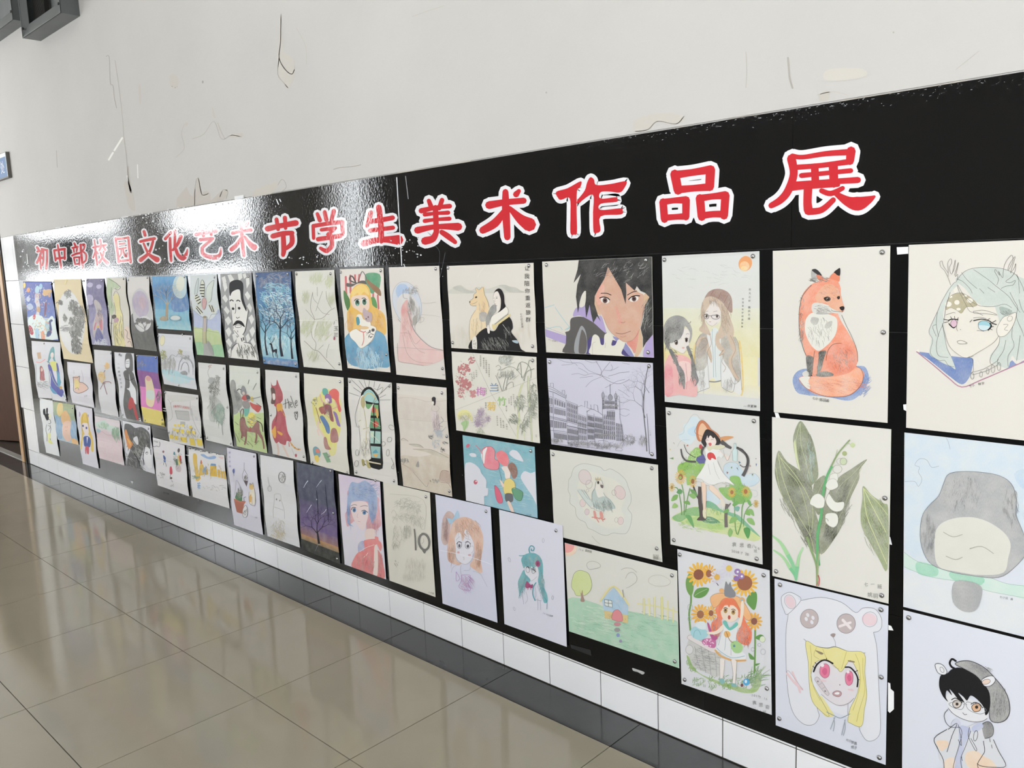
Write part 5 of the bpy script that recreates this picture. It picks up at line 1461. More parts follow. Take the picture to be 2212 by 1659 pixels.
P += """
## drawing | 965.2 574.5 1152.4 567.7 1160.5 761.7 975 751.6 | 2 3 | 0 | e3ddd0 | woman in black hugging a pale wolf in front of hazy hills, with ink writing | wolf and woman drawing | tl@968.5,579 tr@1143,574 bl@978.5,740 br@1151,748
@ 940 540 .16275
N hills
p cfccc2:2 170 575 230 510 290 475 350 470 400 500 450 530 500 530 560 490 620 500 700 515 760 500 860 465 930 460 1000 485 1080 500 1130 530 1200 565 900 570 500 578
p bdbbb2:3 240 510 290 475 350 472 390 510 440 530 540 560 400 572
p bdbbb2:3 850 470 930 462 1000 485 1080 500 1130 535 1190 563 1000 562 900 500
b d2ccb8 1 90 600 1250 480 40 60 4 88 8
b d9d2be 2 60 350 1100 160 120 90 3 88 6
b d9d2be 3 60 1150 1050 120 160 90 3 88 6
N wolf
p e9c994:3 545 520 555 500 590 530 640 490 655 500 662 590 690 650 710 720 720 820 700 880 660 920 600 900 550 860 540 800 555 740 490 740 455 690 470 670 510 640 520 590 555 570
p ead2a8:3 540 800 480 900 465 1000 465 1180 520 1180 560 1120 580 1140 600 1130 605 1080 680 1030 700 960 690 880 640 820
b b08f5c 4 50 620 780 60 110 60 3 75 20
b b99c6c 5 40 560 1000 70 120 70 3 85 14
p a29a94:5 600 830 680 830 690 930 620 950 590 900
e 3a302a 549 627 15 11 -20
s 4a3c34 4 535 640 560 612
e 4a4440 464 690 10 9
s 7a6a5a 3 470 720 500 715 540 700 565 680
s 6a5a4a 3 545 520 555 500 590 530 640 490 662 590 700 680 720 760
s 6a5a4a 3 545 520 552 560 520 590 510 640 460 685 480 735 548 742
s 6a5a4a 3 540 800 480 900 460 1040 475 1210 540 1190
N woman
p 292829 605 1080 680 1035 720 1060 800 1070 870 960 960 880 1020 930 1040 1030 1020 1090 1100 1200 1140 1310 1190 1355 900 1340 560 1315 450 1308 470 1220 550 1140
b 4a4a4c 6 80 780 1230 180 90 90 3 68 14
b 5a5a5c 7 20 960 1060 50 80 60 3 75 20
p e7e1d6 500 1180 552 1150 558 1316 500 1312
b 555 8 26 528 1240 20 60 20 3 60 60
p 858382:3 740 760 780 725 820 740 820 800 760 870 720 950 715 1010 690 1020 680 920 710 820
b 5f5d5c 9 34 740 880 40 90 40 3 100 30
p eee8dd 740 960 760 880 850 820 940 755 975 800 960 850 880 910 800 980 760 990
p e2cf98 800 990 880 930 990 850 995 880 900 950 820 1010
s 9a968e 12 800 985 880 925 975 850
s 7a7672 3 740 960 760 880 850 820 940 755 975 800 970 850
p eee6da 745 975 800 1000 800 1060 760 1050 735 1010
p e2cf98 765 985 815 1005 800 1060 772 1045
p eee6e0 700 1010 720 1000 735 1080 725 1110 705 1090
p ece3da 785 580 810 545 860 560 880 620 865 690 830 740 790 700 775 650
p ece3da 820 740 870 690 860 790 830 830
p 292526 785 575 810 535 850 510 890 530 920 600 925 700 940 750 900 790 860 820 835 830 870 780 880 680 870 620 840 550 800 560
s 6a5e58 3 775 650 780 600 800 560
s 6a5e58 3 775 660 790 700 800 725 830 740
s 4a4240 3 780 640 800 635
e 3a3230 824 637 10 5
s 4a4240 3 810 620 838 615
s a87068 4 797 712 815 714
s 8a7a72 3 805 640 795 680 805 685
s dcd9d2 4 905 985 960 1060 990 1100
p a9bcc8 1030 1200 1100 1200 1105 1240 1050 1225
N writing
x 3c3a3a 70 1190 268 0 96 让
x 3c3a3a 74 1188 375 2 96 我陪
x 3c3a3a 70 1198 567 2 96 你重返狼群
x 5a5654 32 1130 865 4 33 七七班王昱琪
s e9e6e0 5 570 360 620 270 700 180
## drawing | 1171.1 565.2 1408.5 554.6 1412.6 772.7 1179.9 760.9 | 2 2 | 0 | e2ddd0 | portrait of a young man with messy black hair and lilac collar | black hair portrait | tl@1181,572.5 tr@1396,562 br@1400.5,761
@ 1160 540 .16275
N background
s a9cdd0 9 105 765 170 745 230 728
s a9cdd0 8 240 760 330 890 440 1030
s a9cdd0 8 110 1050 200 1030 300 1015 340 1060
s a9cdd0 9 375 1060 445 1020 400 1060
q b1a0cf 112 1050 395 1140 385 1250 120 1150
s 8a7aa0 2.5 112 1020 395 1130
N coat
p 4d4948 445 930 500 890 620 890 760 950 900 1060 930 1110 1000 1300 1000 1400 380 1380 385 1240 390 1130 380 1090 440 1060
p b1a0cf 480 880 510 780 600 730 700 740 760 900 850 870 900 1000 920 1100 860 1060 760 970 640 900 560 870
p b3a2d2 1560 1110 1440 1260 1415 1440 1560 1450
p 3c2f78 680 1190 760 1150 900 1180 1060 1210 1160 1300 1270 1420 1000 1430 670 1390
p 8e8dc0 1010 1150 1100 1180 1200 1260 1290 1420 1240 1420 1120 1280
p e8e4d6 740 1150 780 1120 830 1160 850 1250 890 1250 900 1130 960 1100 1010 1160 990 1260 1040 1260 1080 1190 1150 1190 1170 1250 1120 1370 1160 1420 720 1390 720 1260
s 8a8880 3 740 1390 740 1250 780 1220
s 8a8880 3 905 1300 915 1230
p 9a9ca0 500 1240 560 1060 600 1005 650 1080 670 1240 650 1380 510 1375
p 5c5653 560 1240 590 1080 610 1060 650 1130 665 1240 640 1370 560 1370
N face
p d3a086:2 770 600 870 420 945 225 1100 470 1200 430 1350 560 1420 600 1440 740 1400 900 1360 1050 1280 1190 1180 1220 1080 1170 960 1060 880 900 800 760
p e39b86:4 790 590 860 450 900 500 860 700 800 720
p d98f7c:4 1040 740 1100 840 1130 970 1080 960 1060 860
p d9b592 730 650 770 630 800 760 850 860 800 840 740 760
p d9b592 1430 580 1495 625 1440 750 1425 700
p dd8573:2 1190 1230 1290 1180 1360 1040 1340 1220 1300 1370 1250 1300
p dab795 1360 1040 1395 1130 1400 1290 1340 1410 1300 1400 1340 1220
s 8a5a48 3 890 900 960 1060 1080 1170 1180 1222 1290 1180 1370 1040 1420 740
e ece6e0 905 668 60 40 15
e 5a3430 905 670 32 36
e 1c1414 905 670 14 16
e ece6e0 1290 650 62 36 -15
e 5a3430 1290 648 30 34
e 1c1414 1290 648 13 15
s 1c1818 13 830 640 870 625 930 632 970 665
s 1c1818 13 1215 660 1260 620 1320 605 1370 610
s 1c1818 10 850 575 930 575 990 600
s 1c1818 10 1200 600 1270 560 1330 545
s 7a4a3c 4 1120 960 1150 965 1175 950
s 6a3a34 6 1050 1100 1140 1112 1250 1075
s b07060 4 1110 1150 1150 1155 1190 1140
N hair
q 2c2b2d:1 555 125 1527 90 1540 700 1545 1120 1450 1230 1410 1300 1410 1160 1380 1040 1420 900 1430 740 1495 625 1440 570 1380 545 1330 480 1300 540 1184 432 1190 560 1178 720 1120 520 1050 400 945 225 900 380 830 500 770 610 765 720 810 860 850 950 800 880 750 970 720 850 700 730 655 905 640 740 655 545 600 600 560 760 545 835 520 620 540 460 585 320 490 438 540 260
b 55565a 3 60 1100 300 350 140 80 4 -40 30
b 44464a 4 50 1440 900 70 200 90 4 -70 20
p e4dfd2 655 545 600 600 565 750 640 730
N signature
x 77736c 24 155 1196 24 8 八16
x 77736c 24 215 1212 20 6 王楠飞
## drawing | 975.4 759.5 1158.6 771.1 1166.5 957.5 985.9 929.5 | 2 3 | 0 | e4e0d2 | plum, orchid, chrysanthemum and bamboo sketches in four sections with verses | four plants drawing | tr@1151,778.5
@ 960 740 .18083
N divisions
l a9a69a 3 335 120 440 350 560 610 700 830 870 1140
l a9a69a 3 135 805 400 700 640 600 900 500 1105 420
N plum
s a08078 4 330 200 290 280 230 320 200 370 190 450 200 540 250 560 310 580 350 620
s a08078 4 200 480 190 560 210 610 240 680
m c07a7a 1 44 235 320 70 70 8 17
m c07a7a 2 50 210 470 70 60 8 17
m c07a7a 3 40 270 510 50 50 8 18
m c88888 4 30 340 620 40 50 8 15
m c07a7a 5 20 320 210 45 40 7 13
m c88888 6 26 200 600 40 60 7 14
m 8a4a50 7 60 240 440 110 240 2 5
x cc84bc 118 376 628 0 0 梅
x cc84bc 118 380 631 0 0 梅
N chrysanthemum
p e4df9e 160 870 180 820 250 800 310 830 340 900 330 940 290 880 250 860 200 880 175 920
b a8a45c 8 50 250 870 80 40 50 3 80 50
p a9c890 200 960 250 930 290 940 280 1000 240 1060 290 1070 230 1050 220 1000
s 8a9a70 4 230 880 270 960 240 1040
b 9a7aa0 9 90 440 830 36 40 40 3.5 90 180
b 9a7aa0 10 110 430 940 60 70 60 3.5 90 180
b 9a7aa0 11 40 520 910 24 40 36 3.5 90 180
b 8a9a70 12 30 420 1050 50 40 50 3 60 60
x e0c060 112 508 800 0 0 菊
x e0c060 112 512 803 0 0 菊
N orchid
s 8a8d84 7 690 580 660 480 620 390
s 8a8d84 7 700 585 720 480 740 400 735 340
s 8a8d84 6 720 575 760 500 820 470 830 530
s 8a8d84 6 740 570 760 440 800 400
p c9ccc4 660 220 690 160 720 200 780 160 800 230 780 280 740 250 690 240
b 85887f 13 60 730 220 80 60 60 3.5 -60 50
b 85887f 14 50 790 410 60 50 60 3.5 -60 60
b 85887f 15 34 680 400 40 40 40 3.5 -60 60
s 8a8d84 5 640 330 700 320 760 290 840 300 920 380 960 460
s 8a8d84 5 620 290 650 270 680 300 650 330
x 8fa4be 112 538 575 0 0 兰
x 8fa4be 112 542 578 0 0 兰
N bamboo
v d8dca8 12 940 490 13 900 600 13 885 750 15 900 900 15 880 1040 16 868 1145
v d0d4b0 12 1010 400 13 1010 600 14 1020 800 14 1040 950 13 1050 1180
v d8dcb8 10 890 880 10 940 980 10 960 1160
s 8f9684 3 925 500 890 610 875 750 890 900 870 1040
s 8f9684 3 1000 400 998 600 1008 800 1030 950 1042 1180
s 8f9684 3 1030 420 1025 600 1036 800 1055 950
b 6d7764 16 70 900 700 60 90 60 5 60 60
b 6d7764 17 90 1060 620 50 150 60 5 70 60
b 6d7764 18 60 1050 800 50 90 60 5 70 70
b 6d7764 19 44 820 900 60 60 60 5 40 40
b 6d7764 20 30 980 930 40 70 60 5 70 60
b 6d7764 21 30 940 1000 30 60 50 4 80 40
s 7a8472 6 890 260 930 230 1000 260 1040 330 1040 420
s 7a8472 6 900 310 870 330 910 240 930 420
s 7a8472 6 950 420 1000 290 1020 210 1060 240
s 7a8472 6 960 460 990 350 1080 310
x a0c880 112 632 740 0 0 竹
x a0c880 112 636 743 0 0 竹
N verses
x 77746c 20 424 168 1 23 墙角数枝梅凌
x 77746c 20 462 196 1 23 寒独自开遥知
x 77746c 20 494 225 1 23 不是雪为有暗香
x 77746c 20 528 270 1 23 来兰草自然香生
x 77746c 18 380 340 1 23 待到重阳
x 77746c 18 350 362 1 23 日还来就
x 77746c 18 325 385 1 23 菊花不是
x 77746c 22 488 560 1 26 冰清玉
x 77746c 22 630 520 1 26 空谷幽
x 77746c 22 488 730 1 26 傲霜枝
x 77746c 18 820 630 1 23 咬定青山不
x 77746c 18 792 655 1 23 放松立根原
x 77746c 18 766 680 1 23 在破岩
x 77746c 22 735 770 1 26 虚心节
x 77746c 20 628 890 1 25 此花开尽更
x 77746c 20 668 915 1 25 无花采菊东
x 77746c 20 700 945 1 25 篱下悠然
x 77746c 20 740 985 1 25 见南山
x 8a877e 18 1092 1110 1 18 七班
## drawing | 1181 773.5 1410.2 784.1 1417.8 991.7 1191.1 959.5 | 2 2 | 0 | d6d4df | dense ink line drawing of a city street with towers under bare branches | city street drawing | tl@1188,782 tr@1402.5,791 br@1409,981
@ 960 740 .18083
N branches
s 66646c 3 1340 190 1440 230 1530 240 1640 250 1720 330 1860 385 1980 430
s 66646c 3 1400 270 1500 260 1560 250 1590 280
s 66646c 3 1500 200 1530 250
s 66646c 4 1810 220 1870 320 1890 400 1990 470 2100 490 2212 440
s 66646c 4 1980 230 1900 330 1860 400
s 66646c 3 1520 380 1600 370 1680 390 1760 370 1870 390
s 66646c 3 1600 300 1680 340 1720 370
s 66646c 3 1690 530 1760 460 1850 420 1900 400
s 66646c 3 1620 420 1700 410 1780 400
s 66646c 3 1920 540 2000 500 2070 460 2160 440
s 66646c 3 1680 210 1760 240 1830 230
s 66646c 4 2212 350 2100 360 2040 380 1960 400
s 66646c 3 1910 330 2000 330 2080 290
s 66646c 3 1990 260 2010 300 1990 340
s 66646c 3 2120 240 2212 260
s 66646c 3 2080 560 2150 600 2212 650
s 66646c 3 2140 500 2180 540 2212 590
s 66646c 3 2070 700 2140 720 2212 690
s 66646c 3 2080 800 2150 790 2212 810
s 66646c 3 2090 850 2160 880 2212 850
B 66646c 1 2400 900 -105 140 10 5 34
B 66646c 2 2380 700 -100 130 8 5 40
B 66646c 3 2450 600 -120 120 7 5 40
t 66646c 14 8 2420 1300 2410 1100 2380 800 2400 500 2430 300
t 66646c 10 6 2450 1330 2440 1100 2420 850
N buildings
s 5a5862 4 1240 520 1300 540 1380 590 1460 640
s 5a5862 4 1240 545 1300 565 1380 608 1460 655
s 5a5862 6 1240 575 1310 595 1380 630 1450 665
l 5a5862 4 1268 520 1268 485 1305 485 1305 535
l 5a5862 4 1410 600 1410 570 1440 570 1440 620
l 5a5862 4 1460 620 1450 690 1580 740 1590 800
l 5a5862 4 1300 600 1305 880 1310 1200
l 5a5862 4 1455 690 1462 900 1480 1210
l 5a5862 4 1590 740 1595 950 1605 1190
l 5a5862 4 1705 810 1710 1000 1715 1200
l 5a5862 4 1790 850 1795 1000 1800 1200
l 5a5862 4 1895 880 1900 1000 1905 1200
W 55535c 4 8a8894 2 2 1244 640 1296 655 1300 860 1248 850
W 55535c 4 8a8894 5 1 1312 660 1448 720 1450 790 1312 750
W 55535c 4 8a8894 6 1 1312 770 1450 805 1455 890 1314 865
W 55535c 4 9896a2 6 4 1465 710 1585 760 1592 975 1470 940
W 55535c 3.5 8a8894 3 1 1250 900 1300 910 1302 1030 1252 1030
W 55535c 3.5 8a8894 7 1 1312 915 1458 945 1464 1040 1314 1035
W 55535c 3.5 77757f 9 1 1312 1065 1466 1090 1472 1180 1316 1150
W 55535c 3.5 8a8894 8 2 1474 1010 1600 1040 1602 1180 1480 1170
W 55535c 3.5 9896a2 5 4 1600 850 1700 890 1705 1180 1604 1170
W 55535c 3.5 8a8894 6 4 1714 860 1788 880 1796 1170 1718 1165
W 55535c 3.5 9896a2 7 4 1798 880 1892 900 1900 1160 1800 1150
W 55535c 3.5 8a8894 6 5 1904 860 2040 880 2050 1170 1908 1160
W 55535c 3.5 9896a2 4 5 2050 960 2130 980 2140 1180 2056 1180
s 5a5862 5 1250 875 1350 898 1460 925 1590 960 1800 1005 2000 1045
s 5a5862 4 1250 888 1350 912 1460 940 1590 980
s 5a5862 4 1270 1050 1400 1058 1600 1100
s 5a5862 8 1465 990 1600 1020 1710 1045
l 5a5862 4 1590 770 1640 750 1680 770 1680 700 1710 700 1705 780 1760 790
l 5a5862 4 1750 740 1755 790 1790 800 1790 740 1830 750 1840 830
s 5a5862 4 1700 830 1760 795 1840 830 1900 870
l 5a5862 5 1984 495 1984 620
p 9a98a4 1960 650 1984 610 2010 650 2005 680 1965 680
o 5a5862 4 1984 655 26 34
p a8a6b2 1884 650 1898 600 1912 650 1908 670 1888 670
p a8a6b2 2036 650 2050 605 2066 650 2060 672 2040 672
o 5a5862 4 1898 630 16 34
o 5a5862 4 2050 640 16 34
o 5a5862 3 1932 660 12 26
o 5a5862 3 2080 660 12 26
l 5a5862 3 1898 575 1898 600
l 5a5862 3 2050 580 2050 605
W 55535c 3.5 8a8894 2 3 1886 672 1912 672 1914 800 1888 800
W 55535c 3.5 8a8894 2 3 2038 672 2064 672 2066 800 2040 800
W 55535c 3.5 77757f 8 1 1916 690 2036 700 2036 745 1916 740
W 55535c 3.5 8a8894 9 1 1900 760 2070 770 2072 800 1902 795
W 55535c 3.5 77757f 5 1 1940 805 2040 812 2042 900 1944 895
b 55535c 12 40 1985 755 90 14 30 3.5 0 6
b 55535c 15 40 1900 1100 120 20 50 3.5 10 10
l 5a5862 4 1890 660 1890 850 1920 1100
l 5a5862 4 2095 680 2100 900 2140 1080 2140 1190
N street
b 5a5862 16 90 1340 1160 80 24 26 3 80 30
b 5a5862 17 160 1640 1200 180 24 30 3 20 90
b 5a5862 18 160 1950 1230 200 30 34 3 20 90
b 5a5862 19 90 2200 1150 90 60 40 3 60 90
c 5a5862 3 1480 1170 1540 1165 1600 1190 1590 1220 1500 1215
c 5a5862 3 1850 1170 1950 1180 1980 1230 1930 1250 1850 1230
c 5a5862 3 2050 1270 2080 1255 2120 1265 2125 1290 2060 1290
o 5a5862 3 1520 1225 12 14
o 5a5862 3 1580 1230 12 14
o 5a5862 3 1720 1240 12 14
o 5a5862 3 1830 1248 12 14
o 5a5862 3 1935 1255 14 16
l 5a5862 3 1290 1200 1500 1230 1700 1250 1900 1270
b 66646c 20 50 2380 1150 60 60 50 3.5 88 14
N signature
x 6a6870 18 2452 1060 3 24 八七班
## drawing | 999.1 939.8 1154.7 965.3 1161.3 1119.2 1007 1081.2 | 0 0 | 0 | e2e2e6 | sky-blue picture with white clouds, a coral kite and a child in a yellow shirt | coral kite picture | tr@1147,974
@ 980 920 .20796
N sky
g 6fb4c2:2 86b8cc:2 0.0 1.0
b 5a9fb4 1 110 450 250 360 130 90 6 12 8
b 86c0cc 2 90 500 600 350 300 90 6 12 8
N clouds
p dcdde6 118 440 150 380 210 390 270 440 290 490 340 560 340 640 360 650 355 720 320 730 320 800 300 860 120 850
p dcdde6 165 295 190 280 230 290 235 320 190 320
p dcdde6 580 290 610 250 660 260 700 310 725 370 640 340
p dcdde6 700 520 740 470 800 490 870 500 880 820 820 730 720 580
N kite
p e4788a:2 300 240 380 210 430 260 430 340 470 370 470 440 420 455 330 430 305 360
p f2efee 290 280 350 220 330 300 320 390 300 360
p e9707c:2 440 290 500 255 560 300 575 380 540 420 470 370
s b05468 4 300 240 380 210 430 260 430 340 470 370 470 440 420 455 330 430 305 360 300 240
s e4788a 7 300 290 260 230 230 200
s 5a7a8a 3 470 430 500 560 490 580
N surfboard
p d9607c 425 620 460 640 500 720 510 790 470 800 440 740
s a84060 3 425 620 460 640 500 720 510 790 470 800 440 740 425 620
N small_kite
e d2647a 150 205 22 16 -50
N round_kite
e c85a70 230 583 20 24
e f2dcdc 236 575 8 8
N child
p ecdfd8 500 430 560 420 590 480 580 560 540 540 530 480
p 8f5f50:1 565 420 600 380 640 400 665 470 655 530 620 545 590 480
b 6f4538 4 20 620 460 40 60 30 4 60 60
p e4d07c 530 570 560 548 600 550 640 600 630 690 580 715 530 700 518 640
s a89040 3 530 570 560 548 600 550 640 600 630 690 580 715 530 700 518 640 530 570
p eccfc0 480 560 500 570 530 620 510 630
p 5f5f64 540 705 610 705 620 770 600 790 545 780
p eccfc0 560 790 590 790 630 890 600 890
p 5f9c78 605 650 700 670 722 700 700 775 640 750
s 3f7458 4 610 650 640 640 700 670 722 700 700 775 640 750 610 650
N signature
x 6a7a84 22 750 930 20 2 八八班
## drawing | 1188 971 1421.3 1004.2 1430.9 1214.3 1198.4 1156.7 | 2 3 | 0 | e2e0d4 | crowned white bird with pink feet inside a cloud bubble with pink circles | bird drawing | tl@1195.5,981.5 tr@1408.5,1011.5 br@1419.5,1184.5
@ 980 920 .20796
N cloud
p dadcd4:2 1195 620 1200 560 1225 520 1250 440 1310 400 1370 392 1460 410 1530 430 1570 465 1630 445 1700 480 1730 500 1790 560 1820 640 1845 720 1840 800 1810 860 1850 920 1840 1030 1800 1110 1740 1120 1660 1110 1600 1135 1530 1125 1450 1080 1400 1060 1370 1000 1310 970 1275 920 1265 850 1210 800 1210 720 1190 670
p e2e0d4 1290 620 1330 520 1420 470 1560 520 1680 560 1760 640 1780 740 1740 860 1770 940 1740 1040 1600 1060 1480 1000 1380 920 1320 800 1290 720
c a9aaa4 4 1195 620 1200 560 1225 520 1250 440 1310 400 1370 392 1460 410 1530 430 1570 465 1630 445 1700 480 1730 500 1790 560 1820 640 1845 720 1840 800 1810 860 1850 920 1840 1030 1800 1110 1740 1120 1660 1110 1600 1135 1530 1125 1450 1080 1400 1060 1370 1000 1310 970 1275 920 1265 850 1210 800 1210 720 1190 670
N bubbles
e dfd2d0 1368 530 62 80 -25
o b5a4a4 4 1368 530 62 80 -25
o b5a4a4 4 1410 605 34 44
o b5a4a4 3 1392 672 13 16
e e2cfcc 1730 690 54 74 -20
o b5a4a4 4 1730 690 54 74 -20
o b5a4a4 4 1668 692 22 30
e e2cfcc 1342 800 30 40
o b5a4a4 3 1342 800 30 40
e dccccc 1388 892 24 32
o b5a4a4 3 1388 892 24 32
e e2cfcc 1738 985 30 40
o b5a4a4 3 1738 985 30 40
o b5a4a4 3 1693 975 18 24
N bird
p e8e4da 1480 600 1500 560 1540 560 1560 620 1560 690 1590 740 1620 760 1640 860 1580 890 1500 880 1440 850 1440 740 1460 660
p bccac6:2 1440 780 1440 700 1470 650 1500 740 1560 730 1620 760 1670 820 1680 860 1640 860 1630 880 1580 870 1570 890 1520 870 1480 860 1450 830
b 6f827f 3 50 1540 800 90 50 60 4 75 16
b 6f827f 4 20 1590 820 70 40 60 4 60 16
p cdd6d2:2 1290 670 1310 655 1350 700 1340 655 1380 700 1440 790 1430 840 1360 780
s 7f918e 3 1290 670 1360 770 1440 860
s 7f918e 3 1330 660 1400 760
s 7f918e 3 1360 660 1420 770
s 8f9a96 4 1440 790 1440 700 1470 650 1480 600 1500 560 1540 560 1560 620
s 8f9a96 3 1560 690 1580 730 1630 770 1680 850
s 8f9a96 3 1440 850 1500 880 1560 880
q c9bc9a 1475 560 1480 530 1495 550 1505 525 1515 550 1535 530 1535 565
e 3a3a34 1508 586 10 16
e dcd2cc 1535 605 14 12
p 6a5c5c 1530 610 1560 615 1555 645 1535 635
p e09a90 1455 885 1475 885 1490 950 1470 960
p e09a90 1520 895 1545 890 1560 950 1535 965
s d98a80 10 1440 945 1490 950 1525 965
s d98a80 9 1485 950 1515 1000
s d98a80 10 1520 950 1560 970 1580 960
s d98a80 9 1545 960 1560 990
s cbc9be 8 1440 1140 1480 1190 1520 1225
N signature
x 8a8880 28 2068 1352 20 3 七小班
x 8a8880 34 2072 1384 28 3 曹馨心
## drawing | 1077.8 1100.6 1215 1135 1224.4 1397.5 1089.6 1347.9 | 0 0 | 2 | e1e1e9 | girl with long teal hair and a magenta rose and bow on white paper | teal hair drawing | tr@1201.5,1146
@ 900 1050 .18083
N girl
p e4e3ea 1290 960 1440 960 1450 1060 1430 1120 1370 1130 1320 1090
p 56acb6:2 1250 870 1290 820 1370 795 1440 815 1490 870 1510 960 1510 1080 1520 1200 1560 1300 1565 1380 1520 1390 1490 1270 1450 1140 1460 1050 1440 960 1400 980 1370 960 1330 970 1300 960 1280 980 1260 930
p 56acb6:2 1280 1000 1240 1070 1210 1150 1220 1240 1230 1320 1260 1240 1300 1190 1360 1130 1330 1080 1300 1050
b 3c8f9c 1 70 1390 880 110 70 90 4 85 16
b 3c8f9c 2 50 1490 1150 30 150 100 4 82 8
b 3c8f9c 3 40 1270 1150 40 90 80 4 100 12
s 4f9fac 9 1225 830 1260 832 1290 825
s 4f9fac 12 1355 800 1345 750 1370 712 1405 730 1400 765 1375 770 1375 745
s 4f9fac 12 1430 1150 1400 1200 1390 1290 1420 1370
s 3c8f9c 6 1530 1330 1560 1380 1558 1470
s 3c8f9c 5 1230 1300 1225 1340
s 8a8a94 3 1250 1250 1240 1340
s 8a8a94 3 1290 960 1300 1060 1340 1110 1380 1130 1440 1080
o 55565e 4 1330 1000 20 34 -10
o 55565e 4 1400 1010 20 34 10
s 3a3a40 6 1310 975 1330 962 1350 975
s 3a3a40 6 1375 985 1400 1000 1430 1025
s 3a3a40 5 1390 970 1420 1020
e a23a70 1450 925 27 37 -10
e 7a2450 1450 925 12 18
p a23a70 1300 1190 1320 1135 1345 1160 1370 1180 1390 1170 1385 1220 1350 1210 1320 1220
s 8a2a60 5 1345 1190 1330 1240
s 8a2a60 5 1350 1190 1372 1240
s 9a9aa4 3 1250 1250 1270 1320 1280 1410
s 9a9aa4 3 1420 1210 1430 1300 1420 1350 1500 1370
s 9a9aa4 3 1500 1240 1510 1300 1500 1360
s 9a9aa4 3 1450 1340 1450 1480
s 9a9aa4 3 1480 1360 1485 1480
s 9a9aa4 3 1310 1260 1330 1350 1300 1400
N petals
o 9a9aa4 3 1515 648 12 26
o 9a9aa4 3 1112 878 12 28 -20
o 9a9aa4 3 1628 1332 12 22
o 9a9aa4 3 1170 1465 10 22 -20
N signature
x 77777f 24 1510 1525 22 6 八16
x 77777f 24 1565 1548 22 6 江佳琪
## drawing | 940.1 1068.1 1059.5 1095.2 1074.5 1345.1 956.1 1303.5 | 3 3 | 1 | d9dae6 | girl with orange-brown hair, light blue ribbon and striped bow, in pencil | orange hair drawing | tr@1050.5,1104.5
@ 900 1050 .18083
N girl
p e2e1ea 450 560 560 480 680 600 680 760 650 880 580 930 500 880 460 760
p c4a2a0:4 300 560 310 400 370 300 430 320 450 370 410 450 400 560 380 680 330 700 300 640
p dcae98:4 370 760 400 560 430 440 500 385 590 370 680 410 760 500 800 620 790 780 770 880 790 1000 770 1040 690 990 640 940 690 850 690 700 650 600 600 520 570 540 570 620 545 650 530 560 490 560 460 620 470 720 480 880 540 920 500 940 430 920 380 880
b b07c64 1 90 600 480 150 100 90 3.5 70 30
b b07c64 2 60 740 800 40 150 90 3.5 95 12
b b07c64 3 50 420 780 34 120 80 3.5 88 12
b 9a7474 4 46 350 500 40 130 80 3.5 95 12
p 9fc6e0:2 435 390 490 290 512 370 470 390 410 450 365 380 400 385
p e6e4ec 640 700 690 720 690 780 650 800
s a09098 3 640 720 680 715 690 760 660 800
o 66626e 4 518 700 26 40
o 66626e 4 618 705 32 40
e 4a4652 518 710 12 20
e 4a4652 620 715 14 20
s 4a4652 6 485 690 505 665 545 670
s 4a4652 6 585 670 620 660 655 690
s 9a949c 3 480 640 520 600
s 9a949c 3 590 620 650 640
e e0aab0 506 788 14 12
e e0aab0 640 820 18 10
s a08a90 3 560 850 575 850 572 880
s a09a9e 3 470 740 480 860 580 932 660 890 690 800
s a9a8b2 3 420 1030 440 970 490 940 520 940
s a9a8b2 3 540 940 530 1000 540 1050
s a9a8b2 3 650 950 640 1000 570 1005
s a9a8b2 3 680 1010 760 1040 800 1100 850 1200
b b48ac0 5 26 590 1110 60 50 90 6 60 20
b b48ac0 6 22 580 1190 60 40 70 6 40 20
s b48ac0 5 480 1020 520 1100 480 1130 480 1020
s b48ac0 5 540 1060 640 1060 645 1100 620 1170 650 1240 570 1240 510 1200 540 1130 540 1060
N crease
s eceef4 5 290 765 470 800 700 860 910 935
## drawing | 827.4 1040.7 928.6 1064.2 940.8 1289.9 841.5 1254.1 | 3 4 | 0 | dedacb | faint pencil sketch of figures beside a bold dark clock ring | clock ring sketch | tr@920.5,1073
@ 680 1000 .18083
N sketch
b a8a69a 1 90 1060 480 90 70 50 3 70 90
b b2b0a4 2 80 1180 520 80 70 60 3 70 90
b b8b5a8 3 90 1060 640 130 40 50 3 20 60
b b2b0a4 4 60 1220 680 100 60 60 3 90 40
b a8a69a 5 80 1110 800 50 70 60 3.5 90 20
b b8b5a8 6 40 1000 850 60 120 60 3 80 60
b b2b0a4 7 30 960 970 40 40 40 3 60 60
s b0ada2 3 900 370 1300 440 1320 800
s b0ada2 3 920 600 950 560 980 620 940 700 960 720
s b0ada2 3 970 740 950 820 980 900 1030 950
s b0ada2 3 1290 640 1320 700 1280 780 1310 790
b c0bdb0 8 80 1190 1330 140 60 50 3 90 10
b c0bdb0 9 50 1200 1180 140 70 80 3 90 10
b 9a988c 10 16 990 1190 40 40 20 5 90 40
N clock
t 6f6d68 16 20 1198 785 1210 900 1215 1040
o 6f6d68 26 1316 940 62 96 -8
p 6f6d68 1290 1030 1340 1030 1320 1080
s 8a887e 3 1290 960 1310 940 1310 900
s 8a887e 3 1260 860 1300 830 1340 850
s a8a69a 3 1240 870 1232 930 1240 1010
N signature
x 66645e 26 1360 1555 22 6 八小班
## painting | 731 1023.5 820.7 1040.7 834.1 1251.7 744.6 1219.2 | 3 4 | 1 | dcd3e2 | portrait of a blue and pink haired person in a red jacket on lilac paper | lilac portrait | tr2@811.5,1038
@ 680 1000 .18083
N wash
g d4c4dc:3 dcd6e4:3 0 .6
g dcd6e4:3 d9d7e4:3 .6 1
N hair
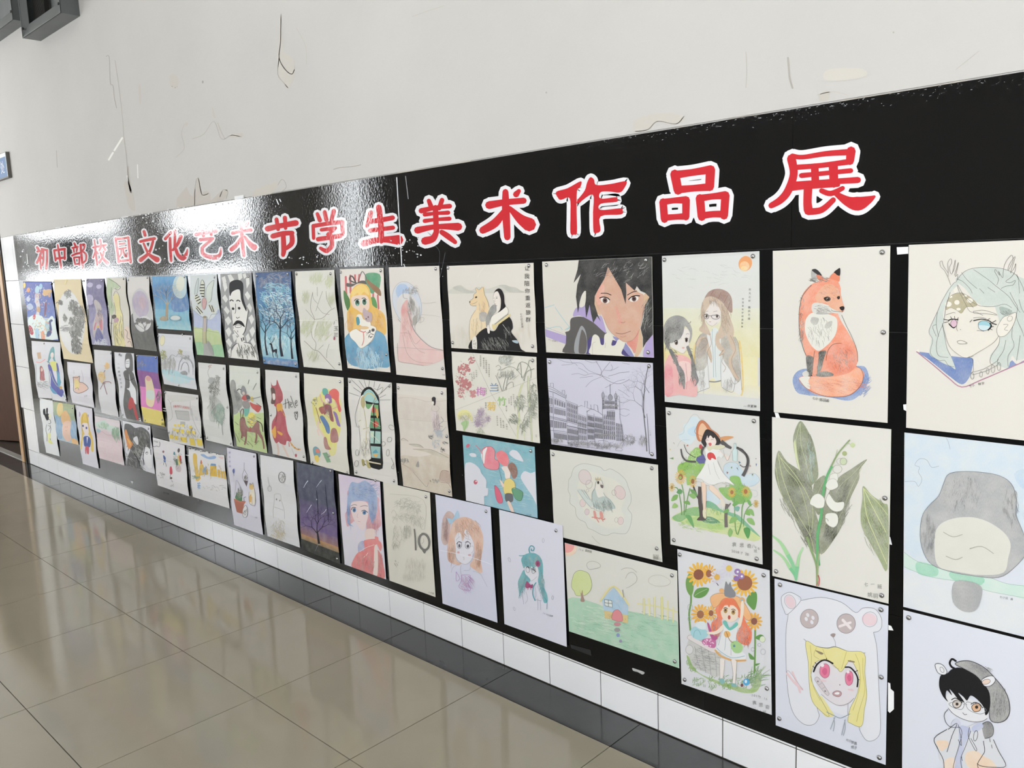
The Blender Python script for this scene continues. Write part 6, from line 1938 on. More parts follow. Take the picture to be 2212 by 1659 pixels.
p d79aa8:3 380 700 370 600 410 560 400 440 420 320 740 400 770 500 790 640 800 740 740 790 640 820 620 700 600 640 470 700 400 760
p 8ea6cf:3 400 340 440 230 520 240 600 210 680 270 730 340 750 440 750 560 720 660 690 720 640 560 640 470 560 450 460 460 430 520 420 640 430 720 470 760 400 720 390 600
b 6a84b8 1 100 580 330 150 90 90 4 10 40
b 6a84b8 2 60 700 560 40 120 90 4 92 12
b c27484 3 50 700 720 70 80 80 4 92 14
b 7488b8 4 40 410 600 24 120 80 4 88 12
N face
p e4d2d2 440 480 520 455 600 460 645 500 650 600 630 700 600 790 550 780 490 700 450 600
p e4d0ca 615 800 720 790 720 900 620 920
e 4a80b0 480 562 20 26
e 1e3a5a 480 562 9 12
e 4a80b0 600 592 22 24
e 1e3a5a 600 592 9 11
s 3a3a44 7 445 560 460 530 500 535
s 3a3a44 7 565 575 600 562 640 590
s 55484c 5 440 510 480 495 510 505
s 55484c 5 550 520 600 508 640 515
s b09a9a 3 525 600 515 640 528 652
s c08a8c 4 525 695 555 700
N jacket
p 9aa0cc:4 520 1040 530 960 590 930 600 1040 540 1070
p dc7476:2 590 940 620 915 750 905 755 960 720 1000 780 1060 820 1200 830 1390 640 1340 450 1250 470 1140 530 1060 600 1030
p e07c7c:2 725 880 765 885 770 920 800 950 810 1000 790 1050 755 980
p e8d8d0 720 1000 750 980 760 1100 750 1340 700 1330 710 1150
s f0dcd8 5 540 1060 620 1010 720 975
s f0dcd8 6 570 1140 620 1100 640 1070
b b84c56 5 90 600 1200 120 120 90 4 100 12
b b84c56 6 30 790 1200 24 150 90 4 95 8
"""
P += """
## drawing | 839.6 577.5 948.6 574.1 962.9 820.4 856.4 809.2 | 2 5 | 0 | e0dad0 | lady in a long trailing pink gown before a pale blue moon disc, with a crane | pink gown drawing | tr@942,581 br@957,796
@ 600 560 .18083
N moon
e cdd3df:3 1550 530 168 262 -14
e a8c0e0:3 1500 390 80 100 -14
e d9d5d6:4 1560 600 130 200 -14
o 8f98a8 3 1550 525 168 265 -14
N lady
b 8a8480 1 70 1600 370 70 50 50 3 60 80
b 7a7470 2 50 1600 520 36 90 100 3.5 86 10
s 8a8480 4 1510 360 1505 410 1515 460 1560 470
s 7a7470 4 1440 710 1460 740 1470 755
p e3bcb8:3 1500 540 1560 480 1560 620 1590 740 1640 860 1740 970 1850 1050 1985 1085 1990 1180 1880 1240 1750 1270 1600 1240 1460 1220 1440 1180 1455 1000 1470 760 1480 600
p e09a98:4 1500 540 1555 490 1550 680 1500 700 1480 620
b d08a88 3 60 1540 720 50 200 130 3.5 78 10
s 9a9490 7 1560 620 1590 740 1640 860 1740 970 1850 1050 1985 1085
s a89088 4 1440 1000 1445 1180 1470 1225 1600 1245 1750 1270
s a89088 3 1500 900 1540 1080 1600 1180 1700 1230 1860 1240
s a89088 3 1560 850 1620 1000 1700 1090 1770 1120
s a89088 3 1470 880 1580 890 1650 1010 1720 950
b a8a4a0 4 26 1680 640 40 100 70 3 85 20
s a29c96 4 1650 560 1670 600 1660 680 1640 780 1650 880
e a8a49c 1640 730 26 60 10
s aaa59f 3 1420 1055 1600 1060 1800 1075 1990 1090
s b8b3aa 3 1720 660 1850 670 1950 690
s b8b3aa 3 1720 520 1800 525 1900 510
s a8a39b 3 1700 700 1750 700 1740 740 1690 760
N signature
x 77736c 20 1965 1385 18 3 七班
## drawing | 733.8 581.7 828.2 579 843.8 804.5 751 795.1 | 2 6 | 0 | e4ded2 | blonde girl in a blue dress hugging a kitten before red and white stripes | blue dress drawing | tl@737,588 tr@823,585 rm@836.5,765.5
@ 600 560 .18083
N backdrop
q ead9d2 800 200 900 180 1230 180 1235 640 850 640 795 400
s c8696a 24 815 210 830 420
s c8696a 24 870 195 880 400
s c8696a 22 925 190 930 260
s c8696a 22 975 185 970 270
s c8696a 20 1150 400 1150 540
s c8696a 20 1205 430 1210 590
p 3f9468:2 1060 170 1220 180 1225 340 1180 380 1130 410 1090 340 1050 260
p 8a6038:1 1070 240 1140 290 1230 360 1240 440 1160 380 1080 290
p 4a7a3c 800 370 850 440 880 520 860 610 830 600 800 480
p 5a9450 1120 470 1160 450 1190 520 1190 590 1150 580
N girl
p e9b84a:2 880 400 930 320 1000 290 1070 310 1110 370 1130 500 1150 560 1260 640 1295 760 1290 900 1200 870 1100 820 950 860 850 860 830 760 830 640 870 560 870 480
p f0cc6a:2 890 390 940 330 1020 300 1080 350 1100 430 1040 390 990 440 960 400 900 450
b d89a30 1 70 1180 720 70 130 110 4 75 14
b d89a30 2 50 870 720 36 120 110 4 92 10
p ecd3c0 890 460 960 430 1060 430 1100 480 1100 580 1060 620 1010 640 950 600 900 560
e e9ece8 958 515 34 44
e 3f6a52 960 520 26 38
e 1e2a24 960 505 12 18
e 7ac0b0 962 545 14 10
e e9ece8 1042 505 32 42
e 3f6a52 1044 510 25 36
e 1e2a24 1044 495 12 17
s 2a2420 8 925 500 945 475 985 480
s 2a2420 8 1015 470 1045 462 1070 485
p 5a5450 830 320 830 285 880 290 930 290 960 270 1010 255 1050 260 1070 300 1020 290 960 290 910 320 870 330
s 4a4644 16 940 280 900 210 870 205 868 250 930 280
s 6a6462 9 970 260 1010 145 1060 220 1050 265
e f0e8e0 955 270 8 8
p 4f97bd:2 810 940 900 870 980 990 1050 1040 1150 960 1180 850 1290 920 1330 1100 1340 1280 1200 1290 1130 1310 1030 1290 900 1270 830 1200 820 1060
p 7fb8d4:3 960 1060 1100 1040 1180 1200 1100 1300 960 1280
b 3a7aa4 3 70 1060 1120 220 140 110 6 95 20
b a8d0e0 4 50 1100 1180 180 90 90 6 80 20
p eee8de 870 870 940 830 980 850 1040 800 1120 790 1180 820 1170 880 1140 960 1070 1030 1000 1060 940 990 880 930
c a09a90 3 870 870 940 830 980 850 1040 800 1120 790 1180 820 1170 880 1140 960 1070 1030 1000 1060 940 990 880 930
p eee8de 950 670 1000 660 1030 720 1100 740 1110 800 1020 800 960 760
p 4a92a0 940 700 970 690 985 760 960 790 945 760
p b8a0a8:2 1020 660 1035 580 1070 610 1130 650 1120 740 1060 740
e 4a3a40 1085 690 8 9
e 4a3a40 1060 712 7 9
e e0c090 1035 818 60 20
s d08078 12 980 850 1030 870 1060 860
s d08078 10 1030 870 1040 960 1020 1030
p 4a4448 1130 830 1160 830 1160 860 1130 860
m 4a4448 5 22 1110 890 40 50 4 9
## drawing | 637.1 586.2 722.1 583 739.2 800.5 656.1 792.4 | 2 9 | 0 | dedcd0 | pale pencil drawing of pine branches with a small red seal | pine branch drawing | tl@641.5,592 tr@715,591.5 br@734,786
@ 600 560 .18083
N branches
s 8a857a 6 680 1310 600 1220 500 1100 440 1080 380 1020 330 975
s 8a857a 5 460 1080 470 1000 420 920 410 800 440 720 400 600 410 500 430 400
s 8a857a 5 440 720 540 700 620 620 690 580
s 8a857a 4 460 620 490 540 550 380
s 8a857a 4 480 560 540 640 620 660
s 8a857a 4 440 720 380 650 340 600
s 8a857a 4 490 530 440 470 430 390
s 8a857a 4 650 590 600 480 590 380
s 8a857a 4 590 1180 600 1100 630 1010
s 8a857a 4 500 1080 540 1040 560 1020
s 8a857a 4 490 440 480 330
b c2c8a0 1 80 460 260 80 60 70 4 -75 30
b c2c8a0 2 60 610 300 40 70 70 4 -75 30
b c2c8a0 3 80 340 850 70 90 90 4 -75 30
b c2c8a0 4 90 530 880 100 110 90 4 -75 30
b c2c8a0 5 40 340 480 40 60 60 4 -80 30
b c2c8a0 6 40 430 1180 60 60 60 4 -80 30
b c2c8a0 7 40 640 500 40 60 60 4 -80 30
N signature
x 55524c 60 668 775 4 74 广玉兰
e a05060 690 945 11 20
l eceade 6 250 730 720 738
## painting | 551.4 588.9 628.2 586.2 644.5 794.2 569.4 785.1 | 2 8 | 0 | 2f6fa0 | blue painting of a swirling night sky over bare trees and a lone deer | deer in forest painting | tl@556,596 tr@622,592 bl@572.5,778.5 br@639.5,787
@ 300 560 .18083
N sky
g 1d4478:1 2f6da4:1 0 .25
g 2f6da4:1 3f8fb4:2 .25 .5
g 3f8fb4:2 7ab8cc:3 .5 .72
g 8cc2d2:3 7db6ca:3 .72 .92
g 3f86b8:2 2f6ca4:2 .92 1
b 1d3f74 1 110 1600 280 180 110 80 9 20 50
b 5fb0c8 2 150 1640 420 200 150 70 8 30 50
b c8e4ea 3 170 1640 560 200 180 60 6 25 50
b 2a6496 4 110 1660 620 200 200 60 8 30 60
b c8e4ea 5 80 1700 680 180 120 50 5 30 60
b a8d4e0 6 90 1680 1000 200 110 60 12 90 30
b 2c64a0 7 60 1690 1230 190 24 70 12 4 10
N trees
t 2f2f3c 24 10 1540 1145 1530 1060 1520 950 1520 880
B 2f2f3c 11 1520 890 -90 90 12 6 34
B 2f2f3c 12 1520 870 -60 100 9 6 34
B 2f2f3c 13 1518 880 -125 90 9 5 34
t 2f2f3c 34 12 1718 1160 1705 1050 1700 940 1695 800
B 2f2f3c 21 1695 810 -90 110 14 6 34
B 2f2f3c 22 1696 830 -50 110 10 5 34
B 2f2f3c 23 1695 830 -130 110 10 5 34
t 2f2f3c 24 10 1840 1190 1835 1080 1832 960
B 2f2f3c 31 1832 970 -90 90 11 6 34
B 2f2f3c 32 1832 960 -55 80 8 5 34
B 2f2f3c 33 1832 960 -125 90 8 5 34
N deer
p 2c2a34 1590 1020 1605 1010 1612 1050 1620 1080 1660 1070 1662 1110 1655 1130 1640 1105 1605 1110 1595 1060
s 2c2a34 5 1605 1100 1608 1150 1615 1170
s 2c2a34 5 1655 1110 1662 1150 1658 1180
s 2c2a34 5 1640 1105 1645 1160
e 2c2a34 1588 1010 14 10
s 2c2a34 4 1595 1000 1580 960 1560 940
s 2c2a34 4 1600 1000 1625 960 1640 930
s 2c2a34 3 1625 960 1620 930
s 2c2a34 3 1580 960 1590 930
## drawing | 475.4 591.6 543.2 588.9 559.5 779.2 493.5 772.5 | 2 10 | 0 | dcdcd8 | black ink portrait of a moustached man against grey and white diamonds | diamond portrait | tr@538,597
@ 300 560 .18083
N diamonds
q 8f9092:2 970 175 1345 160 1435 1210 1070 1175
q dcdcd8 1060 190 1100 180 1140 240 1100 290
q dcdcd8 1180 175 1230 165 1240 220 1200 260
q dcdcd8 1280 230 1320 220 1330 290 1300 350
q dcdcd8 990 220 1030 200 1050 270 1020 320
q dcdcd8 1010 300 1050 280 1070 340 1040 390
q dcdcd8 1010 460 1045 420 1080 480 1050 520
q dcdcd8 1020 600 1050 560 1090 620 1060 660
q dcdcd8 1030 720 1070 680 1110 740 1070 790
q dcdcd8 1045 850 1085 810 1120 870 1090 930
q dcdcd8 1050 980 1090 940 1130 1000 1100 1050
q dcdcd8 1060 1100 1100 1060 1130 1110 1110 1170
q dcdcd8 1130 900 1160 880 1190 940 1150 990
q dcdcd8 1280 420 1310 380 1350 440 1320 490
q dcdcd8 1300 560 1330 520 1360 580 1340 640
q dcdcd8 1310 700 1350 660 1380 720 1350 780
q dcdcd8 1330 850 1370 800 1400 860 1370 930
q dcdcd8 1290 920 1320 880 1350 950 1310 1000
q dcdcd8 1350 980 1380 940 1410 1010 1380 1050
q dcdcd8 1240 180 1275 165 1290 210 1260 235
q dcdcd8 1130 280 1150 250 1180 260 1160 300
N man
p e4e2dd 1095 420 1110 370 1220 360 1280 560 1310 600 1290 720 1280 820 1260 890 1220 920 1170 900 1130 820 1110 700 1095 560
p 2f2f31 1090 300 1110 265 1180 245 1240 270 1260 330 1265 460 1290 580 1285 620 1240 500 1225 380 1190 360 1130 390 1105 440 1095 380
s 2f2f31 12 1100 500 1120 485 1145 500
s 2f2f31 12 1180 500 1200 488 1225 505
e 2f2f31 1132 590 16 16
e 2f2f31 1205 585 16 16
s 2f2f31 6 1165 530 1160 620 1150 650
s 2f2f31 7 1165 690 1180 705 1205 690
p 1f1f21 1130 790 1160 740 1195 730 1240 750 1275 810 1220 780 1190 770 1160 785
o 2f2f31 5 1195 800 38 16
s 2f2f31 6 1190 850 1195 870
s 2f2f31 6 1290 580 1310 620 1295 720 1280 860 1230 920
s 2f2f31 5 1110 600 1115 720 1140 830
s 2f2f31 5 1150 850 1210 920 1215 1000
p e4e2dd 1190 940 1260 900 1290 990 1350 1010 1400 1100 1430 1205 1100 1175 1140 1060 1180 1000
s 2f2f31 6 1190 1000 1120 1060 1100 1170
s 2f2f31 6 1270 990 1350 1010 1400 1100 1425 1200
s 2f2f31 12 1240 940 1250 980
s 2f2f31 12 1262 930 1270 970
b 2f2f31 1 36 1280 1090 110 80 70 7 80 16
s 2f2f31 5 1200 1000 1220 1100 1200 1170
## drawing | 410.3 595.3 468.2 592.2 484.8 771.9 425.7 766.1 | 2 11 | 0 | d3d9d6 | surreal plant with black striped leaves on a stem above green hills | striped leaf drawing | tr@464,599
@ 300 560 .18083
N land
p a8b4d4:3 640 610 700 650 830 720 900 690 960 600 980 880 800 840 650 830
p bac98a:3 655 830 720 820 820 850 830 1160 695 1140
p b6c88a:3 820 840 900 850 980 880 1020 1170 820 1160
p 8cc090:3 670 1000 780 1000 790 1150 695 1140
p 8cc090:3 830 1050 1000 1020 1020 1170 830 1160
s 77807a 3 650 600 740 680 830 720 870 660 940 650 965 600
s 77807a 3 655 830 720 820 820 850 980 880
N leaves
p bfc9c8:2 680 420 690 290 712 225 720 300 715 400 695 430
s 6a7472 4 680 420 690 290 712 225 720 300 715 400 695 430
p ccd4cc:2 820 500 815 420 830 320 900 250 895 340 880 480 845 520
s 6a7472 4 820 500 815 420 830 320 900 250 895 340 880 480 845 520
p d5d6c4 740 360 745 290 760 245 790 290 800 370 795 470 770 440
p d5d6c4 680 440 720 420 750 490 755 570 720 540 690 490
p d5d6c4 680 560 740 570 765 660 730 650 700 600
p d5d6c4 835 540 880 550 910 600 905 640 870 630 845 580
s 2f3030 12 748 305 790 305
s 2f3030 12 742 340 797 340
s 2f3030 12 742 375 800 375
s 2f3030 12 750 410 800 410
s 2f3030 12 765 440 800 445
s 2f3030 10 690 440 720 425
s 2f3030 10 688 470 740 445
s 2f3030 10 700 500 752 475
s 2f3030 10 715 535 756 505
s 2f3030 9 700 560 765 640
s 2f3030 9 690 580 740 655
s 2f3030 9 850 545 880 630
s 2f3030 9 880 550 900 630
s 4a4c4a 4 740 360 745 290 760 245 790 290 800 370 795 470
p c8999a:2 770 480 800 460 825 500 800 580 775 600 765 540
s 8a6a68 3 770 480 800 460 825 500 800 580 775 600 765 540 770 480
N stem
t b8aca8 40 40 790 690 800 860
t b8b48c 40 44 800 860 795 1010
t a6a6a4 60 110 820 1000 830 1165
s 6a6a66 3 775 690 780 860 780 1010
s 6a6a66 3 820 690 822 860 820 1010
p 9a9a98 830 980 870 1010 900 1150 850 1100
e 8a8060 790 690 22 14
## painting | 328 597 403 596.2 413.6 714.6 340.1 709.7 | 2 8 | 0 | 3f8fbc | deep blue watercolour of a bare tree beside a pond under a pale moon | bare tree watercolour | tr@399.5,598 bl@341.5,704
@ 300 560 .18083
N night
g 4a98c8:2 2f78b4:2 0 .3
g 2f78b4:2 4a98c0:2 .3 .62
g 5aa4c2:3 6ab0c6:3 .62 .8
g 62aac4:3 8ac4d0:4 .8 1
p 2f70ac:3 400 420 560 420 600 560 560 620 420 620 380 520
e d8ddd0:3 500 300 62 110
e b0cad4:5 500 320 90 150
e d9dcce 502 290 50 90
N tree
t a09078 34 26 345 722 340 600 338 520
B b0a48c 5 338 530 -90 70 14 5 26
B b0a48c 6 330 540 -125 90 9 5 26
B b0a48c 7 345 545 -55 80 9 5 26
B 5a6a7c 8 335 480 -90 80 6 5 40
B 5a6a7c 9 335 470 -90 80 6 5 50
p a08f74:2 260 715 290 680 350 690 350 730 280 730
e c8d0d0:2 450 700 60 28
o 8a9a9c 5 450 705 72 36
## drawing | 274.9 599.1 321.9 597.3 339 758.8 290.2 752.4 | 2 12 | 0 | d9d5ce | lavender oval with a flat-crowned tree on paper turning black below | lavender oval drawing | tl@278,605 tr@319,600
@ 0 440 .18083
N shade
p 5c5c5c:1 1570 1330 1650 1420 1850 1400 1900 1900 1550 1900
q 555555:1 1540 1450 1870 1400 1900 1900 1560 1900
N oval
e c0bfc2:2 1700 1270 118 262 -4
e b2a5bd:3 1690 1200 96 160 -4
e bda2b4:4 1710 1180 40 80
e cfcfd0:2 1730 1430 84 90
N tree
m 6d6b69 1 50 1700 1395 66 24 9 17
m 6d6b69 2 20 1770 1410 36 20 8 15
m 6d6b69 3 12 1640 1430 20 10 8 12
s 6d6b69 6 1700 1410 1740 1470 1750 1520
s 6d6b69 5 1770 1430 1750 1480 1748 1520
s 6d6b69 4 1650 1440 1700 1470 1740 1500
## drawing | 229.7 600 271.2 599.1 287.5 750.6 243.2 746.1 | 2 12 | 0 | d9d5c8 | figure in yellow robes beside a pale green tree, with ink outlines | yellow robe drawing | tr@268,602.5
@ 0 440 .18083
N tree
p aebf9a:3 1285 900 1330 900 1390 950 1440 990 1400 1020 1370 1000 1340 1150 1370 1240 1330 1340 1295 1200
s 5a6050 5 1300 900 1380 940 1430 980 1450 1000 1420 1030 1380 1010
s 5a6050 4 1340 1000 1350 1140 1330 1250
N robe
p e2d79a:2 1370 1100 1420 1080 1445 1120 1440 1250 1470 1340 1490 1500 1500 1740 1380 1740 1370 1500 1380 1300
s 6a6450 4 1370 1100 1400 1040 1440 1110 1440 1250 1470 1340 1490 1500 1500 1740
s 6a6450 4 1370 1180 1380 1300 1370 1500 1380 1740
b 7a7458 1 24 1430 1500 50 200 110 4 85 18
e 4a4238 1370 1350 26 26
e b890a0:2 1400 1390 30 30
s 3a3834 5 1340 1330 1345 1420 1340 1600
s 3a3834 4 1320 1420 1360 1430
p e4cfc0:3 1510 1480 1570 1500 1585 1700 1500 1690
s 4a4038 5 1510 1500 1540 1530 1530 1600 1570 1620
s 4a4038 5 1530 1660 1560 1640 1580 1700
## painting | 186.3 602.4 224.2 601.8 239.6 747 199 744.3 | 2 12 | 0 | 6f6896 | purple watercolour of a long-haired dreamer with floating white puffs | purple watercolour | tl@189,604 tr@221,606.5
@ 0 440 .18083
N wash
g 6d668f:2 6a6494:2 0 .45
g 746ea0:3 8f8cb4:4 .45 1
e b4abd0:4 1080 970 36 30
e b4abd0:4 1190 990 32 26
e b4abd0:4 1085 1130 44 46
e b0a8cc:4 1080 1180 40 30
N figure
p b9b0b4:3 1130 1190 1150 1145 1200 1190 1215 1260 1190 1290 1230 1330 1250 1480 1220 1600 1130 1590 1130 1420 1150 1300
p bfa8a8:3 1150 1320 1220 1320 1230 1420 1150 1430
p c05a70:3 1200 1400 1230 1390 1240 1500 1215 1500
p c0607a:3 1150 1430 1165 1420 1150 1500 1135 1500
e d8b050 1185 1470 14 16
p 5c5c9a:2 1150 1560 1190 1480 1240 1580 1220 1650 1150 1640
b c8ccdc 1 70 1200 1660 70 50 50 5 60 60
b 8a7a90 2 30 1180 1330 40 90 50 4 80 40
## painting | 115.7 603.7 174.5 602.7 201.3 784.1 137.4 775 | 2 12 | 0 | e2d3ae | ink landscape inside a white oval on cream paper, with crags and pines | ink landscape painting | tr@179,607 tl@117,609.5
@ 0 440 .18083
N oval
e e2e2e2:1 860 1420 152 380 -6
e d9d9da:3 920 1500 80 220 -6
N crags
b 6f6f70 1 60 820 1070 36 50 30 9 80 50
b 4f4f50 2 40 725 1175 26 26 30 9 60 80
b 5a5a5c 3 130 880 1220 50 80 34 9 70 60
b 5a5a5c 4 220 940 1400 70 180 40 9 90 50
b 4a4a4c 5 110 900 1520 60 70 34 9 70 60
b 6f6f70 6 60 980 1330 34 140 50 6 85 20
b 8a8a8c 7 60 800 1490 90 40 60 5 0 8
b 6f6f70 8 30 770 1350 20 40 40 7 70 20
b 4f4f50 9 160 920 1680 60 100 36 9 80 50
b 6a6a6c 10 50 850 1390 20 40 30 8 80 40
e e8d8a0 790 930 10 40 20
## painting | 49.7 608.2 110.7 608.2 126.6 735.7 66 730.2 | 2 8 | 0 | 5b6cb0 | crowded blue storybook scene with jellyfish, a winged mule and a whale | storybook sea painting | tr@111,613
@ 0 440 .18083
N scene
g 5866b4:2 5f78bc:2 .02 .62
g a8bcd8:4 b8ccde:4 .62 .98
e e8d080 292 975 16 36
e b4d4e4:2 450 1030 26 50
e 9cc8e4:2 490 990 20 36
e d8b078:2 570 1060 60 34 -25
e d8b080:2 535 1040 20 16
p cfa888 580 1070 610 1060 612 1110 590 1110
e e0a070:2 345 1030 22 28
e c8b0c0:3 450 1110 28 46
p d8d4dc:2 420 1150 460 1120 480 1200 470 1300 490 1400 430 1400 440 1250
o d8c890 5 480 1100 16 30
p c8a070:3 440 1240 470 1230 480 1290 445 1290
p b4c4e0:3 320 1220 370 1190 400 1240 350 1270
e c8d0e4:2 345 1140 22 32
b e0e0e8 1 60 430 1150 140 190 20 5 80 80
b d07868 2 24 450 1250 140 200 20 7 80 80
p 8a5a68 545 1190 560 1190 545 1330 530 1320
p e0ecec:2 340 1400 400 1330 500 1340 560 1400 620 1340 660 1400 690 1620 370 1600
e b84a60 375 1510 28 60 -15
e c05868 415 1350 16 34
p 4a5a86 560 1560 600 1470 590 1410 620 1380 640 1400 620 1420 630 1500 610 1570 570 1590
p b8ccd8 555 1400 600 1440 590 1520 550 1500
p e8a080:2 495 1540 530 1520 540 1620 500 1620
p a8d0e8:3 430 1500 470 1500 470 1610 430 1610
b 6fb08c 3 30 480 1480 120 120 24 6 80 60
b e8c870 4 24 500 1440 120 130 20 7 80 60
b d86a6a 5 24 500 1500 130 110 18 7 80 60
## drawing | 67.8 736.2 97.6 738.3 112.5 860.6 83.5 859.1 | 2 10 | 0 | dad8d8 | glass bottle with a cork and a little girl inside, first drawing of its row | bottle girl drawing | tr@96,742
@ 0 700 .18083
N bottle
p d2d8dc:3 430 480 480 450 540 480 580 600 590 720 520 740 450 700 430 600
q c2a080:2 450 340 495 335 505 410 465 415
p a04850:2 475 520 500 500 525 560 540 640 545 670 490 670 480 600
e d8b8b0 500 545 14 22
s e8a0a0 9 440 450 480 460 520 440 550 420
s a8a8ac 6 430 480 440 600 460 700 560 760 590 760
b 8a8a90 1 50 510 720 60 50 40 4 20 20
## drawing | 97.6 738.3 129.8 739.8 144.3 868.2 113.6 863.7 | 2 11 | 0 | d9d9da | mermaid with flowing teal hair and a dark blue tail | mermaid drawing | br@143,863
@ 0 700 .18083
N mermaid
p 5a9aa0:2 610 300 640 270 660 320 670 420 700 520 720 640 740 700 700 720 680 600 660 460 630 400 580 470 590 400
e e4d4d0 635 370 20 34
p d8d870:2 610 450 680 450 690 540 650 560 620 520
p 3f46a0:1 575 500 610 490 640 600 690 700 760 780 770 820 740 870 710 850 660 810 620 740 610 640
p 3f46a0:1 680 480 700 480 710 620 690 640
p 5098c0:1 610 740 650 780 690 830 650 830 620 790
p 4a98b8:1 690 560 720 640 735 720 710 740 690 660
s b8c890 5 600 560 640 660 700 740 760 760
s 4a8a90 8 560 440 600 460 590 480
e c8a050 740 760 14 20
s 7aa8b0 10 760 830 775 870
## drawing | 144.7 781.4 195.3 786.4 204.3 880.5 156.4 870 | 2 8 | 0 | dedce0 | curled up pink hooded sleeper with one pointed ear | pink sleeper drawing | -
@ 0 700 .18083
N sleeper
p e2bcac:2 880 640 930 620 960 640 950 690 1000 700 1050 770 1030 800 970 825 900 800 890 730
p e4cf88:2 900 660 940 680 950 740 920 780 890 740
s 5a5050 6 880 630 880 720 890 800 960 825 1050 780 1040 740 990 700 950 690 960 620 930 640 880 630
s 5a5050 4 895 780 930 760 950 790
s b8b4b8 4 980 550 1000 620 995 690
s b8b4b8 4 890 550 895 600
N signature
x a8a6aa 24 1010 870 20 -4 七班
## drawing | 202.9 755.2 240.5 758.2 256.4 900.7 219.7 891.7 | 2 11 | 0 | dad9d8 | yellow blossoms on a brown twig, pale watercolour on white paper | yellow blossom drawing | tr@240,763
@ 0 700 .18083
N blossom
b 8a6a64 1 20 1240 700 10 10 20 5 90 90
s 8a6068 9 1240 690 1250 740 1290 840
s 8a6068 8 1240 700 1210 760 1205 780
s 8a6068 8 1250 690 1310 690 1330 710
s 7a5a50 7 1240 590 1270 550
m e2c890:3 1 40 1215 630 30 60 9 20
m e4c080:3 2 24 1290 500 24 36 8 16
b e0b060 3 24 1220 620 40 70 30 6 90 90
b e0b060 4 16 1290 500 26 40 24 6 90 90
## drawing | 246.8 760.6 289.3 763.3 305.6 910.7 264.9 902.5 | 2 11 | 0 | dddde0 | tall figure in a black robe with a red sash, beside a column of ink writing | black robe drawing | bl@266,895.5 br@303,905
@ 0 700 .18083
N figure
p 4f4f51:1 1500 370 1520 345 1560 350 1580 380 1600 480 1600 560 1560 560 1520 540 1500 460
p dedee2 1510 430 1550 420 1560 500 1545 520 1515 510
s 3a3a3c 4 1515 450 1550 440
s 3a3a3c 4 1515 470 1550 465
p 4a4a4c:1 1490 570 1560 545 1610 590 1620 650 1640 740 1650 860 1670 1000 1680 1140 1560 1160 1510 1120 1490 1000 1490 800 1500 680
p e0e0e4 1555 590 1570 690 1620 780 1640 900 1640 960 1580 880 1550 800 1515 770 1550 750
p b43a3c 1560 880 1600 890 1630 980 1650 1090 1650 1150 1620 1110 1600 1000 1570 1020 1545 1000
s 2a2a2c 5 1500 650 1560 670 1620 640
N writing
x 3a3a3c 28 1415 375 20 8 墨染
x 55555a 26 1415 485 4 46 一川烟雨任平生
## painting | 294.8 766.5 340.9 769.6 356.3 921.5 311 911.6 | 2 11 | 0 | e0d070 | painting of blue, purple, pink and yellow bands with a pale glowing bottle | colour band painting | tl@297,769 tr@337.5,772.5 bl@314,908 br@352,906
@ 0 700 .18083
N bands
q 3f62b4:1 1630 368 1890 385 1905 585 1640 540
q 7f3c8c:1 1640 540 1905 585 1925 780 1660 740
q d878bc:1 1660 740 1925 780 1955 1040 1690 980
q e2d06a:1 1690 980 1955 1040 1970 1225 1720 1170
p e0cfa8:2 1745 650 1780 615 1820 650 1840 760 1855 900 1840 980 1800 985 1760 940 1745 800
p c8d4cc:2 1755 790 1835 800 1845 900 1760 880
e d8a0a0 1785 650 30 30
N scribble
b 2a2c5a 1 26 1680 470 40 60 50 5 60 60
b 5a2c5a 2 26 1900 850 26 60 60 5 100 40
x 3a3420 40 1930 1210 10 0 画
## drawing | 341.6 720 415.7 724.9 425.7 842 354.2 829.4 | 2 8 | 0 | d6d7d8 | arched stone bridge over a pale blue pond with a yellow sun, watercolour | bridge drawing | tl@343.5,726 tr@411.5,731 bm@387,831.5 tr2@395,722.5
@ 300 560 .18083
N scene
p a8ced8:3 280 1320 360 1310 460 1330 520 1360 600 1400 680 1430 620 1440 500 1420 400 1380 300 1370
p b8dae4:5 300 1380 480 1400 620 1450 560 1480 400 1470
e dcd4b0:2 285 970 30 60
o a8a080 3 285 970 30 60
b 8f9440 1 60 290 1140 40 60 26 9 80 60
b a09a50 2 30 500 1100 26 30 20 8 80 60
b a8a8a4 3 60 360 1220 80 70 90 4 88 10
s 9a9a9c 5 480 1330 490 1230 540 1180 590 1180 640 1260 660 1380
s 8a8a8c 6 510 1320 520 1260 550 1230 590 1260 610 1350
s 9a9a9c 4 350 1200 400 1140 450 1160 480 1130 540 1150 620 1200 660 1300
b 8a8a8c 4 30 560 1170 80 30 20 5 80 40
p 8a8c90:2 510 1350 560 1330 590 1360 570 1380 530 1375
## drawing | 356.1 844.4 428.4 853.5 440.1 969.2 366.5 954.2 | 2 8 | 0 | d7d5d0 | classroom with yellow desks, blackboard and a red slogan | classroom drawing | tl@358,848 tr@426.5,860 lm@367,933.5 rm@436.5,943
@ 300 820 .18083
N room
s a0a0a0 4 350 230 390 290 400 450 350 500
s a0a0a0 4 390 290 420 260 620 250 700 210
s a0a0a0 4 620 250 650 480 760 680
p c9c7c3:3 350 180 700 210 640 250 420 260
q b9b9b8:2 440 370 600 380 605 490 460 470
l 8a8a8a 5 440 370 600 380 605 490 460 470 440 370
q a8a8a8 500 500 555 505 560 545 500 540
q c0c0c0 620 340 645 340 655 430 625 425
q c8c8c8 670 440 705 450 705 490 675 485
b 8a8a8a 4 40 560 600 150 70 30 4 80 20
N slogan
x c8605a 34 420 330 23 1 好好学习
x c8605a 34 525 342 23 2 天天向上
N desks
